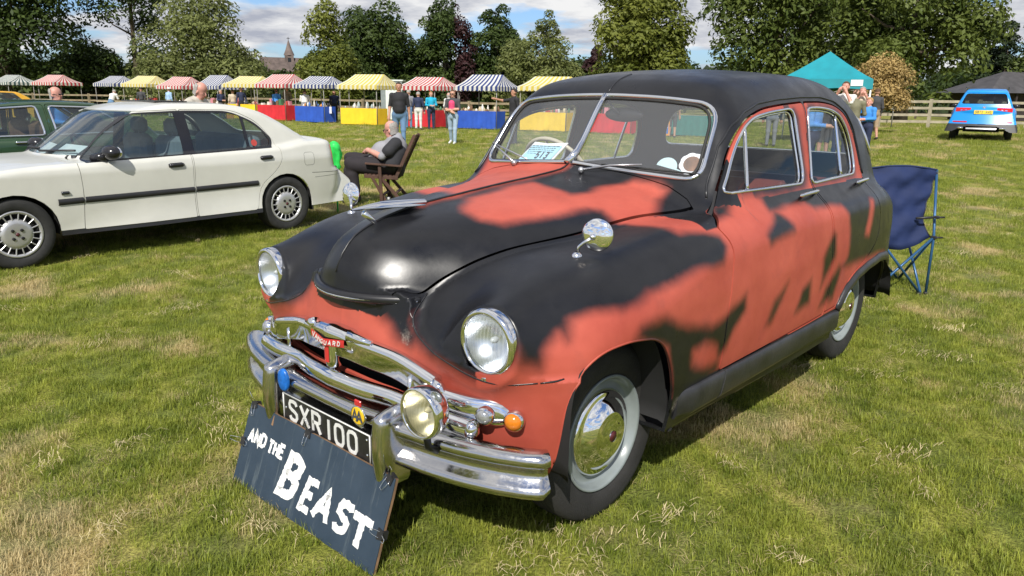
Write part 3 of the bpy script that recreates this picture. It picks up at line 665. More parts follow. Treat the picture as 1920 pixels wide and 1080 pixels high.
RUBS = [(.53, .30, .705, .075, .62), (.535, .26, .75, .05, .4), (.13, .69, .935, .055, .55), (.57, .12, .80, .03, .35), (-.245, .84, .40, .07, .7), (-.30, .45, 1.10, .16, .36), (.36, .84, .55, .05, .3), (-.60, .87, .46, .06, .4), (-1.8, .87, .50, .07, .5), (.62, .0, .74, .04, .3), (-.20, .80, .95, .05, .25), (-.95, .86, .83, .05, .3)]
def build_saloon():
    K = MATS; car = empty('vintage_saloon', (0, 0, 0), 0, 'old round-winged saloon painted in worn red and black patches, behind the lettered board', 'car')
    PM = K['two_tone_paint']
    V, T = mesh_field(f_body, (-3.6, -.95, .22), (.72, .95, 1.68), .0125)
    gap = .0044
    def painted(o):
        me = o.data; n = len(me.vertices); co = np.empty(n*3, np.float32); me.vertices.foreach_get('co', co); a = me.attributes.new('spray', 'FLOAT', 'POINT'); a.data.foreach_set('value', paint(co.reshape(-1, 3).astype(float)).astype(np.float32)); return o
    def emit(name, VT, parent=car, rim=.014, m=PM, iso=0.0):
        v, t = VT; v = project(f_body, v, 2, .004, iso); n = normals_of(f_body, v); sp = paint(v)
        if rim:
            nv = len(v); v2, t, n2 = with_rim(v, t, n, rim)
            ex = len(v2)-nv
            if ex:
                k = ex//4; from_ = v2[nv:]; sp2 = np.concatenate([sp, paint(from_)]); sp = sp2
            v, n = v2, n2
        rub = np.zeros(len(v))
        for cx, cy, cz, r, k in RUBS: rub = np.maximum(rub, k*np.clip(1-np.sqrt((v[:, 0]-cx)**2+(v[:, 1]-cy)**2+(v[:, 2]-cz)**2)/r, 0, 1))
        return npmesh(name, v, t, m, parent, n, {'spray': sp, 'rub': rub})
    # wheel arches: take away everything inside the outline outboard of |y| = .40
    arch = lambda x, y, z: np.maximum(np.minimum(sdAF(x, z), sdAR(x, z)), .42-np.abs(y))
    _, (V, T) = clip(V, T, arch)
    # screens
    ws = lambda x, y, z: np.maximum(sdWS(y, z), -1.12-x)
    rs = lambda x, y, z: np.maximum(sdRS(rs_u(x, y), z), x+2.40)
    WSm, (V, T) = clip(V, T, ws)
    RSm, (V, T) = clip(V, T, rs)
    _, (V, T) = clip(V, T, lambda x, y, z: np.maximum(np.sqrt((np.abs(y)-.622)**2+(z-.757)**2)-.097, .36-x))
    # grille mouth
    gr = round_poly([(-.44, .53), (-.40, .59), (0, .635), (.40, .59), (.44, .53), (.30, .50), (0, .53), (-.30, .50)], .03, 3)
    sg = LP(gr); _, (V, T) = clip(V, T, lambda x, y, z: np.maximum(sg(y, z), .3-x))
    # bonnet lid
    xr = lambda a: np.interp(a, [0, .3, .5, .6, .66, .70, .74], [-.655, -.672, -.685, -.672, -.64, -.585, -.50])
    def gb(x, y, z):
        a = np.abs(y)
        return np.maximum.reduce([(f_bon(x, y, z)-f_pod(x, y, z))*.5+.004, (xr(a)-x), .822-z, a-.74])
    (bV, bT), (V, T) = clip(V, T, lambda x, y, z: gb(x, y, z))
    (b2V, b2T), _ = clip(bV, bT, lambda x, y, z: gb(x, y, z)+gap*.9)
    emit('bonnet', (b2V, b2T))
    doors = []
    for s in (1, -1):
        for nm, sd, sw in (('front', sdDF, sdWF), ('rear', sdDR, sdWR)):
            g = lambda x, y, z, sd=sd, s=s: np.maximum(sd(x, z), .3-s*y)
            (dV, dT), (V, T) = clip(V, T, g)
            (dV, dT), _ = clip(dV, dT, lambda x, y, z, g=g: g(x, y, z)+gap*2)
            gw = lambda x, y, z, sw=sw, s=s: sw(x, z)
            (wV, wT), (dV, dT) = clip(dV, dT, gw)
            d = emit('door', (dV, dT)); doors.append((d, s, nm))
            wv = project(f_body, wV, 3, .02, -.016); gl = npmesh('window', wv, wT, K['side_glass'], d, normals_of(f_body, wv))
    body = emit('body', (V, T))
    for nm, (v, t), m in (('windscreen', WSm, 'screen_glass'), ('rear_window', RSm, 'side_glass')):
        v = project(f_body, v, 3, .02, -.010)
        if nm == 'windscreen':
            for sgn in (1, -1):
                p, _ = clip(v, t, lambda x, y, z, q=sgn: .008-q*y); npmesh('windscreen', p[0], p[1], K[m], car, normals_of(f_body, p[0]))
        else: npmesh(nm, v, t, K[m], car, normals_of(f_body, v))
    # headlining and inner panels
    lv, lt = mesh_field(lambda x, y, z: f_body(x, y, z), (-3.1, -.92, .80), (-.55, .92, 1.62), .03, iso=-.035)
    lv, lt = select(lv, lt, lambda x, y, z: (x < -.62) & (x > -3.0) & (z > .85))
    for g in (ws, rs, lambda x, y, z: np.maximum(np.minimum(sdWF(x, z), sdWR(x, z)), .35-np.abs(y))):
        _, (lv, lt) = clip(lv, lt, g)
    npmesh('headlining', lv, lt[:, ::-1], K['liner'], car)
    # wheel housings and floor
    mb = MB()
    for s in (1, -1):
        for q in (ARCH_F, ARCH_R):
            q = [(x, max(z, .31)) for x, z in q if z > .22]; q = [(q[0][0], .31)]+q+[(q[-1][0], .31)]
            rows = [[(x, s*.835, z+.006) for x, z in q], [(x, s*.80, z+.02) for x, z in q], [(x, s*.42, z+.02) for x, z in q]]
            mb.grid(rows); cx = sum(p[0] for p in q)/len(q)
            vs = [(x, s*.42, z+.02) for x, z in q]; mb.add(vs, [tuple(range(len(vs)))])
    mb.box((-1.4, 0, .33), (3.9, 1.2, .05)); mb.box((-1.05, 0, .36), (1.5, 1.62, .04))
    mb.build('underbody', K['under_black'], car)
    MB().box((-.16, 0, .80), (.70, .72, .12)).build('engine_bay', K['under_black'], car); MB().box((.33, 0, .56), (.30, .86, .28)).build('grille_recess', K['under_black'], car)  # solid black boxes added so the bonnet gap and grille mouth read dark
    # trims that follow the skin ------------------------------------------------
    def drape_y(poly, s, step=.02, closed=True, off=0.0, z=None):
        P = resample(poly, step, closed); Q = np.zeros((len(P), 3)); Q[:, 0] = P[:, 0]; Q[:, 2] = P[:, 1]
        Q, ok = drape(f_body, Q, 1, s*1.0, s*.3); n = normals_of(f_body, Q); return Q+n*off
    def drape_x(poly, x0, x1, step=.02, closed=True, off=0.0):
        P = resample(poly, step, closed); Q = np.zeros((len(P), 3)); Q[:, 1] = P[:, 0]; Q[:, 2] = P[:, 1]
        Q, ok = drape(f_body, Q, 0, x0, x1); n = normals_of(f_body, Q); return Q+n*off
    for d, s, nm in doors:
        P = drape_y(WIN_F if nm == 'front' else WIN_R, s, .018, True, -.002)
        MB().tube(P, .0072, 8, closed=True).build('window_frame', K['chrome'], d)
        P2 = drape_y(WIN_F if nm == 'front' else WIN_R, s, .018, True, -.016)
        c = P2.mean(0); P2 = c+(P2-c)*.965
        MB().tube(P2, .006, 6, closed=True).build('window_channel', K['mirror_chrome'], d)
        if nm == 'front': a, b = (-1.03, 1.372), (-.965, 1.105)
        else: a, b = (-2.085, 1.405), (-2.045, 1.10)
        MB().tube(drape_y([a, b], s, .03, False, -.012), .009, 8).build('quarterlight_bar', K['chrome'], d)
        # handle
        hx, hz = (-1.555, 1.045) if nm == 'front' else (-2.33, 1.050)
        h = MB(); A = drape_y([(hx, hz), (hx+.23, hz-.005)], s, .02, False, .028)
        h.tube(A, [.007]+[.009]*(len(A)-2)+[.005], 8); B_ = drape_y([(hx+.02, hz), (hx+.021, hz)], s, .001, False, 0)
        h.tube([B_[0], A[1]], .008, 8); B_ = drape_y([(hx+.16, hz), (hx+.161, hz)], s, .001, False, 0); h.tube([B_[0], A[-3]], .007, 8)
        h.build('handle', K['chrome'], d)
    # lip under the bonnet, seams
    P = [(y, .815+.004*abs(y)) for y in np.linspace(-.285, .285, 33)]
    Q = np.array([(0, y, z) for y, z in P]); Q[:, 0] = [.617-1.80*y*y for y in Q[:, 1]]
    lip = MB(); lip.tube([tuple(p) for p in Q], [.010]+[.017]*31+[.010], 10, flat=1.0, up=(0, 0, 1)); lip.build('bonnet_lip', K['black_satin'], car)
    Q2 = Q.copy(); Q2[:, 0] += .014; Q2[:, 2] += -.002
    MB().tube([tuple(p) for p in Q2], .004, 8).build('lip_moulding', K['chrome'], car)
    for s in (1, -1):
        pe = [(.285*s, .835), (.292*s, .785), (.33*s, .731), (.419*s, .691), (.50*s, .669), (.56*s, .650), (.62*s, .637), (.68*s, .636), (.73*s, .641), (.765*s, .646)]
        P = drape_x(pe, .75, .1, .012, False, -.0012)
        for _ in range(6): P[1:-1] = (P[:-2]+2*P[1:-1]+P[2:])/4
        MB().tube(P, .0032, 6).build('wing_seam', K['black_satin'], car)
        P = drape_y([(.425, .6465), (.40, .649), (.362, .654)], s, .01, False, -.0012); MB().tube(P, .0032, 6).build('wing_seam', K['black_satin'], car)
        # arch edge bead
        for q, a0, a1 in ((ARCH_F, 0, 0), (ARCH_R, 0, 0)):
            pts = [p for p in q if p[1] > .32]
            P = drape_y(pts, s, .02, False, -.002); painted(MB().tube(P, .0045, 6).build('arch_bead', K['sill_black'] if q is ARCH_R else PM, car))
        # sill step
        prof = [(.845, .450), (.872, .447), (.879, .441), (.882, .405), (.880, .358), (.868, .338), (.80, .330)]
        sx = np.linspace(-.245, -1.80, 20); rows = []
        for x in sx:
            e = min(1, max(0, (-.245-x)/.05))**.5
            rows.append([(x, s*(.80+(py-.80)*(.75+.25*e)), pz) for py, pz in prof])
        m_ = MB().grid(rows); m_.add([rows[0][i] for i in range(7)], [tuple(range(7))]); m_.build('sill', K['sill_black'], car)
        jx = -.56; m2 = MB().tube([(jx-.02*math.sin(i), s*(p[0]+.001), p[1]) for i, p in enumerate(prof)], .002, 5); m2.build('sill_joint', K['rubber'], car)
        # sweep over rear arch
        P = drape_y([(-1.79, .45), (-1.87, .538), (-2.02, .592), (-2.20, .618), (-2.42, .626), (-2.66, .60), (-2.84, .52)], s, .03, False, .004)
        MB().tube(P, .016, 8, flat=1.6).build('arch_flare', K['sill_black'], car)
        MB().box((-.262, s*.72, .36), (.02, .22, .16)).build('mud_flap', K['under_black'], car)
    MB().tube([tuple(p) for p in drape(f_body, [(x, 0, 0) for x in np.linspace(.603, -.65, 46)], 2, 1.7, .5)[0]+np.array([0, 0, .001])], .0045, 6).build('bonnet_strip', K['black_satin'], car)
    P = drape_x(WS, -.3, -1.2, .02, True, .001); MB().tube(P, .0100, 10, closed=True).build('windscreen_frame', K['chrome'], car)
    P = drape_x([(p[0]*.965, 1.32+(p[1]-1.32)*.94) for p in WS], -.3, -1.2, .02, True, -.004); MB().tube(P, .007, 6, closed=True).build('windscreen_seal', K['rubber'], car)
    P = edge_loop(*RSm); MB().tube(P, .012, 8, closed=True).build('rear_window_frame', K['chrome'], car)
    P = drape_x([(0, 1.485), (0, 1.192)], -.3, -1.2, .04, False, .004); P[-1] += np.array([.012, 0, -.008])
    MB().tube(P, [.013]*(len(P)-2)+[.016, .022], 10).build('windscreen_bar', K['chrome'], car)
    # roof seam over the screen
    P = drape(f_body, [(x, 0.0, 0) for x in np.linspace(-.93, -1.12, 8)], 2, 1.8, 1.2)[0]; MB().tube(P, .004, 6).build('roof_seam', K['black_satin'], car)
    for s in (1, -1):
        dr = [(-.715, 1.09), (-.785, 1.188), (-.855, 1.288), (-.935, 1.365), (-1.04, 1.420), (-1.195, 1.460), (-1.40, 1.479), (-1.68, 1.492), (-1.945, 1.495), (-2.115, 1.476), (-2.232, 1.428), (-2.318, 1.335), (-2.352, 1.20), (-2.365, 1.09)]
        P = drape_y(dr, s, .03, False, .001); MB().tube(P, .0055, 6).build('drip_rail', K['black_satin'], car)
    # lamps ---------------------------------------------------------------------
    def round_lamp(name, c, d, R, depth, lens_m, rim_m='chrome', rimw=.016, label=None, back=True):
        M = frame(c, d); root = MB()
        root.lathe([(.001, -depth), (R*.55, -depth), (R*.93, -depth*.55), (R, -.006), (R*1.0, .004)], 40, M)
        bowl = root.build(name, K['chrome'] if back else K['black_satin'], car)
        if label: bowl['label'] = label
        MB().lathe([(R*.97, -.012), (R*1.0, -.002), (R*.985, .010), (R-rimw*.6, .018), (R-rimw, .014), (R-rimw*1.05, .004)], 48, M).build('rim', K[rim_m], bowl)
        r2 = R-rimw*1.02
        MB().lathe([(r2, .002), (r2*.92, -.02), (r2*.7, -.045), (r2*.4, -.062), (.001, -.066)], 32, M).build('reflector', K['reflector'], bowl)
        MB().ball((0, 0, -.03), (.011, .011, .018), M, 10, 6).build('bulb', K['lamp_white'], bowl)
        ln = MB().lathe([(r2, .008), (r2*.9, .0135), (r2*.7, .020), (r2*.45, .025), (r2*.2, .028), (.0005, .029)], 40)
        lo = ln.build('lens', K[lens_m], bowl); lo.matrix_local = M
        return bowl
    for s in (1, -1):
        round_lamp('headlight', (.497, s*.622, .757), (1, s*.05, -.02), .107, .10, 'fluted_clear', rimw=.019)
        MB().box((.515, s*.623, .645), (.012, .022, .014), bev=.003).build('rim_clip', K['chrome'], car)
        # side lamp pods and turn lamps
        M = frame((.497, s*.617, .518), (1, s*.35, -.05))
        # teardrop casing
        rows = []
        for i in range(15):
            t = i/14; yy = .470+.225*t; w = .043*math.sqrt(max(0.0, 1-((t-.72)/.285)**2)) if t > .72 else .031+.012*(t/.72)
            xx = .552-.028*t-.12*t*t*.7; rows.append([(xx+.032*math.cos(an)*(.8), s*yy, .556-.036*t+w*math.sin(an)) for an in np.linspace(-1.9, 1.9, 11)])
        MB().grid(rows).build('lamp_housing', K['chrome'], car)
        ML = frame((.520, s*.632, .529), (1, s*.32, -.05)); o = MB().lathe([(.030, -.01), (.030, .008), (.024, .014)], 24, ML).build('side_lamp', K['chrome'], car)
        MB().lathe([(.024, .011), (.021, .018), (.012, .023), (.0005, .025)], 20, ML).build('lens', K['clear_lens'], o)
        MI = frame((.468, s*.705, .517), (1, s*.42, 0)); o = MB().lathe([(.033, -.012), (.033, .006), (.028, .010)], 26, MI).build('turn_lamp', K['chrome'], car)
        MB().lathe([(.0285, .006), (.026, .014), (.019, .021), (.010, .025), (.0005, .026)], 24, MI).build('lens', K['amber'], o)
    fog = round_lamp('fog_lamp', (.705, .555, .574), (1, .02, -.02), .080, .07, 'fluted_yellow', rimw=.010, label='round yellow fog lamp')
    MB().tube([(.66, .52, .50), (.66, .53, .44), (.63, .54, .42)], .012, 8).build('fog_bracket', K['black_satin'], car)
    # grille --------------------------------------------------------------------
    def front_x(y): return .012+float(Xs_(abs(y)))
    def bar(name, pts_yz, prof, m='chrome', off=.03):
        """sweep a cross-section (dx, dz) along y"""
        rows = []
        for y, z in pts_yz:
            x = front_x(y)+off; rows.append([(x+dx, y, z+dz) for dx, dz in prof])
        mm = MB().grid(rows)
        mm.add(rows[0], [tuple(range(len(prof)))[::-1]]); mm.add(rows[-1], [tuple(range(len(prof)))])
        return mm.build(name, K[m], car)
    top_prof = [(-.045, .028), (-.02, .040), (.0, .041), (.018, .032), (.026, .016), (.018, .003), (.018, -.060), (.008, -.070), (-.03, -.070)]
    ys = np.linspace(-.46, .46, 31)
    bar('grille_top_bar', [(y, .655-.30*abs(y)**1.9) for y in ys], [(a*.9, b*.85) for a, b in top_prof], off=.012)
    for s in (1, -1):
        MB().tube([(front_x(.455)+.012, s*.455, .60), (front_x(.47)+.010, s*.474, .585), (front_x(.48)+.002, s*.482, .555), (front_x(.48)-.012, s*.482, .52)], [.020, .020, .018, .013], 10).build('grille_bar_end', K['chrome'], car)
        MB().tube([(front_x(.3)+.02, s*.36, .60), (front_x(.3)+.02, s*.36, .50)], .009, 8).build('grille_post', K['chrome'], car)
    mid = [(.0+.030*math.cos(a)*.95, .034*math.sin(a)) for a in np.linspace(-2.3, 2.3, 13)]
    bar('grille_middle_bar', [(y, .512-.02*abs(y)-.055*abs(y)**2) for y in np.r_[-.60, -.59, np.linspace(-.57, .57, 25), .59, .60]], mid, off=.025)
    for s in (1, -1): MB().ball((front_x(.6)+.018, s*.600, .512-.012-.0198), (.026, .022, .029), None, 14, 9).build('bar_end', K['chrome'], car)
    # crest block and red badge
    cb = MB(); rows = []
    for y in np.linspace(-.118, .118, 15):
        a = abs(y); k = 1 if a < .10 else .75
        x = .645-.16*a; z = .672-.10*a
        rows.append([(x-.06, y, z+.030*k), (x-.01, y, z+.036*k), (x+.010, y, z+.026*k), (x+.016, y, z+.010), (x+.012, y, z-.012), (x+.010, y, z-.03), (x-.03, y, z-.034)])
    cb.grid(rows); cb.add(rows[0], [tuple(range(7))[::-1]]); cb.add(rows[-1], [tuple(range(7))]); crest = cb.build('crest', K['chrome'], car)
    for s in (1, -1): MB().tube([(.63, s*.10, .688), (.615, s*.15, .678), (.605, s*.19, .672)], [.022, .016, .012], 10).build('crest_wing', K['chrome'], crest)
    rb = MB(); rows = []
    for y in np.linspace(-.098, .098, 15):
        a = abs(y); x = .645-.16*a+.0205; z = .660-.10*a+.22*(a-.05); rows.append([(x, y, z+.013), (x+.002, y, z), (x, y, z-.013)])
    rb.grid(rows); rb.build('red_badge', K['badge_red'], crest)
    tb = MB(); tb.lathe([(.030, .03), (.031, 0), (.030, -.045), (.026, -.065), (.014, -.075), (.001, -.077)], 20, Matrix.Translation((.627, 0, .622))); tb.build('badge_drop', K['chrome'], crest)
    rows = [[(.627+.0315*math.cos(a), .0315*math.sin(a), z) for a in np.linspace(-.42, .42, 6)] for z in (.634, .60, .575)]
    MB().grid(rows).build('red_enamel', K['badge_red'], crest)
    # script on the badge
    lt = MB()
    for i, ch in enumerate('VANGUARD'):
        yy = -.085+i*.0215; yc = yy+.008; a = abs(yc); x = .645-.16*a+.0225; zz = .660-.10*a+.22*(a-.05)-.008
        M = frame((x, yy, zz), (1, .30*math.copysign(1, yc)*0+0, 0), (0, 1, 0)); letter(lt, ch, 0, 0, .014, .015 if i else .018, .0035, M, thick=.001, shear=.25)
    lt.build('lettering', K['plate_white'], crest)
    # bumper --------------------------------------------------------------------
    def bump_x(a): return float(np.interp(a, [0, .2, .35, .5, .62, .72, .80, .85, .885, .895], [.664, .662, .652, .630, .600, .563, .523, .488, .44, .40]))
    bp_prof = [(-.060, .064), (-.034, .074), (-.010, .073), (.006, .064), (.013, .050), (.010, .036), (-.004, .024), (-.022, .008), (-.026, -.006), (-.018, -.022), (.000, -.034), (.013, -.048), (.012, -.064), (-.002, -.076), (-.030, -.080)]
    rows = []
    pa = [(y) for y in np.r_[np.linspace(-.862, -.72, 11), np.linspace(-.68, .68, 35), np.linspace(.72, .862, 11)]]
    for i, y in enumerate(pa):
        a = abs(y); x = bump_x(a); e = 1e-3; dx = (bump_x(min(a+.01, .9))-bump_x(a-.01))/.02 if a > .02 else 0
        nx = 1/math.sqrt(1+dx*dx); ny = -dx*nx*math.copysign(1, y); cz = .388
        k = 1 if a < .84 else 1-.16*((a-.84)/.022)**2; kx = 0 if a < .84 else -.022*((a-.84)/.022)**2
        rows.append([(x+(px+kx)*nx, y+(px+kx)*ny, cz+pz*k) for px, pz in bp_prof])
    bm = MB().grid(rows); bm.add(rows[0], [tuple(range(15))[::-1]]); bm.add(rows[-1], [tuple(range(15))]); bumper = bm.build('bumper', K['old_chrome'], car)
    for s in (1, -1):
        oo = MB(); rows = []
        for i in range(17):
            t = i/16; z = .245+.265*t; w = .037*(1-.9*max(0, (t-.86)/.14)**2)*(1-.35*max(0, (.12-t)/.12)**2); dpt = .052+.016*math.sin(t*math.pi)-(.035 if t > .95 else 0)
            x0 = .652; rows.append([(x0-.05+(dpt+.05)*max(0, math.cos(an))**.55*(1 if abs(an) < 1.57 else 0), s*.335+w*math.copysign(abs(math.sin(an))**.75, an), z+.02*t*math.cos(an)*(-.6)) for an in np.linspace(-1.57, 1.57, 15)])
        oo.grid(rows); oo.add(rows[-1], [tuple(range(15))]); oo.add(rows[0], [tuple(range(15))[::-1]]); oo.build('overrider', K['old_chrome'], bumper)
        MB().box((.55, s*.34, .385), (.16, .05, .06)).build('bumper_iron', K['under_black'], bumper)
    # number plate
    pl = MB().box((.664+.012, 0, .337), (.006, .533, .114), bev=.002).build('number_plate', K['plate_black'], car)
    Mp = frame((.664+.0155, 0, .337), (1, 0, .0), (0, 1, 0))
    fr = MB(); 
    for a, b in (((-.264, -.055), (.264, -.055)), ((.264, -.055), (.264, .055)), ((.264, .055), (-.264, .055)), ((-.264, .055), (-.264, -.055))):
        fr.tube([Mp @ Vector((a[0], a[1], .001)), Mp @ Vector((b[0], b[1], .001))], .0028, 6)
    fr.build('plate_edge', K['plate_white'], pl)
    x = -.232
    for ch in 'SXR 100':
        if ch == ' ': x += .028; continue
        w = .052 if ch != '1' else .012
        ml = MB(); letter(ml, ch, x+(.007 if ch != '1' else 0), -.037, w-.0, .074, .0125, Mp, thick=.0025); ml.build('plate_character', K['plate_white'], pl)
        x += w+.0235
    for (y, z) in ((-.248, .0), (.248, -.02), (.248, .035)): MB().lathe([(.005, 0), (.005, .003), (.0005, .004)], 10, Mp @ Matrix.Translation((y, z, 0))).build('plate_bolt', K['chrome'], pl)
    # badges on the bumper bar
    def disc(name, c, r, m, d=(1, 0, 0), th=.008):
        return MB().lathe([(r, -th), (r, th*.4), (r*.9, th*.6), (.0005, th*.8)], 28, frame(c, d)).build(name, K[m], car)
    bb = MB(); bb.lathe([(.030, -.006), (.030, .003), (.025, .006), (.0005, .006)], 24, frame((.685, -.249, .447), (1, .1, 0)) @ Matrix.Diagonal((1.45, 1, 1, 1))).build('blue_badge', K['badge_blue'], car)
    MB().tube([(.675, -.249, .41), (.66, -.249, .395)], .006, 8).build('badge_stem', K['chrome'], car)
    Mb = frame((.688, .217, .452), (1, .1, 0), (0, 1, 0))
    yb = MB().lathe([(.031, -.005), (.031, .003), (.028, .005)], 28, Mb); yb.lathe([(.028, .004), (.0005, .0055)], 24, Mb); ybo = yb.build('yellow_badge', K['badge_yellow'], car)
    ml = MB(); letter(ml, 'A', -.024, -.016, .026, .034, .006, Mb, thick=.0025, z0=.005); letter(ml, 'A', -.003, -.018, .026, .034, .006, Mb, thick=.0032, z0=.005)
    ml.build('badge_letters', K['ink'], ybo)
    MB().tube([Mb @ Vector((.032*math.cos(a), .032*math.sin(a), 0)) for a in np.linspace(0, 2*math.pi, 24, endpoint=False)], .0035, 6, closed=True).build('badge_ring', K['chrome'], ybo)
    MB().box((.688, .217, .496), (.008, .034, .022), bev=.003).build('badge_top', K['badge_red'], ybo)
    MB().tube([(.685, .217, .42), (.665, .217, .40)], .007, 8).build('badge_stem', K['chrome'], ybo)
    # bonnet ornament
    om = MB(); rows = []
    for t in np.linspace(0, 1, 14):
        x = .530-.325*t; z = 1.090+.012*t-.012*t*t; w = .003+.020*min(1, t*3)*(1-.45*t); h = .003+.016*min(1, t*2.6)*(1-.55*t)
        rows.append([(x, w*math.cos(a), z+h*math.sin(a)) for a in np.linspace(0, 2*math.pi, 13)])
    om.grid(rows); om.tube([(.48, 0, 1.075), (.44, 0, 1.045), (.425, 0, 1.03)], [.012, .010, .008], 8)
    for s in (1, -1):
        om.add([(.50, s*.006, 1.092), (.33, s*.055, 1.092), (.25, s*.060, 1.090), (.30, s*.012, 1.094), (.50, s*.006, 1.088), (.33, s*.055, 1.087), (.25, s*.060, 1.086), (.30, s*.012, 1.086)], [(0, 1, 2, 3), (7, 6, 5, 4), (0, 4, 5, 1), (1, 5, 6, 2)])
    om.tube([(.25, 0, 1.098), (.25, 0, 1.073)], .006, 6); om.build('bonnet_ornament', K['chrome'], car)
    # wing mirrors
    for s in (1, -1):
        b0 = Vector((.085, s*.629, .0)); q, _ = drape(f_body, [(.085, s*.629, 0)], 2, 1.3, .6); z0 = float(q[0, 2])
        mb = MB(); mb.lathe([(.019, -.006), (.018, .004), (.008, .012)], 18, Matrix.Translation((.085, s*.629, z0)))
        mb.tube([(.085, s*.629, z0), (.082, s*.634, z0+.03), (.072, s*.648, z0+.045), (.062, s*.672, z0+.062)], [.007, .006, .0065, .008], 8)
        st = mb.build('wing_mirror', K['chrome'], car)
        M = frame((.050, s*.683, z0+.072), (.93, .30 if s > 0 else .12, .10))
        MB().lathe([(.0005, .010), (.020, .009), (.040, .0055), (.052, .001), (.0545, -.003), (.051, -.006), (.0005, -.006)], 36, M).build('mirror_shell', K['mirror_chrome'], st)
        MB().ball((.060, s*.674, z0+.066), .012, None, 10, 7).build('mirror_joint', K['chrome'], st)
    # wipers
    def on_ws(y, z, off): 
        q, _ = drape(f_body, [(0, y, z)], 0, -.3, -1.2); n = normals_of(f_body, q); return Vector(q[0]+n[0]*off)
    for base, tip, a, b in (((.10, 1.155), (.36, 1.185), (.17, 1.185), (.60, 1.172)), ((-.34, 1.155), (-.55, 1.215), (-.27, 1.178), (-.62, 1.235))):
        w = MB(); p0 = on_ws(base[0], base[1], .012); p1 = on_ws(tip[0], tip[1], .028)
        w.ball(p0, .014, None, 10, 6); w.tube([p0, p0.lerp(p1, .5)+Vector((.01, 0, .008)), p1], [.006, .005, .003], 6)
        wo = w.build('wiper', K['wiper_metal'], car)
        A, B = on_ws(a[0], a[1], .010), on_ws(b[0], b[1], .010); MB().tube([A, A.lerp(B, .5)+Vector((.004, 0, 0)), B], [.003, .005, .003], 6).build('wiper_blade', K['rubber'] if a[0] > 0 else K['wiper_metal'], wo)
    # wheels
    def wheel(x, s, steer=0, parent=car):
        cy = s*.648; M = Matrix.Translation((x, cy, .322)) @ rot('X', -90*s) @ rot('Z', 0)
        # local z points outboard
        tp = [(.215, -.06), (.235, -.078), (.285, -.084), (.312, -.074), (.324, -.058), (.3265, -.03), (.3265, .03), (.324, .058), (.312, .074), (.285, .084), (.250, .082), (.228, .077), (.210, .062)]
        ty = MB().lathe(tp, 56, M).build('wheel', K['tyre_dusty'], parent)
        gr = MB()
        for r, zz in ((.3270, -.034), (.3270, -.012), (.3270, .012), (.3270, .034)): gr.lathe([(r, zz-.003), (r+.0006, zz), (r, zz+.003)], 56, M)
        gr.build('tread_groove', K['under_black'], ty)
        MB().lathe([(.209, .060), (.216, .071), (.211, .077), (.203, .070), (.198, .054), (.190, .044), (.180, .038), (.166, .044), (.156, .046), (.10, .040), (.0005, .040)], 56, M).build('rim', K['rim_paint'], ty)
        MB().lathe([(.161, .046), (.159, .057), (.149, .063), (.138, .061), (.131, .067), (.113, .083), (.086, .095), (.083, .0965), (.079, .0955), (.052, .102), (.026, .105), (.0005, .106)], 56, M).build('hubcap', K['mirror_chrome'], ty)
        MB().lathe([(.022, .1045), (.021, .107)], 24, M).build('hub_ring', K['chrome'], ty); MB().lathe([(.019, .104), (.019, .1075), (.0005, .109)], 24, M).build('hub_badge', K['plum'], ty)
        return ty
    for x in (0, -2.388):
        for s in (1, -1): wheel(x, s, -12 if x == 0 else 0)
    # cabin
    st = MB(); st.box((-1.62, 0, .88), (.14, 1.28, .42), bev=.05, M=Matrix.Translation((0, 0, 0))); st.box((-1.38, 0, .66), (.52, 1.30, .16), bev=.05); st.build('front_seat', K['seat_red'], car)
    st = MB(); st.box((-2.36, 0, .84), (.16, 1.16, .42), bev=.05); st.box((-2.18, 0, .64), (.5, 1.2, .16), bev=.05); st.build('rear_seat', K['seat_red'], car)
    MB().box((-2.60, 0, 1.03), (.36, 1.10, .03)).build('parcel_shelf', K['liner'], car)
    MB().box((-.80, 0, 1.08), (.16, 1.26, .10), bev=.03).build('dashboard', K['liner'], car)
    sw = MB(); Ms = frame((-1.02, -.36, 1.10), (-.85, 0, .52)); sw.tube([Ms @ Vector((.20*math.cos(a), .20*math.sin(a), 0)) for a in np.linspace(0, 2*math.pi, 40, endpoint=False)], .011, 8, closed=True)
    for a in (0, math.pi, -math.pi/2): sw.tube([Ms @ Vector((0, 0, -.02)), Ms @ Vector((.2*math.cos(a), .2*math.sin(a), 0))], .007, 6)
    sw.tube([Ms @ Vector((0, 0, -.01)), (-.75, -.36, .95)], .02, 8); sw.build('steering_wheel', K['cream'], car)
    im = MB(); im.ball((-.965, .075, 1.40), (.015, .11, .034), None, 16, 8); im.tube([(-.95, .06, 1.40), (-.93, 0, 1.46)], .006, 6); im.build('interior_mirror', K['black_satin'], car)
    # far-side of the car: plain rear bumper and lamps
    rows = []
    for y in np.linspace(-.60, .60, 25):
        a = abs(y); x = -3.56+.35*max(0, a-.35)**1.6*2; rows.append([(x-px, y, .40+pz) for px, pz in bp_prof])
    MB().grid(rows).build('rear_bumper', K['old_chrome'], car)
    for s in (1, -1): MB().lathe([(.03, -.02), (.03, .01), (.0005, .03)], 16, frame((-3.45, s*.45, .70), (-1, s*.2, 0))).build('tail_lamp', K['badge_red'], car)
    return car
SALOON = build_saloon()

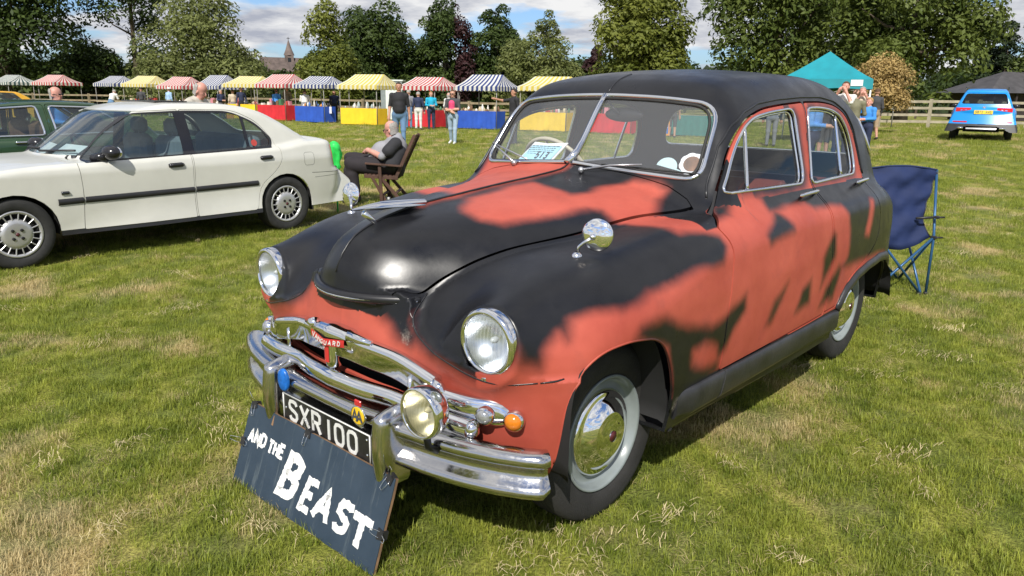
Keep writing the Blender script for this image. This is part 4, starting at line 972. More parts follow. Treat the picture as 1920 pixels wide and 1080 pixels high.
# things lying in the windscreen of the saloon
def build_screen_things():
    K = MATS
    def on(y, z, off=-.03):
        q, _ = drape(f_body, [(0, y, z)], 0, -.3, -1.2); n = normals_of(f_body, q); return Vector(q[0]+n[0]*off)
    bl, br, tl = on(-.40, 1.188), on(-.155, 1.198), on(-.34, 1.275); tr = on(-.095, 1.285)
    ex = (br-bl).normalized(); up = (tl-bl); up = (up-ex*up.dot(ex)*.6).normalized(); nrm = ex.cross(up).normalized()
    M = Matrix((ex, up, nrm)).transposed().to_4x4(); M.translation = bl
    e = empty('permit_card', tuple(bl), 0, 'pale blue entry card numbered 513 behind the split windscreen', 'card')
    W = (br-bl).length; H = .105
    sm = MB(); sm.add([(0, 0, 0), (W, 0, 0), (W+.035, H*1.06, .006), (.045, H*1.06, .006), (W*.5+.02, H*1.0, .004)], [(0, 1, 2, 4, 3)], M)
    sm.add([(0, 0, -.003), (W, 0, -.003), (W+.035, H*1.06, .003), (.045, H*1.06, .003), (W*.5+.02, H, .001)], [(3, 4, 2, 1, 0)], M); c = sm.build('card', K['paper_white'], None)
    c2 = MB().add([(.014, .006, .004), (W-.012, .006, .004), (W+.016, H*.86, .0085), (.05, H*.86, .0085)], [(0, 1, 2, 3)], M).build('blue_panel', K['paper_blue'], None)
    l3 = MB()
    for i, ch in enumerate('513'): letter(l3, ch, .118+i*.031, .018, .019, .034, .0085, M @ Matrix.Translation((0, 0, .0065)), thick=.0006, shear=.1)
    l3b = l3.build('number', K['ink'], None)
    ln = MB(); random.seed(5)
    for k in range(6):
        x = .03+.004*k
        while x < W-.02:
            w = random.uniform(.008, .025)
            if not (k > 3 and x > .10): ln.box((x+w/2, .088-.0105*k-.003, .0105-.0011*k), (w, .003, .0004), M)
            x += w+.005
    l4 = ln.build('print', K['ink'], None)
    for o in (c, c2, l3b, l4):
        o.parent = e; o.matrix_parent_inverse = Matrix.Translation(-Vector(e.location))
    # tax disc holder, a round sticker with a dark middle and its half-moon neighbour
    p = on(.545, 1.222, -.018); q, _ = drape(f_body, [(0, .54, 1.22)], 0, -.3, -1.2); n = Vector(normals_of(f_body, q)[0])
    Md = frame(p, n, (0, 1, 0))
    e2 = empty('disc_holder', tuple(p), 0, 'round white disc holder with a brown centre stuck inside the lower corner of the windscreen', 'sticker')
    a = MB().prism([(.052*math.cos(t)*(1.04 if k % 3 else .97), .052*math.sin(t)*(1.04 if k % 3 else .97)) for k, t in enumerate(np.linspace(0, 2*math.pi, 24, endpoint=False))], 0, .002, Md).build('holder', K['paper_white'], None)
    b = MB().prism([(.036*math.cos(t), .036*math.sin(t)) for t in np.linspace(0, 2*math.pi, 28, endpoint=False)], .0022, .004, Md).build('disc', mat('brown_disc', (.20, .10, .05), .3, var=.5, scale=20), None)
    c = MB().prism([(-.10+.045*math.cos(t), -.035+.045*math.sin(t)) for t in np.linspace(0, math.pi, 14)]+[(-.02, -.045)], 0, .002, Md).build('half_disc', mat('pale_teal', (.45, .60, .62), .4), None)
    for o in (a, b, c): o.parent = e2; o.matrix_parent_inverse = Matrix.Translation(-Vector(e2.location))
build_screen_things()
# ------------------------------------------------------------------ the showground
CAM = SC.camera.matrix_world.translation.copy(); _M = SC.camera.matrix_world.to_3x3(); FPX = 1392.15
RT = Vector((math.sin(R_(222.364)), -math.cos(R_(222.364)), 0)); FW = Vector((math.cos(R_(222.364)), math.sin(R_(222.364)), 0))
def hgt(x, y):
    """height of the turf: flat, with a gentle rise towards the far right"""
    dx, dy = x-CAM.x, y-CAM.y; u = dx*RT.x+dy*RT.y; d = dx*FW.x+dy*FW.y
    s = lambda t: np.clip(t, 0, 1)**2*(3-2*np.clip(t, 0, 1))
    return .32*s((u-6)/9.0)*s((d-10)/10.0)+.02*np.sin(u*.35)*s((d-12)/10)
def P3(px, py, depth):
    return CAM+_M @ (Vector(((px-960)/FPX, (540-py)/FPX, -1))*depth)
def GP(px, depth):
    """spot on the turf in the direction of column px, at a given distance ahead"""
    u = (px-965.7)/FPX*.9685*depth; p = CAM+RT*u+FW*(depth*1.0); p.z = float(hgt(p.x, p.y)); return p
FACE = math.atan2(-FW.y, -FW.x)      # heading of something that faces the photographer
def build_ground():
    m, nt, b = nmat('turf'); N = nt.nodes.new; L = nt.links.new
    geo = N('ShaderNodeNewGeometry'); P = geo.outputs['Position']
    n1 = noise_node(nt, .9, 6, .62, vec=P); n2 = noise_node(nt, 9, 5, .6, vec=P); n3 = noise_node(nt, .16, 3, .5, vec=P); n4 = noise_node(nt, 70, 4, .65, vec=P)
    r2 = ramp(nt, n2.outputs[0], .32, (.140, .170, .028), .70, (.29, .305, .070))
    r4 = ramp(nt, n4.outputs[0], .35, (.45, .45, .45), .68, (1.35, 1.35, 1.25))
    mm = N('ShaderNodeMixRGB'); mm.blend_type = 'MULTIPLY'; mm.inputs[0].default_value = 1; L(r2.outputs[0], mm.inputs[1]); L(r4.outputs[0], mm.inputs[2])
    dr = ramp(nt, n1.outputs[0], .51, (0, 0, 0), .65, (.95, .95, .95))
    st = ramp(nt, n4.outputs[0], .3, (.22, .165, .07), .7, (.50, .40, .20))
    mx = N('ShaderNodeMixRGB'); L(dr.outputs[0], mx.inputs[0]); L(mm.outputs[0], mx.inputs[1]); L(st.outputs[0], mx.inputs[2])
    # mower swathes further out
    w = N('ShaderNodeTexWave'); w.wave_type = 'BANDS'; w.bands_direction = 'X'; w.inputs['Scale'].default_value = .45; w.inputs['Distortion'].default_value = 5; w.inputs['Detail'].default_value = 3; w.inputs['Detail Scale'].default_value = 1.5
    mp = N('ShaderNodeMapping'); mp.inputs['Rotation'].default_value = (0, 0, R_(48)); L(P, mp.inputs[0]); L(mp.outputs[0], w.inputs['Vector'])
    rw = ramp(nt, w.outputs[0], .25, (.80, .86, .85), .8, (1.25, 1.18, 1.1)); m3 = N('ShaderNodeMixRGB'); m3.blend_type = 'MULTIPLY'; m3.inputs[0].default_value = 1; L(mx.outputs[0], m3.inputs[1]); L(rw.outputs[0], m3.inputs[2])
    # green, straw and swathe tints together make the base colour
    L(m3.outputs[0], b.inputs['Base Color']); b.inputs['Roughness'].default_value = .9; b.inputs['Specular IOR Level'].default_value = .15
    bp_ = N('ShaderNodeBump'); bp_.inputs['Strength'].default_value = .8; bp_.inputs['Distance'].default_value = .04; L(n4.outputs[0], bp_.inputs['Height']); L(bp_.outputs[0], b.inputs['Normal'])
    def grid(u, d):
        U, D = np.meshgrid(u, d, indexing='ij'); X = CAM.x+RT.x*U+FW.x*D; Y = CAM.y+RT.y*U+FW.y*D; Z = hgt(X, Y)
        n, k = U.shape; V = np.stack([X.ravel(), Y.ravel(), Z.ravel()], 1); i = np.arange(n*k).reshape(n, k)
        F = np.stack([i[:-1, :-1].ravel(), i[1:, :-1].ravel(), i[1:, 1:].ravel(), i[:-1, 1:].ravel()], 1); return V, F[:, ::-1]
    u = np.r_[-700, -300, -150, np.linspace(-80, 80, 81), 150, 300, 700]; d = np.r_[-600, -200, -80, -30, np.linspace(-12, 100, 90), 160, 300, 800]
    V, F = grid(u, d); c = V[F].mean(1)
    nrm = np.cross(V[F[0, 1]]-V[F[0, 0]], V[F[0, 2]]-V[F[0, 0]])
    if nrm[2] < 0: F = F[:, ::-1]
    o = npmesh('grass_field', V, F, m); tag(o, kind='structure')
build_ground()

def build_grass():
    """mown grass: tufts of real blades scattered in front of the camera by geometry nodes"""
    m, nt, b = nmat('grass_blade'); N = nt.nodes.new; L = nt.links.new
    geo = N('ShaderNodeNewGeometry'); P = geo.outputs['Position']
    n1 = noise_node(nt, .9, 6, .62, vec=P); n2 = noise_node(nt, 9, 5, .6, vec=P)
    at = N('ShaderNodeAttribute'); at.attribute_name = 'tone'
    dr = ramp(nt, n1.outputs[0], .51, (0, 0, 0), .65, (.9, .9, .9))
    ad = N('ShaderNodeMath'); ad.operation = 'ADD'; L(dr.outputs[0], ad.inputs[0]); L(at.outputs['Fac'], ad.inputs[1])
    th = N('ShaderNodeMapRange'); th.inputs[1].default_value = .70; th.inputs[2].default_value = 1.02; L(ad.outputs[0], th.inputs[0])
    g = ramp(nt, n2.outputs[0], .32, (.140, .190, .020), .70, (.385, .415, .065))
    tv = N('ShaderNodeMapRange'); tv.inputs[3].default_value = .65; tv.inputs[4].default_value = 1.45; L(at.outputs['Fac'], tv.inputs[0])
    mv = N('ShaderNodeMixRGB'); mv.blend_type = 'MULTIPLY'; mv.inputs[0].default_value = 1; L(g.outputs[0], mv.inputs[1]); L(tv.outputs[0], mv.inputs[2])
    mx = N('ShaderNodeMixRGB'); L(th.outputs[0], mx.inputs[0]); L(mv.outputs[0], mx.inputs[1]); mx.inputs[2].default_value = (.58, .47, .24, 1)
    L(mx.outputs[0], b.inputs['Base Color']); b.inputs['Roughness'].default_value = .5; b.inputs['Specular IOR Level'].default_value = .3
    tr = N('ShaderNodeBsdfTranslucent'); L(mx.outputs[0], tr.inputs[0]); ms = N('ShaderNodeMixShader'); ms.inputs[0].default_value = .35
    out = nt.nodes['Material Output']; L(b.outputs[0], ms.inputs[1]); L(tr.outputs[0], ms.inputs[2]); L(ms.outputs[0], out.inputs[0])
    rg = np.random.RandomState(3)
    def tuft(n, R, hmin, hmax, w, lie=0.0, tone=None):
        V = []; F = []; T = []
        for i in range(n):
            r = R*math.sqrt(rg.rand()); a = rg.rand()*6.283; bx, by = r*math.cos(a), r*math.sin(a); h = rg.uniform(hmin, hmax); t = rg.rand()*6.283; dx, dy = math.cos(t), math.sin(t)
            le = h*(rg.uniform(.15, .8)+lie*2.0); up = h*(1-.78*lie); z0 = rg.uniform(0, .012)*lie; px, py = -dy*w/2, dx*w/2; k = len(V)
            V += [(bx-px, by-py, z0-.004), (bx+px, by+py, z0-.004), (bx+dx*le*.25-px*.85, by+dy*le*.25-py*.85, z0+up*.5), (bx+dx*le*.25+px*.85, by+dy*le*.25+py*.85, z0+up*.5), (bx+dx*le, by+dy*le, z0+up*(.95 if not lie else .25))]
            F += [(k, k+1, k+3), (k, k+3, k+2), (k+2, k+3, k+4)]; tt = rg.rand()*.72 if tone is None else tone; T += [tt]*5
        me = bpy.data.meshes.new('grass_tuft'); me.from_pydata(V, [], F); a = me.attributes.new('tone', 'FLOAT', 'POINT'); a.data.foreach_set('value', T); me.materials.append(m)
        return bpy.data.objects.new('grass_tuft', me)
    tufts = [tuft(72, .085, .018, .042, .0028), tuft(66, .085, .020, .050, .0026), tuft(60, .09, .015, .036, .0032), tuft(20, .09, .02, .05, .0020, .75, 1.0), tuft(60, .10, .025, .060, .0034)]
    pts = []; sc = []; ix = []
    def scatter(d0, d1, dens, s0, s1):
        A = (d1**2-d0**2)*.80; n = int(A*dens); d = np.sqrt(rg.uniform(d0**2, d1**2, n)); u = rg.uniform(-.80, .80, n)*d
        X = CAM.x+RT.x*u+FW.x*d; Y = CAM.y+RT.y*u+FW.y*d; pts.append(np.stack([X, Y, hgt(X, Y)], 1)); sc.append(rg.uniform(s0, s1, n)); q = rg.rand(n); ix.append(np.where(q < .09, 3, np.where(q < .40, 0, np.where(q < .66, 1, np.where(q < .88, 2, 4)))))
    scatter(1.6, 5, 210, .65, 1.0); scatter(5, 9, 110, .75, 1.15); scatter(9, 16, 36, 1.1, 1.7); scatter(16, 30, 9, 1.6, 2.6); scatter(30, 46, 2.2, 2.4, 3.6)
    V = np.concatenate(pts); S = np.concatenate(sc); I = np.concatenate(ix)
    me = bpy.data.meshes.new('lawn_blades'); me.vertices.add(len(V)); me.vertices.foreach_set('co', V.astype(np.float32).ravel())
    a = me.attributes.new('s', 'FLOAT', 'POINT'); a.data.foreach_set('value', S.astype(np.float32))
    a = me.attributes.new('pick', 'INT', 'POINT'); a.data.foreach_set('value', I.astype(np.int32))
    a = me.attributes.new('turn', 'FLOAT', 'POINT'); a.data.foreach_set('value', (rg.rand(len(V))*6.283).astype(np.float32))
    me.update(); o = link_mesh('grass', me, m); tag(o, 'short mown grass covering the whole field', None, None, 'stuff')
    ng = bpy.data.node_groups.new('grass_scatter', 'GeometryNodeTree'); ng.interface.new_socket('Geometry', in_out='INPUT', socket_type='NodeSocketGeometry'); ng.interface.new_socket('Geometry', in_out='OUTPUT', socket_type='NodeSocketGeometry')
    N = ng.nodes.new; L = ng.links.new; gi = N('NodeGroupInput'); go = N('NodeGroupOutput')
    jn = N('GeometryNodeJoinGeometry')
    for t in tufts[::-1]:
        oi = N('GeometryNodeObjectInfo'); oi.inputs['Object'].default_value = t; oi.inputs['As Instance'].default_value = True; L(oi.outputs['Geometry'], jn.inputs[0])
    def at(nm, ty):
        q = N('GeometryNodeInputNamedAttribute'); q.data_type = ty; q.inputs['Name'].default_value = nm; return q.outputs['Attribute']
    io = N('GeometryNodeInstanceOnPoints'); L(gi.outputs[0], io.inputs['Points']); L(jn.outputs[0], io.inputs['Instance']); io.inputs['Pick Instance'].default_value = True
    L(at('pick', 'INT'), io.inputs['Instance Index'])
    cx = N('ShaderNodeCombineXYZ'); L(at('turn', 'FLOAT'), cx.inputs[2]); er = N('FunctionNodeEulerToRotation'); L(cx.outputs[0], er.inputs[0]); L(er.outputs[0], io.inputs['Rotation'])
    L(at('s', 'FLOAT'), io.inputs['Scale']); L(io.outputs[0], go.inputs[0])
    md = o.modifiers.new('scatter', 'NODES'); md.node_group = ng
build_grass()

# ------------------------------------------------------------------ trees
def leaf_mat(name, lo, hi, tr=.32):
    m, nt, b = nmat(name); N = nt.nodes.new; L = nt.links.new
    at = N('ShaderNodeAttribute'); at.attribute_name = 'tone'; r = ramp(nt, at.outputs['Fac'], 0, lo, 1, hi)
    L(r.outputs[0], b.inputs['Base Color']); b.inputs['Roughness'].default_value = .55; b.inputs['Specular IOR Level'].default_value = .25
    t = N('ShaderNodeBsdfTranslucent'); L(r.outputs[0], t.inputs[0]); ms = N('ShaderNodeMixShader'); ms.inputs[0].default_value = tr
    L(b.outputs[0], ms.inputs[1]); L(t.outputs[0], ms.inputs[2]); L(ms.outputs[0], nt.nodes['Material Output'].inputs[0]); return m
leaf_mat('leaf_dark', (.022, .042, .009), (.080, .115, .026)); leaf_mat('leaf_mid', (.042, .070, .013), (.150, .185, .040)); leaf_mat('leaf_lime', (.065, .092, .016), (.24, .26, .050), .4)
leaf_mat('leaf_olive', (.075, .095, .024), (.23, .255, .085), .38); leaf_mat('leaf_gold', (.19, .13, .040), (.56, .40, .16), .3); leaf_mat('leaf_plum', (.022, .010, .012), (.070, .030, .030)); leaf_mat('leaf_pine', (.012, .022, .009), (.035, .055, .018), .15)
mat('bark', (.085, .065, .045), .9, var=.4, scale=3, bump=.6, bscale=12); mat('bark_pale', (.22, .18, .13), .9, var=.3, scale=3, bump=.5, bscale=12)
def leaves(C, R, n, size, rg, lower=.0, flat=1.0):
    """n leaf sprays on the shells of clusters C (k,3) of radii R (k)"""
    w = R**2; k = rg.choice(len(R), n, p=w/w.sum()); d = rg.normal(size=(n, 3)); d /= np.linalg.norm(d, axis=1)[:, None]; d[:, 2] = np.where(d[:, 2] < -.35, -d[:, 2], d[:, 2])
    rr = R[k]*(.55+.5*rg.rand(n)**.6); P = C[k]+d*rr[:, None]*np.array([1, 1, flat])
    nrm = d+rg.normal(size=(n, 3))*.55+np.array([0, 0, .35]); nrm /= np.linalg.norm(nrm, axis=1)[:, None]
    a = np.cross(nrm, rg.normal(size=(n, 3))); a /= np.linalg.norm(a, axis=1)[:, None]; b = np.cross(nrm, a); s = size*rg.uniform(.6, 1.35, n)[:, None]
    V = np.stack([P-a*s*.9, P-b*s*.42+nrm*s*.12, P+a*s*.9, P+b*s*.42+nrm*s*.12], 1).reshape(-1, 3); F = np.arange(4*n).reshape(n, 4)
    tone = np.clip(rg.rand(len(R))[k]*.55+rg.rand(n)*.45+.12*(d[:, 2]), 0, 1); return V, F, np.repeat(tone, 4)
def tree(name, px, depth, h, w, label, leaf='leaf_dark', n=9000, size=.26, trunk=.35, base=.22, seed=1, shape='round', bark='bark', group='trees round the showground', lean=0, ncl=60, cluster=.17, two=None, cat='tree'):
    rg = np.random.RandomState(seed); o = GP(px, depth); t = empty(name, o, 0, label, cat, group)
    zc0 = h*base; C = []; R = []
    while len(C) < ncl:
        q = rg.uniform(-1, 1, 3); z = zc0+(h-zc0)*(q[2]*.5+.5); f = (z-zc0)/(h-zc0)
        if shape == 'round': lim = math.sqrt(max(0, 1-(2*f-.85)**2/1.35))
        elif shape == 'cone': lim = max(.08, 1-f)**.8
        elif shape == 'tall': lim = min(1, .55+.9*f)*math.sqrt(max(0.02, 1-max(0, f-.4)**2/.40))
        elif shape == 'dome': lim = math.sqrt(max(0, 1-f*f))
        else: lim = 1-.45*f
        r = math.hypot(q[0], q[1])
        if r > lim or (r < lim*.45 and f < .8 and rg.rand() < .6): continue
        rr = w*cluster*rg.uniform(.55, 1.15); C.append((q[0]*(w/2-.75*w*cluster)+lean*f, q[1]*(w/2-.75*w*cluster), z-rr*.85*f)); R.append(rr)
    C = np.array(C); R = np.array(R); V, F, T = leaves(C, R, int(n*1.35), size*.78, rg)
    npmesh('foliage', V, F, MATS[leaf] if two is None else [MATS[leaf], MATS[two]], t, None, {'tone': T})
    if two is not None:
        me = t.children[0].data; c = V.reshape(-1, 4, 3).mean(1); mi = (c[:, 0]*RT.x+c[:, 1]*RT.y > w*.16).astype(np.int32); me.polygons.foreach_set('material_index', mi)
    tb = MB(); top = Vector((lean*.6, 0, h*.72)); tb.tube([(0, 0, -.1), (.04*w*rg.uniform(-.3, .3), 0, h*.2), (lean*.3, .03*w, h*.45), top], [trunk*1.25, trunk*.85, trunk*.55, trunk*.15], 9)
    for i in range(7 if n > 3000 else 4):
        c = C[rg.randint(len(C))]; z0 = h*rg.uniform(.18, .5); p0 = Vector((lean*.3*z0/h, 0, z0)); p1 = Vector(c)
        tb.tube([p0, p0.lerp(p1, .5)+Vector((0, 0, -.03*h)), p1], [trunk*.4, trunk*.22, trunk*.07], 6)
    tb.build('trunk', MATS[bark], t); return t
tree('broadleaf_tree', 15, 64, 17, 13.5, 'huge dark broadleaf tree at the far left edge of the field', 'leaf_dark', 19000, .30, .5, .05, 11, 'round', ncl=100)
tree('broadleaf_tree', 258, 70, 20, 12, 'tall dark tree with bare trunk showing behind the pale willow-like tree', 'leaf_dark', 11000, .26, .26, .20, 33, 'tall', 'bark', ncl=60, cluster=.14)
tree('broadleaf_tree', 375, 56, 8.8, 10.8, 'wide pale olive green tree behind the left stalls', 'leaf_olive', 17000, .22, .3, .06, 13, 'dome', ncl=90, cluster=.15)
tree('broadleaf_tree', 180, 70, 6.0, 8, 'low dark tree tucked under the tall bare-trunked one', 'leaf_dark', 6000, .26, .3, .05, 14, 'dome')
tree('broadleaf_tree', 618, 62, 9.4, 6.2, 'yellow green tree just right of the church spire', 'leaf_lime', 12000, .22, .3, .08, 15, 'cone', ncl=70, cluster=.2)
tree('broadleaf_tree', 714, 72, 10.6, 8.6, 'round-topped dark green tree right of the yellow green one', 'leaf_dark', 13000, .26, .4, .05, 16, 'round', ncl=70)
tree('broadleaf_tree', 650, 66, 5.8, 6, 'low dark rounded tree between the yellow green tree and the dark one', 'leaf_dark', 6000, .22, .3, .03, 26, 'dome')
tree('broadleaf_tree', 832, 74, 10.3, 7.6, 'dark tree with one copper purple side, behind the black-shirted man', 'leaf_dark', 12000, .26, .4, .05, 17, 'round', two='leaf_plum', ncl=70)
tree('broadleaf_tree', 926, 76, 10.6, 6.4, 'narrow dark green tree left of the feathery birch', 'leaf_dark', 10000, .26, .4, .05, 18, 'round', ncl=60)
tree('broadleaf_tree', 1008, 60, 7.0, 8.2, 'spreading feathery olive tree behind the bonnet and roof of the saloon', 'leaf_olive', 13000, .20, .25, .05, 19, 'dome', ncl=80, cluster=.14)
tree('slender_tree', 1022, 60, 8.7, 3.2, 'thin twiggy tree top poking above the feathery olive tree', 'leaf_olive', 1500, .16, .1, .62, 29, 'cone', ncl=26, cluster=.13)
tree('broadleaf_tree', 1108, 66, 6.3, 2.8, 'small dark purple tree left of the bright chestnut', 'leaf_plum', 5000, .22, .2, .04, 20, 'dome')
tree('broadleaf_tree', 1192, 50, 9.6, 6.8, 'bright yellow green chestnut tree above the saloon roof', 'leaf_lime', 15000, .23, .32, .10, 21, 'round', ncl=80, cluster=.18)
tree('broadleaf_tree', 1440, 50, 15, 10, 'broad green tree behind the rear of the saloon roof', 'leaf_mid', 18000, .25, .45, .10, 22, 'round', ncl=90)
tree('broadleaf_tree', 1570, 58, 15, 10, 'tall dark tree behind the teal gazebo', 'leaf_mid', 14000, .26, .45, .10, 32, 'round', ncl=80)
tree('broadleaf_tree', 1690, 46, 10.8, 9.6, 'wide light green tree behind the small golden one', 'leaf_mid', 19000, .22, .4, .08, 23, 'round', ncl=100, cluster=.15)
tree('ornamental_tree', 1643, 31, 3.15, 3.1, 'small golden brown bushy tree beside the teal gazebo', 'leaf_gold', 8000, .085, .08, .35, 24, 'dome', 'bark_pale', ncl=34, cluster=.22)
tree('conifer', 1842, 62, 8.4, 3.8, 'dark conifer behind the pavilion, left of a greener tree', 'leaf_pine', 9000, .22, .25, .04, 25, 'cone', ncl=60, cluster=.2)
tree('conifer', 1872, 60, 7.9, 2.6, 'slim dark conifer right above the pavilion roof', 'leaf_pine', 7000, .2, .2, .04, 27, 'cone', ncl=50, cluster=.22)
tree('broadleaf_tree', 1968, 58, 8.2, 8.0, 'mid green tree at the far right edge over the pavilion', 'leaf_mid', 10000, .2, .25, .10, 28, 'round', ncl=60)
def build_wood():
    rg = np.random.RandomState(5); C = []; R = []
    for px0, px1, d0, d1, h0, h1, n in ((-150, 1130, 78, 96, 3.0, 5.8, 150), (1090, 1800, 66, 84, 2.6, 5.0, 80), (1760, 2100, 66, 80, 2.6, 4.6, 34), (-100, 1250, 70, 76, 1.0, 3.4, 120)):
        for i in range(n):
            px = rg.uniform(px0, px1); d = rg.uniform(d0, d1)
            if 478 < px < 572 and d > 77: continue
            p = GP(px, d); h = rg.uniform(h0, h1); C.append((p.x, p.y, h*rg.uniform(.35, .9))); R.append(h*.38)
    V, F, T = leaves(np.array(C), np.array(R), 52000, .36, rg); o = npmesh('woodland', V, F, MATS['leaf_dark'], None, None, {'tone': T*.7}); tag(o, 'dark woodland closing off the far side of the field', None, None, 'stuff')
    # hedge bank behind so that no sky shows through at the foot
    mb = MB(); mb.smooth = True
    for (a, b, d, h) in ((-3600, -380, 106, 5.0), (-400, 1180, 100, 4.2), (1080, 1560, 90, 4.5), (1500, 2400, 88, 5.2), (2350, 5600, 96, 5.5)):
        rows = []
        for i in range(25):
            p = GP(a+(b-a)*i/24, d); k = h*(1+.18*math.sin(i*1.7)+.1*math.sin(i*3.9)); rows.append([(p.x-FW.x*2.5, p.y-FW.y*2.5, -.2), (p.x-FW.x*2, p.y-FW.y*2, k*.6), (p.x, p.y, k), (p.x+FW.x*3, p.y+FW.y*3, k*.7), (p.x+FW.x*4, p.y+FW.y*4, -.2)])
        mb.grid(rows)
    h = mb.build('hedge', mat('hedge_dark', (.018, .030, .008), .95, var=.5, scale=1.2, bump=1, bscale=3), None); tag(h, 'dense dark hedge running along the foot of the woodland', None, None, 'stuff')
build_wood()

# ------------------------------------------------------------------ buildings
mat('stone_tile', (.10, .075, .065), .9, var=.4, scale=1.5, bump=.4, bscale=8); mat('old_stone', (.15, .115, .10), .9, var=.35, scale=.8, bump=.5, bscale=8); mat('slate', (.055, .052, .055), .75, var=.3, scale=2, bump=.4, bscale=10)
mat('dark_timber', (.030, .022, .020), .8, var=.3); mat('white_board', (.62, .66, .62), .6, var=.1); mat('window_dark', (.02, .022, .025), .15); mat('post_grey', (.30, .29, .27), .8)
def building_frame(px, depth, yaw=0): o = GP(px, depth); return o, FACE+yaw
def build_church():
    o, a = building_frame(533, 104, R_(18)); t = empty('stone_church', o, a, 'distant old stone church with a short pointed spire among the trees', 'church')
    K = MATS; MB().box((0, -.9, 2.1), (4.5, 7.4, 4.2)).build('nave_wall', K['old_stone'], t)
    mb = MB(); mb.prism([(-2.6, 4.2), (0, 6.1), (2.6, 4.2)], -4.7, 2.9, rot('X', 90) @ Matrix.Identity(4)); r = mb.build('roof', K['stone_tile'], t); r.rotation_euler = (0, 0, 0)
    MB().box((.2, .9, 3.2), (1.15, 1.15, 6.4)).build('tower', K['old_stone'], t)
    s = MB(); s.lathe([(.72, 6.4), (.42, 7.1), (.05, 8.3)], 8, Matrix.Translation((.2, .9, 0))); s.smooth = False; sp = s.build('spire', K['old_stone'], t)
    MB().tube([(.2, .9, 8.3), (.2, .9, 8.75)], .04, 6).tube([(.2, .7, 8.55), (.2, 1.1, 8.55)], .03, 6).build('finial', K['dark_timber'], sp)
    for y in (-4, -2.8, -1.6, -.4): MB().box((2.26, y, 2.3), (.05, .5, 1.5)).build('window', K['window_dark'], t)
    for z in (4.6, 5.7): MB().box((.79, .9, z), (.05, .4, .7)).build('window', K['window_dark'], t)
build_church()
def build_pavilion():
    o, a = building_frame(1916, 56, R_(8)); t = empty('timber_pavilion', o, a, 'low dark pavilion with a hipped slate roof and small white gable', 'pavilion'); K = MATS
    # local x towards the camera, y to the photograph's right
    MB().box((-1.5, 0, 1.05), (4, 6.2, 2.1)).build('wall', K['dark_timber'], t)
    r = MB(); r.smooth = False; e = 1.95; V = [(1.6, -4.1, e), (1.6, 4.1, e), (-4.2, 4.1, e), (-4.2, -4.1, e), (-1.2, -.9, 3.5), (-1.2, .9, 3.5)]
    r.add(V, [(0, 1, 5, 4), (1, 2, 5), (2, 3, 4, 5), (3, 0, 4), (3, 2, 1, 0)]); rf = r.build('roof', K['slate'], t)
    g = MB(); g.smooth = False; g.add([(1.75, -.95, 1.98), (1.75, .75, 1.98), (1.75, -.1, 2.95), (-.4, -.1, 2.95), (.2, -1.1, 1.98), (.2, .95, 1.98)], [(0, 2, 3, 4), (1, 5, 3, 2)]); g.build('gable_roof', K['slate'], rf)
    w = MB(); w.smooth = False; w.add([(1.72, -.80, 2.02), (1.72, .60, 2.02), (1.72, -.1, 2.82)], [(0, 1, 2)]); w.build('gable_board', K['white_board'], rf)
    MB().tube([(1.5, .95, 2.25), (.6, .95, 3.0)], .05, 4).build('barge_board', K['white_board'], rf)
    cl = MB(); cl.lathe([(.16, 0), (.16, .03), (.0005, .04)], 20, frame((1.73, -.1, 2.38), (1, 0, 0))); cl.build('clock', K['post_grey'], rf)
    for y in (-3.4, -1.7, 1.7, 3.4): MB().box((1.3, y, 1.0), (.14, .14, 2.0)).build('post', K['dark_timber'], t)
    rl = MB()
    for z in (.95, .55): rl.box((1.35, 2.6, z), (.05, 1.7, .10))
    for i in range(8): rl.box((1.35, 1.8+i*.22, .5), (.04, .05, .9))
    rl.build('balustrade', K['white_board'], t)
build_pavilion()
def rail_fence(name, pts, h, nr, m, label, post_every=1, pw=.14, rw=.12, group=None, lower=None):
    """pts: ground points; posts and rails are parts one by one"""
    o = pts[0]; t = empty(name, o, 0, label, 'fence', group); K = MATS
    for p in pts:
        q = p-o; MB().box((q.x, q.y, q.z+h*.53), (pw, pw, h*1.06)).build('post', K[m], t)
    for a, b in zip(pts, pts[1:]):
        a, b = a-o, b-o
        for i in range(nr):
            z = h*(1-(i+.15)/nr); rr = MB(); d = (b-a); L_ = d.length; M = frame(a+Vector((0, 0, z)), d, (0, 0, 1)); rr.box((rng.uniform(-.01, .01), 0, L_/2), (rw, .04, L_), M); rr.build('rail', K[m], t)
    return t
mat('pale_rail', (.33, .29, .21), .8, var=.25, scale=3, bump=.3); mat('old_rail', (.24, .19, .12), .85, var=.3, scale=3, bump=.3); mat('dark_rail', (.10, .075, .05), .9, var=.3)
rail_fence('rail_fence', [GP(px, 37.5) for px in (1652, 1746, 1838, 1930, 2020)], 1.28, 4, 'pale_rail', 'pale four-rail wooden fence running behind the blue car')
rail_fence('rail_fence', [GP(px, 38.5) for px in (1330, 1400, 1470, 1545, 1620, 1652)], 1.25, 4, 'pale_rail', 'pale wooden fence seen through the side windows of the saloon')
rail_fence('rail_fence', [GP(px, d) for px, d in ((-40, 62), (60, 60), (165, 58), (270, 56), (375, 54), (480, 52), (580, 50), (680, 48), (780, 46.5), (880, 45), (980, 43.5), (1080, 42))], 1.15, 3, 'old_rail', 'brown wooden rail fence running along behind the stalls')
rail_fence('rail_fence', [GP(px, 60) for px in (1640, 1720, 1800, 1880, 1960)], .9, 2, 'dark_rail', 'far dark low fence beyond the pale one on the right', rw=.09)

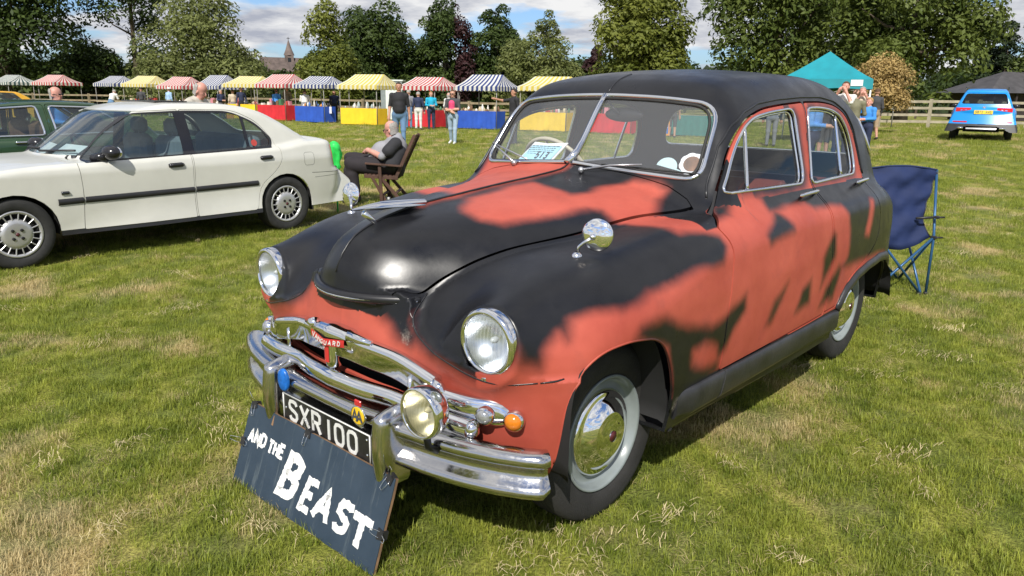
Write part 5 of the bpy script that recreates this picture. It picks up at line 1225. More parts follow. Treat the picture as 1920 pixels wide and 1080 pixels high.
# ------------------------------------------------------------------ market stalls
def stripe_mat(name, c1, c2, sc=9.0):
    m, nt, b = nmat(name); N = nt.nodes.new; L = nt.links.new; tc = N('ShaderNodeTexCoord'); sp = N('ShaderNodeSeparateXYZ'); L(tc.outputs['UV'], sp.inputs[0])
    s = N('ShaderNodeMath'); s.operation = 'FRACT'; mu = N('ShaderNodeMath'); mu.operation = 'MULTIPLY'; mu.inputs[1].default_value = sc; L(sp.outputs[0], mu.inputs[0]); L(mu.outputs[0], s.inputs[0])
    g = N('ShaderNodeMath'); g.operation = 'GREATER_THAN'; g.inputs[1].default_value = .5; L(s.outputs[0], g.inputs[0]); mx = N('ShaderNodeMixRGB'); L(g.outputs[0], mx.inputs[0]); mx.inputs[1].default_value = (*c1, 1); mx.inputs[2].default_value = (*c2, 1)
    L(mx.outputs[0], b.inputs['Base Color']); b.inputs['Roughness'].default_value = .75; tr = N('ShaderNodeBsdfTranslucent'); L(mx.outputs[0], tr.inputs[0]); ms = N('ShaderNodeMixShader'); ms.inputs[0].default_value = .25
    L(b.outputs[0], ms.inputs[1]); L(tr.outputs[0], ms.inputs[2]); L(ms.outputs[0], nt.nodes['Material Output'].inputs[0]); return m
W_ = (.66, .66, .62)
stripe_mat('stripe_red', W_, (.50, .05, .06)); stripe_mat('stripe_blue', W_, (.035, .055, .20)); stripe_mat('stripe_yellow', (.68, .66, .50), (.62, .50, .10)); stripe_mat('stripe_grey', W_, (.06, .11, .11))
mat('cloth_red', (.55, .02, .03), .7, var=.2, scale=2); mat('cloth_blue', (.02, .08, .42), .7, var=.2, scale=2); mat('cloth_yellow', (.80, .52, .02), .7, var=.12, scale=2); mat('cloth_teal', (.01, .14, .12), .7); mat('stall_pole', (.22, .21, .19), .6)
STOCK = [mat('stock_%s' % n, c, .6) for n, c in (('white', (.62, .60, .56)), ('cream', (.55, .46, .32)), ('brown', (.16, .085, .045)), ('green', (.05, .15, .07)), ('blue', (.06, .14, .38)), ('red', (.42, .05, .04)), ('orange', (.60, .24, .04)), ('dark', (.03, .03, .035)), ('pink', (.55, .22, .26)), ('glass', (.30, .36, .36)))]
def canopy(t, stripes, Lx, Ly, z0, z1, sag):
    """hipped awning with a scalloped edge; local x = towards customers, y = along the stall"""
    hx, hy = Lx/2, Ly/2; rx = hy*.74; V = []; F = []; UV = []
    rgc = np.random.RandomState(int(abs(hash(t.name)) % 1000) if False else len(t.name)+int(sag*100))
    def quad(a, b, c, d, nu, nv, u0, u1):
        k = len(V)
        for i in range(nv+1):
            for j in range(nu+1):
                s, q = j/nu, i/nv; p = (a.lerp(b, s)).lerp(d.lerp(c, s), q); p = p+Vector((0, 0, -.05*math.sin(math.pi*q)*(1+.3*math.sin(9*s)))); V.append(tuple(p)); UV.append((u0+(u1-u0)*(s if True else 0), q))
        for i in range(nv):
            for j in range(nu): F.append((k+i*(nu+1)+j, k+i*(nu+1)+j+1, k+(i+1)*(nu+1)+j+1, k+(i+1)*(nu+1)+j))
    A, B, C_, D = Vector((hx, -hy, z0)), Vector((hx, hy, z0)), Vector((-hx, hy, z0)), Vector((-hx, -hy, z0)); E, G = Vector((0, -rx, z1)), Vector((0, rx, z1-.03*sag))
    quad(A, B, G, E, 16, 4, 0, 1); quad(C_, D, E, G, 16, 4, 0, 1); quad(B, C_, G, G, 12, 4, 0, .85); quad(D, A, E, E, 12, 4, 0, .85)
    for a, b, n, u1 in ((A, B, 36, 1), (B, C_, 30, .85), (C_, D, 36, 1), (D, A, 30, .85)):   # scalloped valance
        k = len(V)
        for j in range(n+1):
            s = j/n; p = a.lerp(b, s); V.append(tuple(p)); UV.append((u1*s, 0)); dz = .16+.05*abs(math.sin(s*n/2*math.pi/1.5)); V.append((p.x*1.005, p.y*1.005, p.z-dz)); UV.append((u1*s, .1))
        for j in range(n): F.append((k+2*j, k+2*j+1, k+2*j+3, k+2*j+2))
    me = bpy.data.meshes.new('canopy'); me.from_pydata(V, [], F); uv = me.uv_layers.new(name='UVMap')
    for l in me.loops: uv.data[l.index].uv = UV[l.vertex_index]
    me.polygons.foreach_set('use_smooth', [False]*len(F)); return link_mesh('canopy', me, MATS[stripes], t)
def stall(px, depth, stripes, cloth, label, yaw=R_(-30), seed=0, stock=True, posts=True, tableside=True, z0=1.92, z1=2.42, scale=1.0):
    o = GP(px, depth); t = empty('market_stall', o, FACE+yaw, label, 'stall', 'striped market stalls in a row'); K = MATS; rg = np.random.RandomState(seed)
    canopy(t, stripes, 2.1*scale, 2.35*scale, z0, z1, rg.rand())
    for x in (-.95, .95):
        for y in (-1.08, 1.08): MB().tube([(x*scale, y*scale, -.03), (x*scale, y*scale, z0)], .022, 6).build('pole', K['stall_pole'], t)
    fm = MB()
    for y in (-1.08, 1.08): fm.tube([(.95*scale, y*scale, z0-.02), (-.95*scale, y*scale, z0-.02)], .02, 5)
    fm.tube([(0, -.7, z1-.06), (0, .7, z1-.06)], .02, 5); fm.build('roof_frame', K['stall_pole'], t)
    MB().box((.55, 0, .80), (.85, 2.15*scale, .04)).build('table_top', STOCK[1], t)
    if cloth:
        c = MB(); n = 26; rows = []
        path = [(1.0, -1.08+2.16*i/n) for i in range(n+1)]; 
        for i, (x, y) in enumerate(path): k = .012*math.sin(i*1.9)+.008*math.sin(i*4.3); rows.append([(x+.0, y*scale, .83), (x+k, y*scale, .45), (x+k*1.5, y*scale, .04)])
        c.grid(rows)
        c.grid([[(1.0, 1.085*scale, .83), (1.0, 1.085*scale, .04)], [(.5, 1.10*scale, .83), (.5, 1.09*scale, .05)], [(.12, 1.085*scale, .83), (.12, 1.085*scale, .04)]])
        c.build('table_cloth', K[cloth], t)
    return t, rg
def goods(t, rg, n, kinds, label, group, name='jar', hmin=.10, hmax=.34):
    """wares on the table of a stall: each a thing of its own, standing on the top"""
    T = Matrix.Translation(t.location) @ Matrix.Rotation(t.rotation_euler.z, 4, 'Z'); out = []
    for i in range(n):
        y = -1.0+2.0*(i+.5)/n+rg.uniform(-.02, .02); x = rg.choice([.32, .55, .80]); h = rg.uniform(hmin, hmax); w = rg.uniform(.035, .075); k = rg.choice(kinds); mb = MB()
        if name == 'box_of_goods': mb.box((0, 0, h/2), (w*3, w*3.2, h), bev=.01)
        else: mb.lathe([(w*.7, 0), (w, h*.08), (w, h*.62), (w*.45, h*.82), (w*.4, h), (.0005, h)], 8)
        o = mb.build(name, STOCK[k]); o.matrix_world = T @ Matrix.Translation((x, y, .822)); tag(o, label, {'jar': 'jar', 'box_of_goods': 'box', 'ornament': 'ornament'}[name], group); out.append(o)
    return out
SD = lambda px: float(np.interp(px, [0, 330, 500, 700, 900, 1100, 1350], [54, 48, 43, 38.5, 36.2, 33.5, 31]))
stalls = [(22, 'stripe_grey', None, 'grey and white striped stall at the far left edge'), (100, 'stripe_red', None, 'red striped stall beside the grey one at far left'), (212, 'stripe_blue', None, 'navy striped stall with an open timber frame, third from left'),
 (268, 'stripe_yellow', None, 'yellow striped stall between a navy and a red one, at left'), (332, 'stripe_red', None, 'drooping red striped stall above the bald man'), (400, 'stripe_blue', None, 'rumpled blue striped stall right of the bald man'),
 (460, 'stripe_yellow', 'cloth_yellow', 'yellow striped stall behind the tail of the white car'), (521, 'stripe_red', 'cloth_red', 'red striped stall with a red table cloth left of the two blue cloths'), (598, 'stripe_blue', 'cloth_blue', 'blue striped stall with dark blue table cloth and white papers'),
 (694, 'stripe_yellow', 'cloth_yellow', 'yellow striped stall with a bright yellow cloth and glassware'), (806, 'stripe_red', 'cloth_red', 'red striped stall with three people in front'), (914, 'stripe_blue', 'cloth_blue', 'blue striped stall with bright blue cloth left of the windscreen'),
 (1036, 'stripe_yellow', 'cloth_yellow', 'yellow striped stall just above the left end of the saloon roof'), (1160, 'stripe_red', 'cloth_red', 'stall with red cloth seen through the windscreen'), (1310, 'stripe_blue', 'cloth_teal', 'stall with dark teal cloth seen through the rear window')]
WHERE = {3: 'third yellow-topped table from the right', 4: 'table behind the bald man', 5: 'table under the rumpled blue awning', 6: 'yellow cloth table beside the crates', 7: 'red cloth table left of the blue one', 8: 'blue cloth table with the papers', 9: 'bright yellow cloth table', 10: 'red cloth table with three shoppers', 11: 'bright blue cloth table by the windscreen', 12: 'yellow cloth table seen through the windscreen', 13: 'red cloth table seen through the windscreen'}
WHERE[3] = 'table of the leftmost yellow awning'
for i, (px, st, cl, lab) in enumerate(stalls):
    px += float(np.interp(px, [0, 300, 500, 600, 690], [6, 12, 14, 6, 0])); t, rg = stall(px, SD(px), st, cl, lab, seed=i, yaw=R_(-30+4*math.sin(i*2.3)), z0=1.92-(.10 if i in (4, 5) else 0), z1=2.42+.05*math.sin(i*3), scale=1+.04*math.sin(i*2.1+1))
    if 3 <= i <= 13:
        kinds = {9: [0, 9, 0, 9], 11: [0, 1, 2], 8: [0, 6, 4, 7]}.get(i, [0, 1, 2, 3, 5, 7, 8])
        nm = {9: 'jar', 11: 'ornament', 10: 'ornament'}.get(i, 'box_of_goods' if i % 2 else 'jar')
        goods(t, rg, 17, kinds, 'small %s among the wares on the %s' % ({'jar': 'jar', 'ornament': 'ornament', 'box_of_goods': 'box'}[nm], WHERE[i]), 'wares on the %s' % WHERE[i], nm)
# back shelves with goods behind some stalls, a drop-leaf price sheet, a blackboard and a ladder of crates
def add_misc():
    K = MATS
    t = GP(640-28, SD(598)-1.1); o = MB().box((0, 0, .66), (.01, .62, .34)).build('paper_sheet', K['paper_white']); o.location = t; o.rotation_euler = (0, 0, FACE+R_(-30)); tag(o, 'white paper price sheet hanging over the dark blue table cloth', 'poster')
    b = empty('blackboard', GP(1246, 29.5), FACE+R_(-20), 'orange-framed blackboard sign seen through the rear window', 'sign')
    MB().box((0, 0, .62), (.03, .52, 1.05)).build('frame', STOCK[6], b); MB().box((.018, 0, .64), (.008, .44, .95)).build('slate_panel', K['badge_blue'], b)
    lt = MB(); Mt = frame((.0225, 0, .64), (1, 0, 0), (0, 1, 0)); rg = random.Random(4)
    for k in range(6):
        for j in range(5): lt.box((-.17+j*.085, .36-.12*k, 0), (.05+.02*rg.random(), .028, .002), Mt)
    lt.build('chalk_writing', K['white_paint'], b)
    for q, px in enumerate((432, 470)):
        for z in (.13, .37):
            o = MB().box((0, 0, 0), (.42, .6, .22), bev=.01).build('plastic_crate', STOCK[6] if z < .2 else K['cloth_yellow']); p = GP(px, SD(px)-1.6); o.location = (p.x, p.y, p.z+z-.02); o.rotation_euler = (0, 0, FACE+R_(-30)); tag(o, '%s yellow crate stacked in front of the %s stall table' % ('lower' if z < .2 else 'upper', 'yellow awning' if q else 'blue awning'), 'crate')
    cab = empty('portable_cabin', GP(737, 47), FACE, 'small pale grey cabin standing behind the yellow and red stalls', 'cabin')
    MB().box((0, 0, 1.15), (1.2, 1.3, 2.3)).build('wall', K['rim_paint'], cab); MB().box((0, 0, 2.34), (1.3, 1.4, .08)).build('roof', K['white_board'], cab); MB().box((.61, 0, 1.0), (.03, .7, 1.9)).build('door', K['white_board'], cab)
    # rotary sign / lamp post near the pale fence
    p = empty('slim_post', GP(1677, 36.8), FACE, 'slim grey post with a small box on top before the pale fence', 'post'); MB().tube([(0, 0, 0), (0, 0, 1.75)], .03, 8).build('pole', K['stall_pole'], p); MB().box((0, 0, 1.86), (.12, .16, .26), bev=.02).build('head', K['stall_pole'], p)
add_misc()
def build_gazebo():
    K = MATS; mat('teal_canvas', (.005, .23, .28), .55, var=.12, scale=2, bump=.15, bscale=6); t = empty('gazebo', GP(1546, 26.5), FACE+R_(-24), 'teal pop-up gazebo with a pointed roof behind the saloon', 'gazebo')
    h = 1.42; z0, z1 = 2.04, 2.98; c = MB(); c.smooth = False; V = []; cs = [(h, -h), (h, h), (-h, h), (-h, -h)]
    for i in range(4):
        (ax, ay), (bx, by) = cs[i], cs[(i+1) % 4]; n = 6; rows = []
        for k in range(n+1):
            q = k/n; zz = z0+(z1-z0)*(q**1.12); rows.append([(ax*(1-q)+(bx-ax)*s*(1-q), ay*(1-q)+(by-ay)*s*(1-q), zz-.05*math.sin(math.pi*s)*(1-q)) for s in np.linspace(0, 1, 7)])
        c.grid(rows)
    c.build('roof_canopy', K['teal_canvas'], t); v = MB(); v.smooth = False
    for i in range(4):
        (ax, ay), (bx, by) = cs[i], cs[(i+1) % 4]; v.grid([[(ax+(bx-ax)*s, ay+(by-ay)*s, z0), (ax*1.01+(bx-ax)*s*1.01, ay*1.01+(by-ay)*s*1.01, z0-.30+.02*math.sin(s*12))] for s in np.linspace(0, 1, 9)])
    v.build('valance', K['teal_canvas'], t)
    MB().box((1.445, .95, 1.92), (.008, .36, .19)).build('logo_patch', K['white_paint'], t)
    for x, y in cs: MB().tube([(x*.97, y*.97, -.02), (x*.97, y*.97, z0)], .028, 6).build('leg', K['white_paint'], t)
    f = MB()
    for i in range(4):
        (ax, ay), (bx, by) = cs[i], cs[(i+1) % 4]; f.tube([(ax*.97, ay*.97, 1.9), ((ax+bx)/2*.97, (ay+by)/2*.97, 1.55), (bx*.97, by*.97, 1.9)], .014, 5); f.tube([(ax*.97, ay*.97, 1.55), ((ax+bx)/2*.97, (ay+by)/2*.97, 1.9), (bx*.97, by*.97, 1.55)], .014, 5)
    f.build('scissor_frame', K['stall_pole'], t)
    for k, y in enumerate((-.5, .35)):
        o = MB().box((0, 0, .37), (.6, .8, .74)).build('covered_table', STOCK[7]); p = t.matrix_world; o.location = GP(1535+40*k, 26); o.rotation_euler = (0, 0, FACE-.4); tag(o, 'dark covered table, %s of two under the teal gazebo' % ('left' if k == 0 else 'right'), 'table')
build_gazebo()
# ------------------------------------------------------------------ the other cars
def car_paint(name, col, rough=.22, coat=.6):
    m, nt, b = nmat(name); n = noise_node(nt, 3, 4); r = ramp(nt, n.outputs[0], .3, tuple(np.array(col)*.93), .7, tuple(np.minimum(np.array(col)*1.05, 1))); nt.links.new(r.outputs[0], b.inputs['Base Color'])
    b.inputs['Roughness'].default_value = rough; b.inputs['Coat Weight'].default_value = coat; b.inputs['Coat Roughness'].default_value = .04; return m
car_paint('white_car_paint', (.585, .58, .525), .35, .5); car_paint('green_car_paint', (.022, .055, .022)); car_paint('azure_car_paint', (.004, .235, .66), .3, .3); car_paint('yellow_car_paint', (.65, .34, .02))
mat('trim_black', (.018, .018, .02), .5, var=.2); mat('trim_gloss', (.015, .015, .018), .2); mat('lamp_red', (.50, .010, .015), .12, var=.2, scale=30); mat('alloy', (.50, .50, .50), .32, metal=.6, var=.1); mat('seat_grey', (.20, .23, .26), .9, var=.2, bump=.2); mat('plate_yellow', (.80, .58, .04), .5)
glass_mat('suv_glass', (.35, .38, .40), veil=.03, veilcol=(.2, .2, .2), refl=.5)
glass_mat('car_glass', (.62, .72, .72), veil=.05, veilcol=(.35, .42, .46), refl=1.0)
def make_car(t, P, paint_m, h=.022, door_lines=True):
    """saloon shell from a handful of profile curves; local x forward from the front axle, z up"""
    K = MATS; Wx = ip(*P['W']); T = ip(*P['T']); R = ip(*P['R']); Wz = ip(*P['Wz']); G = ip(*P['G']); Gx = ip(*P.get('Gx', ([-4, 1], [0, 0]))); x0, x1 = P['ends']; fz = ip(*P['nose']); rz = ip(*P['tail']); hw = P['hw']
    pc = P.get('plan', .30); rc = P.get('rplan', .22); wr = P.get('wrap', .22); cr = P.get('crown', .06); er = P.get('er', .06)
    def f(x, y, z):
        x = np.asarray(x, float); a = np.abs(y)
        side = a-(Wx(x)+Wz(z)); top = (z-(T(x)-cr*a*a))*.97; lo = rmax(side, top, er)
        lo = smax(lo, (x-(x1-pc*(a/hw)**3+fz(z)))*.9, .10); lo = smax(lo, ((x0+rc*(a/hw)**3+rz(z))-x)*.9, .08)
        g = rmax(a-(G(z)+Gx(x)), (z-(R(x+wr*(a/.7)**2*P['wside'](x))-.05*a*a))*P.get('rk', .75), P.get('gr', .06))
        return np.maximum(smin(lo, g, .03), P['zb']-z)
    V, Tt = mesh_field(f, (x0-.1, -hw-.08, P['zb']-.08), (x1+.12, hw+.08, P['zt']+.06), h)
    archs = [LP(q) for q in P['arches']]; zc = P['zb']+.02; _, (V, Tt) = clip(V, Tt, lambda x, y, z: z-zc)
    _, (V, Tt) = clip(V, Tt, lambda x, y, z: np.maximum(np.minimum.reduce([q(x, z) for q in archs]), hw*.52-np.abs(y)))
    win = [LP(q) for q in P['windows']]
    pieces = []
    for q in win:
        for s in (1, -1): (wV, wT), (V, Tt) = clip(V, Tt, lambda x, y, z, q=q, s=s: np.maximum(q(x, z), .30-s*y)); pieces.append((wV, wT))
    frames = []
    if 'dlo' in P:
        d = LP(P['dlo'])
        for s in (1, -1): (dV, dT), (V, Tt) = clip(V, Tt, lambda x, y, z, s=s: np.maximum(d(x, z), .30-s*y)); frames.append((dV, dT))
    fr, rr = LP(P['fscreen']), LP(P['rscreen']); mx = P['midx']
    (fV, fT), (V, Tt) = clip(V, Tt, lambda x, y, z: np.maximum(fr(y, z), mx-x)); (rV, rT), (V, Tt) = clip(V, Tt, lambda x, y, z: np.maximum(rr(y, z), x-mx))
    def emit(nm, v, tt, m, par, off=0.0, rim=0):
        if len(tt) == 0: return None
        v = project(f, v, 2, .012, off); n = normals_of(f, v)
        if rim: v, tt, n = with_rim(v, tt, n, rim)
        return npmesh(nm, v, tt, m, par, n)
    if door_lines:
        for s in (1, -1):
            for q in P['doors']:
                g0 = LP(q); g = lambda x, y, z, g0=g0, s=s: np.maximum(g0(x, z), .3-s*y); (dV, dT), (V, Tt) = clip(V, Tt, g); (dV, dT), _ = clip(dV, dT, lambda x, y, z, g=g: g(x, y, z)+.006); emit('door', dV, dT, paint_m, t, 0, .012)
    if 'bonnet' in P:
        g0 = LP(P['bonnet']); zz = P.get('bonnet_z', .6); g = lambda x, y, z: np.maximum(g0(x, y), zz-z); (dV, dT), (V, Tt) = clip(V, Tt, g); (dV, dT), _ = clip(dV, dT, lambda x, y, z: g(x, y, z)+.006); emit('bonnet', dV, dT, paint_m, t, 0, .012)
    for lf in P.get('lamps', []):
        for s in (1, -1): (lV, lT), (V, Tt) = clip(V, Tt, lambda x, y, z, s=s: np.maximum(lf(x, z), .45-s*y)); emit('tail_lamp', lV, lT, K['lamp_red'], t, .003, .01)
    low = P.get('lowz')
    if low:
        lr = P.get('lowx', (-9, 9))
        for s in ((1, -1) if 'lowx' in P else (0,)):
            (lV, lT), (V, Tt) = clip(V, Tt, lambda x, y, z, s=s: np.maximum.reduce([z-low, lr[0]-x, x-lr[1], -s*y-.001])); emit('lower_trim', lV, lT, K['trim_black'], t)
    emit('body', V, Tt, paint_m, t, 0, .012)
    for v, tt in pieces: emit('window', v, tt, K['car_glass'], t, -.006)
    for v, tt in frames: emit('window_surround', v, tt, K['trim_gloss'], t, -.001)
    emit('windscreen', fV, fT, K['car_glass'], t, -.004); emit('rear_window', rV, rT, K[P.get('rglass', 'car_glass')], t, -.004)
    mb = MB()
    for s in (1, -1):
        for q in P['arches']:
            q2 = [(x, max(z, P['zb']+.02)) for x, z in q]; mb.grid([[(x, s*(hw-.06), z+.004) for x, z in q2], [(x, s*hw*.5, z+.02) for x, z in q2]]); vs = [(x, s*hw*.5, z+.02) for x, z in q2]; mb.add(vs, [tuple(range(len(vs)))])
    cx = (x0+x1)/2; mb.box((cx, 0, P['zb']+.03), ((x1-x0)*.80, hw*1.1, .05)); mb.build('underbody', K['under_black'], t)
    cb = MB(); zf = P.get('belt', .8)
    def drape_y(poly, s, step=.03, closed=True, off=0.0):
        Pp = resample(poly, step, closed); Q = np.zeros((len(Pp), 3)); Q[:, 0] = Pp[:, 0]; Q[:, 2] = Pp[:, 1]; Q, ok = drape(f, Q, 1, s*(hw+.1), s*.3); return Q+normals_of(f, Q)*off
    return f, drape_y
def cabin(t, xs, belt, m='seat_grey', w=1.2, dash=-.75):
    K = MATS
    MB().box((dash, 0, belt-.06), (.35, w, .16), bev=.04).build('dashboard', K['trim_black'], t)
    for i, x in enumerate(xs):
        if i == 0:
            for y in (-.36, .36):
                s = MB(); s.box((x, y, belt-.12), (.14, .48, .56), bev=.05, M=Matrix.Translation((0, 0, 0))); s.box((x+.25, y, belt-.36), (.48, .48, .14), bev=.05); so = s.build('seat', K[m], t)
                r = MB(); r.box((x-.03, y, belt+.245), (.10, .26, .17), bev=.04); r.tube([(x, y-.05, belt+.1), (x, y-.05, belt+.2)], .008, 5); r.tube([(x, y+.05, belt+.1), (x, y+.05, belt+.2)], .008, 5); r.build('headrest', K[m], so)
        else: s = MB(); s.box((x, 0, belt-.10), (.15, w, .50), bev=.05); s.box((x+.25, 0, belt-.34), (.5, w, .14), bev=.05); s.build('rear_seat', K[m], t)
    MB().box(((xs[0]+xs[-1])/2, 0, belt-.5), (2.3, w+.1, .05)).build('cabin_floor', K['liner'], t)
    sw = MB(); Ms = frame((dash-.32, -.36, belt+.0), (-.9, 0, .45)); sw.tube([Ms @ Vector((.18*math.cos(a), .18*math.sin(a), 0)) for a in np.linspace(0, 2*math.pi, 24, endpoint=False)], .012, 6, closed=True); sw.tube([Ms @ Vector((-.18, 0, 0)), Ms @ Vector((.18, 0, 0))], .012, 5); sw.build('steering_wheel', K['trim_black'], t)
def modern_wheel(t, x, s, y, r, rim, spokes=18, style='trim'):
    K = MATS; M = Matrix.Translation((x, s*y, r)) @ rot('X', -90*s); w = .095; ty = MB().lathe([(rim, -w*.8), (rim+.01, -w), (r*.86, -w*1.02), (r*.96, -w*.9), (r, -w*.7), (r, w*.7), (r*.97, w*.9), (r*.88, w*1.0), (rim+.02, w*.96), (rim, w*.82)], 40, M).build('wheel', K['rubber'], t)
    MB().lathe([(rim, w*.5), (rim-.02, w*.3), (.001, w*.3)], 32, M).build('brake_disc', K['under_black'], ty)  # black backing disc standing in for the shade between the spokes
    a = MB(); a.lathe([(rim+.002, w*.80), (rim-.002, w*.92), (rim-.018, w*.88), (rim-.026, w*.74)], 48, M); a.lathe([(rim*.66, w*.62), (rim*.62, w*.84), (rim*.45, w*.93), (rim*.2, w*.90), (.0005, w*.90)], 40, M)
    for k in range(spokes):
        an = 2*math.pi*k/spokes; Mk = M @ Matrix.Rotation(an, 4, 'Z'); ws = rim*(.05 if style == 'trim' else .09); a.box((rim*.78, 0, w*.80), (rim*.36, ws, w*.14), Mk, bev=.003)
    a.build('wheel_trim', K['alloy'], ty)
    nt_ = MB()
    for k in range(4):
        an = math.pi/4+math.pi/2*k; nt_.lathe([(.013, w*.90), (.013, w*1.0), (.0005, w*1.0)], 10, M @ Matrix.Translation((.048*math.cos(an), .048*math.sin(an), 0)))
    nt_.build('wheel_nuts', K['under_black'], ty); MB().lathe([(.016, w*.9), (.015, w*.97), (.0005, w*.98)], 14, M).build('centre_badge', K['plum'], ty); return ty
def circ_arch(cx, r, zb, zc=.30, k=1.0): return [(cx+r, zb-.1), (cx+r, zc)]+[(cx+r*math.cos(a), zc+r*k*math.sin(a)) for a in np.linspace(.12, math.pi-.12, 13)]+[(cx-r, zc), (cx-r, zb-.1)]
def white_car():
    K = MATS; t = empty('white_saloon_car', (.353, -5.868, 0), R_(3.8), 'cream white four-door saloon with black side strips, parked beyond the red and black car', 'car')
    DF = round_poly([(-.52, .275), (-.545, .60), (-.53, .86), (-.60, .90), (-.80, 1.06), (-1.09, 1.285), (-1.58, 1.305), (-1.575, .88), (-1.555, .275)], [.02, .1, .08, .04, .1, .08, .02, .02, .02], 5)
    DR = round_poly([(-1.565, .275), (-1.585, .88), (-1.59, 1.305), (-2.16, 1.30), (-2.42, 1.18), (-2.585, .96), (-2.60, .78), (-2.50, .66), (-2.30, .52), (-2.235, .275)], [.02, .02, .02, .1, .1, .08, .12, .1, .1, .04], 5)
    P = dict(W=([.9, .6, .2, -.5, -1.5, -2.6, -3.1, -3.5, -3.7], [.74, .81, .835, .842, .846, .838, .80, .73, .68]), T=([.95, .7, .3, -.2, -.5, -.7, -1.5, -2.6, -3.0, -3.3, -3.5, -3.6], [.62, .72, .82, .875, .885, .89, .915, .945, .985, .985, .965, .93]),
      R=([-.05, -.30, -.47, -.60, -.85, -1.08, -1.30, -1.6, -2.0, -2.3, -2.55, -2.8, -3.05, -3.2], [.55, .72, .86, .96, 1.14, 1.285, 1.345, 1.372, 1.372, 1.352, 1.30, 1.19, 1.05, .93]), Wz=([.15, .25, .40, .60, .76, .79, .85, .95, 1.0], [-.05, -.02, -.004, .004, .004, .0, -.018, -.05, -.08]),
      G=([.8, .9, 1.27, 1.45], [.775, .755, .625, .56]), Gx=([-.3, -.7, -1.2, -2.2, -2.7, -3.1], [-.07, -.03, 0, 0, -.04, -.10]), ends=(-3.55, .86), nose=([.2, .4, .55, .75, .9], [-.10, 0, .0, -.05, -.2]), tail=([.2, .33, .45, .60, .66, .70, .95, 1.0], [.12, .06, .01, .0, .05, .06, .10, .14]), hw=.85, zb=.225, zt=1.40, lowz=.288, lowx=(-2.35, -.2), crown=.05, er=.045,
      arches=[circ_arch(-.0, .335, .2, .29, 1.0), circ_arch(-2.625, .345, .2, .29, .98)], windows=[round_poly([(-.625, .868), (-.85, 1.062), (-1.128, 1.262), (-1.525, 1.272), (-1.53, .888)], [.03, .1, .06, .02, .02], 5), round_poly([(-1.645, .892), (-1.64, 1.272), (-2.10, 1.266), (-2.225, 1.236), (-2.225, .918)], [.02, .02, .1, .02, .02], 4), round_poly([(-2.262, .920), (-2.262, 1.215), (-2.42, 1.115), (-2.525, .985), (-2.50, .93)], [.02, .02, .1, .05, .03], 4)],
      dlo=round_poly([(-.60, .85), (-.84, 1.065), (-1.12, 1.272), (-1.6, 1.294), (-2.12, 1.288), (-2.40, 1.17), (-2.56, .99), (-2.53, .905)], [.02, .1, .08, .1, .1, .1, .06, .05], 5), doors=[DF, DR], bonnet=round_poly([(-.50, -.64), (-.42, 0), (-.50, .64), (.70, .58), (.80, 0), (.70, -.58)], .06, 4), fscreen=round_poly([(-.63, .90), (.63, .90), (.555, 1.29), (-.555, 1.29)], .05, 5), rscreen=round_poly([(-.62, 1.03), (.62, 1.03), (.54, 1.30), (-.54, 1.30)], .06, 5), midx=-1.6, lamps=[LP(round_poly([(-3.345, .675), (-3.315, .88), (-3.39, .945), (-3.9, .95), (-3.9, .665)], .02, 3))], wside=lambda x: np.where(x > -1.6, 1.0, -.6)*np.clip(np.abs(x+1.6)*1.5, 0, 1), wrap=.16)
    f, dy = make_car(t, P, K['white_car_paint'], .0175)
    cabin(t, [-1.62, -2.45], .88)
    for x in (0, -2.625):
        for s in (1, -1): modern_wheel(t, x, s, .735, .297, .197)
    for s in (1, -1):
        q = resample([(-.335, .535), (-.545, .54)], .03, False)
        for a, b in (((-.33, .535), (-.535, .538)), ((-.55, .538), (-1.56, .545)), ((-1.575, .545), (-2.27, .553))):
            A = dy([a, b], s, .05, False, .004); m = MB(); rows = [[(p[0], p[1]-s*.006, p[2]+.028), (p[0], p[1]+s*.006, p[2]+.020), (p[0], p[1]+s*.009, p[2]), (p[0], p[1]+s*.006, p[2]-.020), (p[0], p[1]-s*.006, p[2]-.028)] for p in A]; m.grid(rows); m.build('side_strip', K['trim_black'], t)
        for hx, hz in ((-1.475, .792), (-2.47, .812)):
            A = dy([(hx, hz), (hx+.15, hz-.004)], s, .02, False, .002); m = MB().tube(A, [.016]+[.026]*(len(A)-2)+[.016], 8, flat=.9); ho = m.build('door_handle', K['trim_gloss'], t); B_ = dy([(hx+.02, hz+.002), (hx+.13, hz-.001)], s, .02, False, .020); MB().tube(B_, .009, 6).build('grip', K['trim_black'], ho)
        m = MB(); c = dy([(-.80, .93), (-.79, .93)], s, .01, False, 0)[0]; m.ball((c[0]-.01, c[1]+s*.14, .935), (.075, .105, .066), None, 16, 10); m.tube([(c[0]+.10, c[1]-s*.005, .885), (c[0]+.02, c[1]+s*.10, .90)], [.035, .045], 8)
        mo = m.build('door_mirror', K['trim_gloss'], t); MB().ball((c[0]-.065, c[1]+s*.14, .935), (.022, .085, .052), None, 12, 7).build('mirror_glass', K['mirror_chrome'], mo)
        r = dy([(-.365, .612), (-.425, .612)], s, .02, False, .003); MB().tube(r, .014, 8).build('side_repeater', K['window_dark'], t)
        fl = dy(round_poly([(-2.88, .70), (-2.88, .84), (-3.02, .84), (-3.02, .70)], .03, 3), s, .02, True, -.001); MB().tube(fl, .0025, 4, closed=True).build('filler_flap_gap', K['trim_black'], t)
        bl = dy([(-2.98, .615), (-3.1, .61), (-3.3, .605), (-3.46, .60)], s, .04, False, -.001); MB().tube(bl, .003, 5).build('bumper_gap', K['trim_black'], t)
        g2 = dy([(-3.02, .56), (-3.3, .565), (-3.5, .56)], s, .04, False, -.0005); MB().tube(g2, .002, 4).build('bumper_crease', K['trim_black'], t)
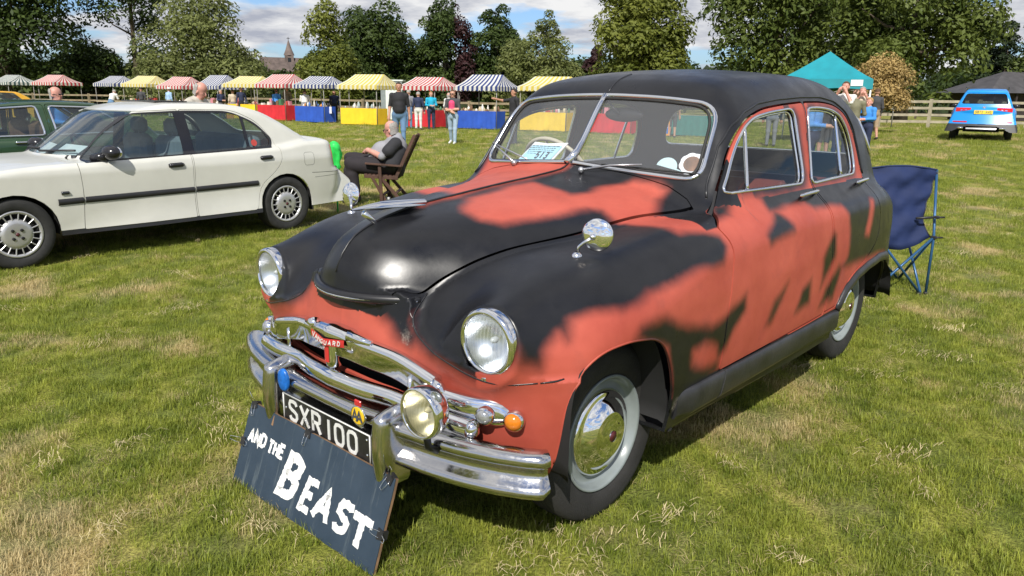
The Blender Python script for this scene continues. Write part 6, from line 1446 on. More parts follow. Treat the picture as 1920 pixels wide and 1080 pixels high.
        MB().box((-2.99, s*.70, .28), (.02, .16, .18)).build('mud_flap', K['trim_black'], t)
    # sunroof edge, papers and wipers in the windscreen, sticker
    MB().box((-1.66, .0, 1.374), (.34, .72, .012), bev=.005).build('sunroof', K['trim_gloss'], t)
    def onw(y, z, off): q, _ = drape(f, [(0, y, z)], 0, .3, -1.6); n = normals_of(f, q); return Vector(q[0]+n[0]*off)
    for y0, y1 in ((.05, .50), (-.55, -.05)):
        a, b = onw(y0, .905, .02), onw(y1, .93, .015); MB().tube([a, b], .010, 6).build('wiper', K['trim_black'], t)
    for k, (y, w) in enumerate(((-.18, .24), (.20, .30))):
        a, b, c, d = onw(y, .915, -.02), onw(y+w, .91, -.02), onw(y+w, 1.0, -.03), onw(y, 1.01, -.03)
        o = MB().add([a, b, c, d], [(0, 1, 2, 3)]).build('show_paper', K['paper_white'], None); o.matrix_world = Matrix.Translation((.353, -5.868, 0)) @ rot('Z', 3.8); tag(o, 'white printed sheet at the %s of the white car windscreen' % ('near side' if k else 'far side'), 'paper')
    st = dy([(-2.32, .962), (-2.321, .962)], 1, .001, False, .003)[0]; MB().lathe([(.035, 0), (.0005, .001)], 16, frame(st, (0, 1, .3))).build('round_sticker', K['stock_red'] if 'stock_red' in K else STOCK[5], t)
    pl = MB().box((-3.625, 0, .70), (.012, .52, .11)).build('number_plate', K['plate_yellow'], t)
white_car()
def green_car():
    K = MATS; t = empty('green_saloon_car', (.80, -8.40, -.0), R_(2), 'dark green older saloon with chrome window frames at the left edge', 'car')
    P = dict(W=([.9, .5, 0, -1.5, -2.6, -3.2, -3.7], [.76, .80, .83, .84, .83, .80, .74]), T=([.9, .6, 0, -.5, -1.5, -2.5, -3.0, -3.6], [.80, .88, .93, .95, .95, .96, .96, .88]),
      R=([-.1, -.40, -.60, -.85, -1.1, -1.4, -1.8, -2.2, -2.45, -2.75, -2.95], [.70, .93, 1.07, 1.23, 1.32, 1.35, 1.355, 1.33, 1.27, 1.10, .90]), Wz=([.15, .3, .6, .8, .95], [-.08, -.02, .0, .0, -.03]), G=([.85, .95, 1.33, 1.5], [.77, .755, .625, .56]), ends=(-3.75, .85), nose=([.2, .5, .9], [-.05, 0, -.02]), tail=([.2, .5, .9], [.05, 0, .05]), hw=.84, zb=.24, zt=1.45, crown=.05, er=.05,
      arches=[circ_arch(0, .34, .2, .30, .95), circ_arch(-2.6, .34, .2, .30, .9)], windows=[round_poly([(-.62, .955), (-.82, 1.10), (-1.06, 1.255), (-1.50, 1.285), (-1.535, .965)], .03, 3), round_poly([(-1.66, .965), (-1.63, 1.285), (-2.12, 1.27), (-2.34, 1.12), (-2.40, .985)], .03, 3)],
      doors=[round_poly([(-.50, .3), (-.52, .95), (-.95, 1.27), (-1.58, 1.315), (-1.60, .9), (-1.58, .3)], .04, 3), round_poly([(-1.59, .3), (-1.61, .9), (-1.595, 1.315), (-2.16, 1.295), (-2.42, 1.12), (-2.48, .9), (-2.28, .6), (-2.20, .3)], .04, 3)], fscreen=round_poly([(-.62, .98), (.62, .98), (.55, 1.34), (-.55, 1.34)], .05, 4), rscreen=round_poly([(-.60, 1.0), (.60, 1.0), (.54, 1.31), (-.54, 1.31)], .05, 4), midx=-1.6, wside=lambda x: np.where(x > -1.6, 1.0, -.6)*np.clip(np.abs(x+1.6)*1.5, 0, 1), wrap=.10)
    f, dy = make_car(t, P, K['green_car_paint'], .03); cabin(t, [-1.62, -2.35], .95, 'seat_brown')
    for x in (0, -2.6):
        for s in (1, -1): modern_wheel(t, x, s, .72, .30, .18, 10)
    for s in (1, -1):
        for q in P['windows']: MB().tube(dy(q, s, .03, True, .002), .013, 6, closed=True).build('window_frame', K['chrome'], t)
        m = MB().tube(dy([(-1.20, .885), (-1.35, .885)], s, .03, False, .02), .013, 6); m.build('door_handle', K['chrome'], t)
        m = MB(); c = dy([(-.70, .97), (-.69, .97)], s, .01, False, 0)[0]; m.ball((c[0], c[1]+s*.12, 1.0), (.03, .08, .05), None, 12, 8); m.tube([c, (c[0], c[1]+s*.10, .98)], .01, 6); m.build('door_mirror', K['chrome'], t)
mat('seat_brown', (.16, .075, .035), .7, var=.3)
green_car()
def blue_suv():
    K = MATS; o = GP(1848, 27.9); t = empty('blue_suv', (o.x, o.y, o.z), R_(190.5), 'bright blue hatchback car seen from behind, parked before the pale fence', 'car')
    P = dict(W=([.9, .5, 0, -1.5, -2.6, -3.2, -3.7], [.80, .88, .92, .93, .93, .915, .86]), T=([.9, .6, 0, -.5, -1.5, -2.5, -3.2, -3.6], [.85, .98, 1.03, 1.05, 1.06, 1.09, 1.10, 1.06]),
      R=([-.1, -.40, -.8, -1.2, -1.6, -2.4, -3.0, -3.25, -3.45, -3.58, -3.66], [.8, 1.08, 1.34, 1.57, 1.655, 1.67, 1.64, 1.60, 1.44, 1.20, 1.0]), Wz=([.15, .3, .5, .7, .85, 1.0, 1.1], [-.06, -.01, .01, -.005, .0, -.04, -.1]), G=([.95, 1.05, 1.5, 1.7], [.83, .80, .625, .56]), ends=(-3.75, .85), nose=([.2, .5, .9], [-.05, 0, -.1]), tail=([.2, .35, .55, .75, .95, 1.1], [.12, .02, 0, .06, .03, .09]), hw=.93, rglass='suv_glass', zb=.27, zt=1.70, lowz=.54, crown=.04, er=.06,
      arches=[circ_arch(0, .42, .3, .36, .95), circ_arch(-2.8, .42, .3, .36, .95)], windows=[round_poly([(-.72, 1.06), (-1.25, 1.50), (-1.75, 1.57), (-1.75, 1.07)], .03, 3), round_poly([(-1.83, 1.07), (-1.83, 1.57), (-2.75, 1.54), (-3.05, 1.30), (-2.7, 1.10)], .03, 3)], doors=[], fscreen=round_poly([(-.66, 1.1), (.66, 1.1), (.56, 1.58), (-.56, 1.58)], .05, 4), rscreen=round_poly([(-.66, 1.17), (.66, 1.17), (.55, 1.50), (-.55, 1.50)], .07, 5), midx=-2.0, wside=lambda x: np.where(x > -2, 1.0, -.35)*np.clip(np.abs(x+2)*1.5, 0, 1), wrap=.18, rk=.6)
    f, dy = make_car(t, P, K['azure_car_paint'], .03, False); cabin(t, [-1.7, -2.6], 1.02, 'seat_brown')
    for x in (0, -2.8):
        for s in (1, -1): modern_wheel(t, x, s, .80, .365, .24, 10, 'alloy')
    def back(y, z, off=.006): q, _ = drape(f, [(0, y, z)], 0, -4.2, -2.5); n = normals_of(f, q); return tuple(q[0]+n[0]*off)
    for s in (1, -1):
        rows = [[back(s*y, z0+dz*(1-.55*(.86-y)/.5)) for dz in (-.075, 0, .065)] for y, z0 in ((.86, .985), (.78, .99), (.66, .995), (.55, 1.0), (.44, 1.01), (.36, 1.015))]; MB().grid(rows).build('tail_lamp', K['lamp_red'], t)
        MB().grid([[back(s*y, .58, .008), back(s*y, .62, .008)] for y in np.linspace(.42, .82, 5)]).build('reflector_strip', K['lamp_red'], t)
        MB().tube([back(s*.50, .40, .01), back(s*.66, .41, .01)], .035, 8).build('exhaust', K['chrome'], t)
        m = MB(); c = dy([(-.85, 1.08), (-.84, 1.08)], s, .01, False, 0)[0]; m.ball((c[0], c[1]+s*.14, 1.10), (.06, .10, .07), None, 12, 8); m.tube([c, (c[0], c[1]+s*.1, 1.08)], .02, 6); m.build('door_mirror', K['trim_gloss'], t)
        MB().tube([(-1.2, s*.60, 1.66), (-1.4, s*.60, 1.71), (-2.8, s*.60, 1.71), (-3.0, s*.60, 1.66)], .018, 6).build('roof_rail', K['trim_gloss'], t)
    MB().grid([[back(y, .37, .012), back(y, .415, .014)] for y in np.linspace(-.42, .42, 7)]).build('skid_plate', K['alloy'], t)
    MB().grid([[back(y, .47, .004), back(y, .52, .004)] for y in np.linspace(-.86, .86, 11)]).build('bumper_trim', K['trim_black'], t)
    MB().grid([[back(y, 1.525, .01), back(y, 1.56, .03)] for y in np.linspace(-.55, .55, 7)]).build('spoiler', K['azure_car_paint'], t)
    p0 = Vector(back(0, .915, .012)); M = frame(p0, (-1, 0, .12), (0, -1, 0)); pl = MB().box((0, 0, 0), (.52, .12, .008), M).build('number_plate', K['plate_yellow'], t)
    lt = MB()
    for i, ch in enumerate('SB72 AWG'):
        if ch == ' ': continue
        if ch in STROKES: letter(lt, ch, -.225+i*.057, -.032, .040, .064, .012, M, thick=.0055)
    lt.build('plate_lettering', K['ink'], pl)
    MB().lathe([(.05, 0), (.05, .012), (.0005, .016)], 20, frame(back(0, 1.045, .002), (-1, 0, .2))).build('round_badge', K['chrome'], t)
blue_suv()
def yellow_car():
    K = MATS; o = GP(-108, 30); t = empty('yellow_car', (o.x, o.y, 0), R_(8), 'small yellow car roof just showing at the far left edge', 'car')
    P = dict(W=([.7, 0, -2.4, -3.1], [.76, .80, .80, .74]), T=([.7, 0, -2.4, -3.1], [.80, .92, .95, .9]), R=([-.2, -.5, -1, -1.5, -2.3, -2.8, -3.0], [.8, 1.0, 1.3, 1.40, 1.38, 1.15, .9]), Wz=([.2, .6, .95], [-.04, 0, -.03]), G=([.9, 1.4], [.74, .58]), ends=(-3.2, .75), nose=([.2, .9], [0, -.05]), tail=([.2, .9], [0, .05]), hw=.80, zb=.25, zt=1.42, arches=[circ_arch(0, .32, .2, .29), circ_arch(-2.4, .32, .2, .29)], windows=[round_poly([(-.65, .96), (-1.05, 1.29), (-1.55, 1.34), (-1.55, .97)], .03, 3), round_poly([(-1.64, .97), (-1.64, 1.34), (-2.25, 1.32), (-2.55, 1.02)], .03, 3)], doors=[], fscreen=round_poly([(-.6, .98), (.6, .98), (.5, 1.32), (-.5, 1.32)], .05, 3), rscreen=round_poly([(-.6, 1.0), (.6, 1.0), (.5, 1.3), (-.5, 1.3)], .05, 3), midx=-1.6, wside=lambda x: 0*x)
    make_car(t, P, K['yellow_car_paint'], .05, False); cabin(t, [-1.6, -2.3], .95)
    for x in (0, -2.4):
        for s in (1, -1): modern_wheel(t, x, s, .69, .29, .17, 8)
yellow_car()
# ------------------------------------------------------------------ people: one continuous skin over a posed skeleton
SKIN = mat('skin', (.50, .27, .19), .55, var=.10, scale=25); mat('skin_tan', (.40, .20, .13), .55, var=.12, scale=25); mat('skin_rosy', (.56, .27, .21), .5, var=.14, scale=18)
def cloth(name, c, var=.16, scale=7): return mat(name, c, .85, var=var, scale=scale, bump=.25, bscale=25)
for nm, c in dict(c_black=(.016, .016, .019), c_navy=(.018, .026, .065), c_jeans=(.11, .20, .33), c_pale_jeans=(.28, .37, .46), c_white=(.62, .61, .58), c_khaki=(.17, .16, .10), c_beige=(.50, .42, .32), c_turq=(.01, .34, .52), c_blue=(.05, .24, .62), c_grey=(.20, .20, .22), c_charcoal=(.05, .05, .055), c_tan=(.34, .25, .16), c_plaid=(.10, .26, .60), c_brown=(.10, .055, .03), c_pink=(.62, .06, .16), c_lightblue=(.30, .45, .65), c_stone=(.42, .39, .33)).items(): cloth(nm, c)
mat('hair_grey', (.30, .28, .26), .8, var=.3, scale=60, bump=.4, bscale=120); mat('hair_brown', (.09, .045, .02), .8, var=.3, scale=60, bump=.4, bscale=120); mat('hair_blond', (.34, .20, .08), .8, var=.3, scale=60); mat('hair_dark', (.02, .014, .01), .8, var=.3, scale=60); mat('shoe', (.03, .026, .024), .6); mat('shoe_white', (.6, .6, .58), .6); mat('eye_dark', (.02, .015, .012), .2); mat('lip', (.38, .12, .10), .5)
SKINM = {'skin', 'skin_tan', 'skin_rosy'}
def person(name, o, yaw, label, group, J, mats, hair='hair_grey', h=.026, k=.035, bald=False, hat=None, glasses=False, hairlen=0.0, extra=None, bl=1.0, parent_scale=1.0, fingers=False, cat='person'):
    """J: joints (local, x forward, y to the left, z up). Limbs are round cones blended into one surface"""
    K = MATS; t = empty('person', o, yaw, label, cat, group); V3 = lambda q: np.array(J[q], float)
    S = []  # a, b, ra, rb, material
    sk, top, bot, sh = mats['skin'], mats['top'], mats['bottom'], mats.get('shoe', 'shoe'); slv = mats.get('sleeve', 'long'); shorts = mats.get('shorts', False)
    b = bl
    S += [(V3('pelvis'), V3('waist'), .145*b, .140*b, bot), (V3('waist'), V3('chest'), .145*b, .150*b, top), (V3('chest'), V3('neck0'), .135*b, .075, top), (V3('neck0'), V3('head')-np.array([0, 0, .05]), .052, .052, sk), ]
    for s in 'LR':
        S += [(V3('chest')*.35+V3('neck0')*.65, V3('sho'+s), .075, .066, top), (V3('sho'+s), V3('elb'+s), .060*b**.5, .046, top if slv != 'none' else sk), (V3('elb'+s), V3('wri'+s), .044, .030, top if slv == 'long' else sk)]
        w, e = V3('wri'+s), V3('elb'+s); d = w-e; d /= np.linalg.norm(d); hd = V3('han'+s)-w if 'han'+s in J else d*.09; hd = hd/np.linalg.norm(hd)
        S += [(w, w+hd*.075, .028, .036, sk)]
        sd = np.cross(hd, [0, 0, 1.0]); sd = sd/np.linalg.norm(sd) if np.linalg.norm(sd) > .2 else np.array([1.0, 0, 0]); sg = 1 if s == 'L' else -1
        if fingers:
            dn = np.cross(sd, hd)
            for q in range(4):
                a0 = w+hd*.085+sd*(q-1.5)*.019; l = (.062, .072, .068, .052)[q]; a1 = a0+hd*l*.55-dn*sg*0; a2 = a1+hd*l*.4+np.array([0, 0, -.012]); S += [(a0, a1, .0115, .0105, sk+'|f'), (a1, a2, .0105, .009, sk+'|f')]
            S += [(w+hd*.03+sd*.03, w+hd*.07+sd*.055, .014, .012, sk+'|f'), (w+hd*.07+sd*.055, w+hd*.105+sd*.060, .012, .010, sk+'|f')]
        else:
            S += [(w+hd*.08, w+hd*.15+np.array([0, 0, -.01]), .026, .016, sk), (w+hd*.03+sd*.03, w+hd*.09+sd*.045, .016, .012, sk)]
        S += [(V3('hip'+s), V3('kne'+s), .095*b**.7, .066*b**.4, bot), (V3('kne'+s), V3('ank'+s), .066 if not shorts else .055, .050 if not shorts else .038, bot if not shorts else sk)]
        a = V3('ank'+s); f = np.array(J.get('toe'+s, a+np.array([.16, 0, -.03])), float); S += [(a+np.array([-.02, 0, -.045]), f, .040, .034, sh)]
    hd = V3('head'); hf = np.array(J.get('face', (1, 0, 0)), float); hf /= np.linalg.norm(hf); up = np.array(J.get('hup', (0, 0, 1)), float); up -= hf*up.dot(hf); up /= np.linalg.norm(up); sd = np.cross(up, hf)
    S += [(hd+up*.035-hf*.012, hd+up*.02-hf*.018, .086, .086, sk+'|h'), (hd-up*.03+hf*.018, hd-up*.062+hf*.030, .066, .050, sk+'|h'), (hd+hf*.078-up*.0, hd+hf*.094-up*.022, .010, .015, sk+'|h'), (hd+sd*.082-up*.01, hd+sd*.084-up*.03, .014, .012, sk+'|h'), (hd-sd*.082-up*.01, hd-sd*.084-up*.03, .014, .012, sk+'|h')]
    if extra: S += [(np.array(a, float), np.array(c, float), r1, r2, m) for a, c, r1, r2, m in extra]
    A = np.array([s[0] for s in S]); B = np.array([s[1] for s in S]); RA = np.array([s[2] for s in S]); RB = np.array([s[3] for s in S]); kk = [(.010 if s[4].endswith('|f') else .02 if s[4].endswith('|h') else k) for s in S]
    def dist(P, i): d = B[i]-A[i]; L2 = max(d.dot(d), 1e-9); q = np.clip(((P-A[i])@d)/L2, 0, 1); return np.linalg.norm(P-A[i]-q[:, None]*d, axis=1)-(RA[i]+(RB[i]-RA[i])*q)
    def f(x, y, z):
        P = np.stack([x, y, z], 1); v = dist(P, 0)
        for i in range(1, len(S)): v = smin(v, dist(P, i), kk[i])
        return v
    lo = np.minimum(A, B).min(0)-.2; hi = np.maximum(A, B).max(0)+.2; V, Q = nets(f, lo, hi, h); V = project(f, V, 2, h*.5); c = V[Q].mean(1); D = np.stack([dist(c, i) for i in range(len(S))], 1); idx = D.argmin(1)
    names = []; [names.append(s[4].split('|')[0]) for s in S if s[4].split('|')[0] not in names]; mi = np.array([names.index(s[4].split('|')[0]) for s in S])[idx]
    bo = npmesh('body', V, Q, [K[n] for n in names], t, normals_of(f, V)); bo.data.polygons.foreach_set('material_index', mi.astype(np.int32))
    M = Matrix((Vector(hf), Vector(sd), Vector(up))).transposed().to_4x4(); M.translation = Vector(hd)
    if hair and not bald:
        hm = MB(); rows = []
        for i in range(9):
            th = math.pi*.5*(i/8)*1.12; row = []
            for j in range(17):
                ph = 2*math.pi*j/16; fr = .5+.5*math.cos(ph); r = .094*(1+.05*math.sin(5*ph+i)); lim = min(th, math.pi*.5*(.62 if fr > .75 else (1.12 if fr < .6 else .85))); row.append((-.012+r*math.sin(lim)*math.cos(ph)*1.03, r*math.sin(lim)*math.sin(ph)*.98, .034+r*math.cos(lim)-(hairlen*(1-fr)*(i/8)**2 if fr < .6 else 0)))
            rows.append(row)
        hm.grid(rows, M); hm.build('hair', K[hair], t)
    elif bald:
        hm = MB(); rows = []
        for i in range(7):
            z = .085-.026*i; r = .0945*math.sqrt(max(.15, 1-((z-.033)/.098)**2)) if z > .033 else .0945-.010*(i/6); rows.append([(-.014-r*math.cos(p), r*math.sin(p)*(1+.03*math.sin(9*p+i)), z+.012*math.cos(p)) for p in np.linspace(-1.62+.10*(i < 2), 1.62-.10*(i < 2), 15)])
        hm.grid(rows, M); hm.build('hair', K[hair], t)
    if h < .02 or True:
        e = MB(); [e.ball((.074, s*.032, .004), (.008, .011, .008), M, 8, 5) for s in (1, -1)]
        if not glasses: e.build('eyes', K['eye_dark'], t)
        MB().box((.083, 0, -.050), (.010, .045, .010), M, bev=.003).build('mouth', K['lip'], t)
    if glasses:
        g = MB(); [g.box((.092, s*.033, .003), (.008, .046, .030), M, bev=.004) for s in (1, -1)]; g.box((.094, 0, .008), (.006, .03, .006), M); [g.tube([M @ Vector((.09, s*.058, .008)), M @ Vector((.0, s*.09, .004))], .004, 5) for s in (1, -1)]; g.build('sunglasses', K['trim_gloss'], t)
    if hat:
        hm = MB(); hm.lathe([(.15, .060), (.10, .072), (.094, .08), (.090, .135), (.07, .150), (.0005, .152)], 20, M); hm.build('hat', K[hat], t)
    return t
def stand(H=1.75, stride=0.0, arms='down', lean=0.0, wide=.0):
    s = H/1.75; J = dict(pelvis=(0, 0, .93), waist=(lean*.3, 0, 1.08), chest=(lean*.75, 0, 1.32-.04*abs(lean)), neck0=(lean, 0, 1.46-.15*abs(lean)), head=(lean*1.25+.02, 0, 1.63-.3*abs(lean)))
    for q, y in (('L', 1), ('R', -1)):
        sx = stride*(1 if q == 'L' else -1)
        J['sho'+q] = (lean*.95, y*.19, 1.41-.13*abs(lean)); J['hip'+q] = (0, y*.10, .90); J['kne'+q] = (sx*.45+.02*(sx != 0), y*.10, .50); J['ank'+q] = (sx, y*.11, .10+.05*(sx < 0)); J['toe'+q] = (sx+.15, y*.125, .045)
        if arms == 'down': J['elb'+q] = (lean*.9-.03+.08*(-sx), y*(.25+wide), 1.12-.1*abs(lean)); J['wri'+q] = (lean*.9+.05-sx*.35, y*(.27+wide), .87-.05*abs(lean))
        elif arms == 'front': J['elb'+q] = (lean+.02, y*.25, 1.14); J['wri'+q] = (lean+.24, y*.10, 1.12)
        elif arms == 'fold': J['elb'+q] = (lean+.06, y*.24, 1.15); J['wri'+q] = (lean+.19, -y*.02, 1.06+.06*(y > 0))
        elif arms == 'phone': J['elb'+q] = (lean+.20, y*.20, 1.30); J['wri'+q] = (lean+.22, y*.08, 1.52)
        elif arms == 'raise': J['elb'+q] = ((lean+.12), y*.30, 1.28) if y > 0 else (-.03, -.25, 1.12); J['wri'+q] = ((lean+.30), y*.42, 1.40) if y > 0 else (.05, -.27, .87)
    for key in J: J[key] = tuple(np.array(J[key])*s)
    return J
def dirm(deg):   # 0 = faces the camera, 90 = faces the right of the photograph, 180 = away
    return FACE+R_(deg)
crowd = 'people looking round the stalls'
def P_(px, d, deg, H, label, mats, **kw):
    J = kw.pop('J', None) or stand(H, kw.pop('stride', 0), kw.pop('arms', 'down'), kw.pop('lean', 0)); o = GP(px, d); kw.setdefault('group', crowd); g = kw.pop('group'); return person('person', o, dirm(deg), label, g, J, mats, **kw)
P_(748, 21.6, 8, 1.84, 'heavy man in black t-shirt and blue jeans walking towards the camera', dict(skin='skin_tan', top='c_black', bottom='c_jeans', sleeve='short'), stride=.16, hair='hair_dark', bl=1.28, h=.022, extra=[((.10, 0, 1.10), (.10, 0, 1.2), .15, .14, 'c_black')])
P_(849, 24.0, -14, 1.66, 'woman in pink and black top and pale jeans looking down as she walks', dict(skin='skin', top='c_charcoal', bottom='c_pale_jeans', sleeve='short', shoe='shoe_white'), stride=.14, arms='fold', hair='hair_brown', hairlen=.10, h=.022, extra=[((.10, 0, 1.12), (.11, 0, 1.26), .09, .09, 'c_pink')], glasses=True)
P_(766, 34.5, 160, 1.72, 'grey-haired man half hidden behind the black-shirted man', dict(skin='skin', top='c_grey', bottom='c_jeans', sleeve='short'))
P_(784, 34, 178, 1.64, 'grey-haired woman in navy top and white trousers, back to us', dict(skin='skin', top='c_navy', bottom='c_white'), hair='hair_grey')
P_(808, 34.2, 20, 1.66, 'woman in turquoise waistcoat and dark trousers by the red cloth', dict(skin='skin', top='c_turq', bottom='c_navy', sleeve='long'), arms='front', hair='hair_blond')
P_(841, 35.5, 150, 1.62, 'white-haired person behind the woman in the pink top', dict(skin='skin', top='c_white', bottom='c_charcoal'), hair='hair_grey', hairlen=.08)
P_(518, 42, 172, 1.66, 'person in bright blue waistcoat over white sleeves at the red cloth', dict(skin='skin', top='c_blue', bottom='c_black', sleeve='short'), hair='hair_dark', hairlen=.05, arms='front')
P_(538, 42, 165, 1.82, 'tall man in khaki shirt between the blue waistcoat and the white top', dict(skin='skin', top='c_khaki', bottom='c_khaki', sleeve='long'), hair='hair_grey', arms='front', bl=1.1)
P_(570, 40.5, 186, 1.66, 'woman in white top and grey trousers leaning over the blue cloth', dict(skin='skin', top='c_white', bottom='c_grey', sleeve='long'), arms='front', lean=.16, hair='hair_brown', bl=1.15)
P_(626, 42.2, 10, 1.64, 'dark-clothed seller behind the blue cloth with an orange bag', dict(skin='skin_tan', top='c_navy', bottom='c_black'), hair='hair_dark', hairlen=.12)
P_(205, 42, 170, 1.62, 'person in white top and jeans bending over near the left stalls', dict(skin='skin', top='c_white', bottom='c_jeans', sleeve='short'), lean=.32, arms='front', hair='hair_grey')
P_(264, 46, 185, 1.70, 'dark-clothed figure looking at the yellow striped stall', dict(skin='skin', top='c_charcoal', bottom='c_black'), hair='hair_dark')
P_(316, 45, 150, 1.70, 'person in pale blue shirt and white sun hat left of the bald man', dict(skin='skin', top='c_lightblue', bottom='c_stone'), hat='c_white', hair='hair_grey')
P_(376, 44, 120, 1.72, 'person in tan coat right of the bald man', dict(skin='skin', top='c_tan', bottom='c_brown'), hair='hair_brown', bl=1.2)
P_(413, 43, 60, 1.60, 'grey-haired woman in dark teal left of a couple', dict(skin='skin', top='c_navy', bottom='c_charcoal'), hair='hair_grey', arms='front')
P_(436, 43.5, 200, 1.60, 'small figure in cream top beside a man in dark blue', dict(skin='skin', top='c_beige', bottom='c_grey'), hair='hair_brown')
P_(452, 43, 30, 1.74, 'man in dark blue top, farthest right of the group by the yellow awning', dict(skin='skin', top='c_navy', bottom='c_black'), hair='hair_dark')
P_(964, 24, -60, 1.70, 'man in black top with outstretched arm behind the saloon bonnet', dict(skin='skin_tan', top='c_black', bottom='c_charcoal', sleeve='short'), J=dict(stand(1.72), elbR=(.22, -.30, 1.35), wriR=(.47, -.34, 1.40)), hair='hair_dark')
P_(1264, 29.5, 175, 1.66, 'person in shorts seen through the rear window beside the blackboard', dict(skin='skin', top='c_tan', bottom='c_charcoal', sleeve='short', shorts=True), hair='hair_brown')
gz = 'people by the teal gazebo'
P_(1583, 18.6, -40, 1.92, 'tall man in white and navy raising a camera under the gazebo edge', dict(skin='skin_rosy', top='c_white', bottom='c_navy', sleeve='short'), arms='phone', hair='hair_brown', group=gz, h=.022, extra=[((.0, -.1, 1.2), (.0, .1, 1.05), .15, .15, 'c_navy')])
P_(1604, 19.4, 150, 1.72, 'brown-haired person in khaki jacket with back turned, near the gazebo pole', dict(skin='skin', top='c_khaki', bottom='c_stone'), hair='hair_brown', hairlen=.05, group=gz, h=.022, arms='front')
P_(1615, 22, -20, 1.78, 'person in pale pink top behind the khaki jacket with arms up', dict(skin='skin_rosy', top='c_beige', bottom='c_stone', sleeve='short'), arms='phone', hair='hair_grey', group=gz)
P_(1631, 20.2, -62, 1.48, 'fair-haired boy in blue hooded top and navy trousers by the gazebo', dict(skin='skin_rosy', top='c_blue', bottom='c_navy'), arms='front', hair='hair_blond', group=gz, h=.020)
P_(1643, 25.5, 190, 1.70, 'man in dark top and tan shorts walking away beside the pale fence', dict(skin='skin', top='c_charcoal', bottom='c_tan', sleeve='long', shorts=True), stride=.1, hair='hair_brown', group=gz)
P_(1527, 13.5, 60, 1.66, 'person in blue checked shirt seen through the rear side window', dict(skin='skin', top='c_plaid', bottom='c_navy'), arms='front', hair='hair_dark', group=gz, h=.022, bl=1.15)
P_(1552, 19, 10, 1.70, 'person in dark clothes and white shoes seen through the rear side window', dict(skin='skin', top='c_black', bottom='c_charcoal', shoe='shoe_white', shorts=True), hair='hair_dark', group=gz)
P_(1452, 24, 170, 1.74, 'dark-clothed person seen through the front side window', dict(skin='skin', top='c_charcoal', bottom='c_grey'), hair='hair_dark', group=gz)
P_(343, 11.0, 80, 1.70, 'bald man in beige jacket looking down behind the white car', dict(skin='skin_rosy', top='c_stone', bottom='c_charcoal'), J=dict(stand(1.66, 0, 'front', .22), face=(.85, 0, -.42), hup=(.42, 0, .85)), bald=True, hair='hair_grey', group='people among the cars', h=.018, bl=1.1)
def sit_green():
    J = stand(1.5, 0, 'front'); return P_(102, 12.2, 80, 1.5, 'bald man with glasses in blue, seen through the green car windows', dict(skin='skin_rosy', top='c_blue', bottom='c_navy'), J=J, bald=True, glasses=True, hair='hair_grey', group='people among the cars', h=.02)
sit_green()

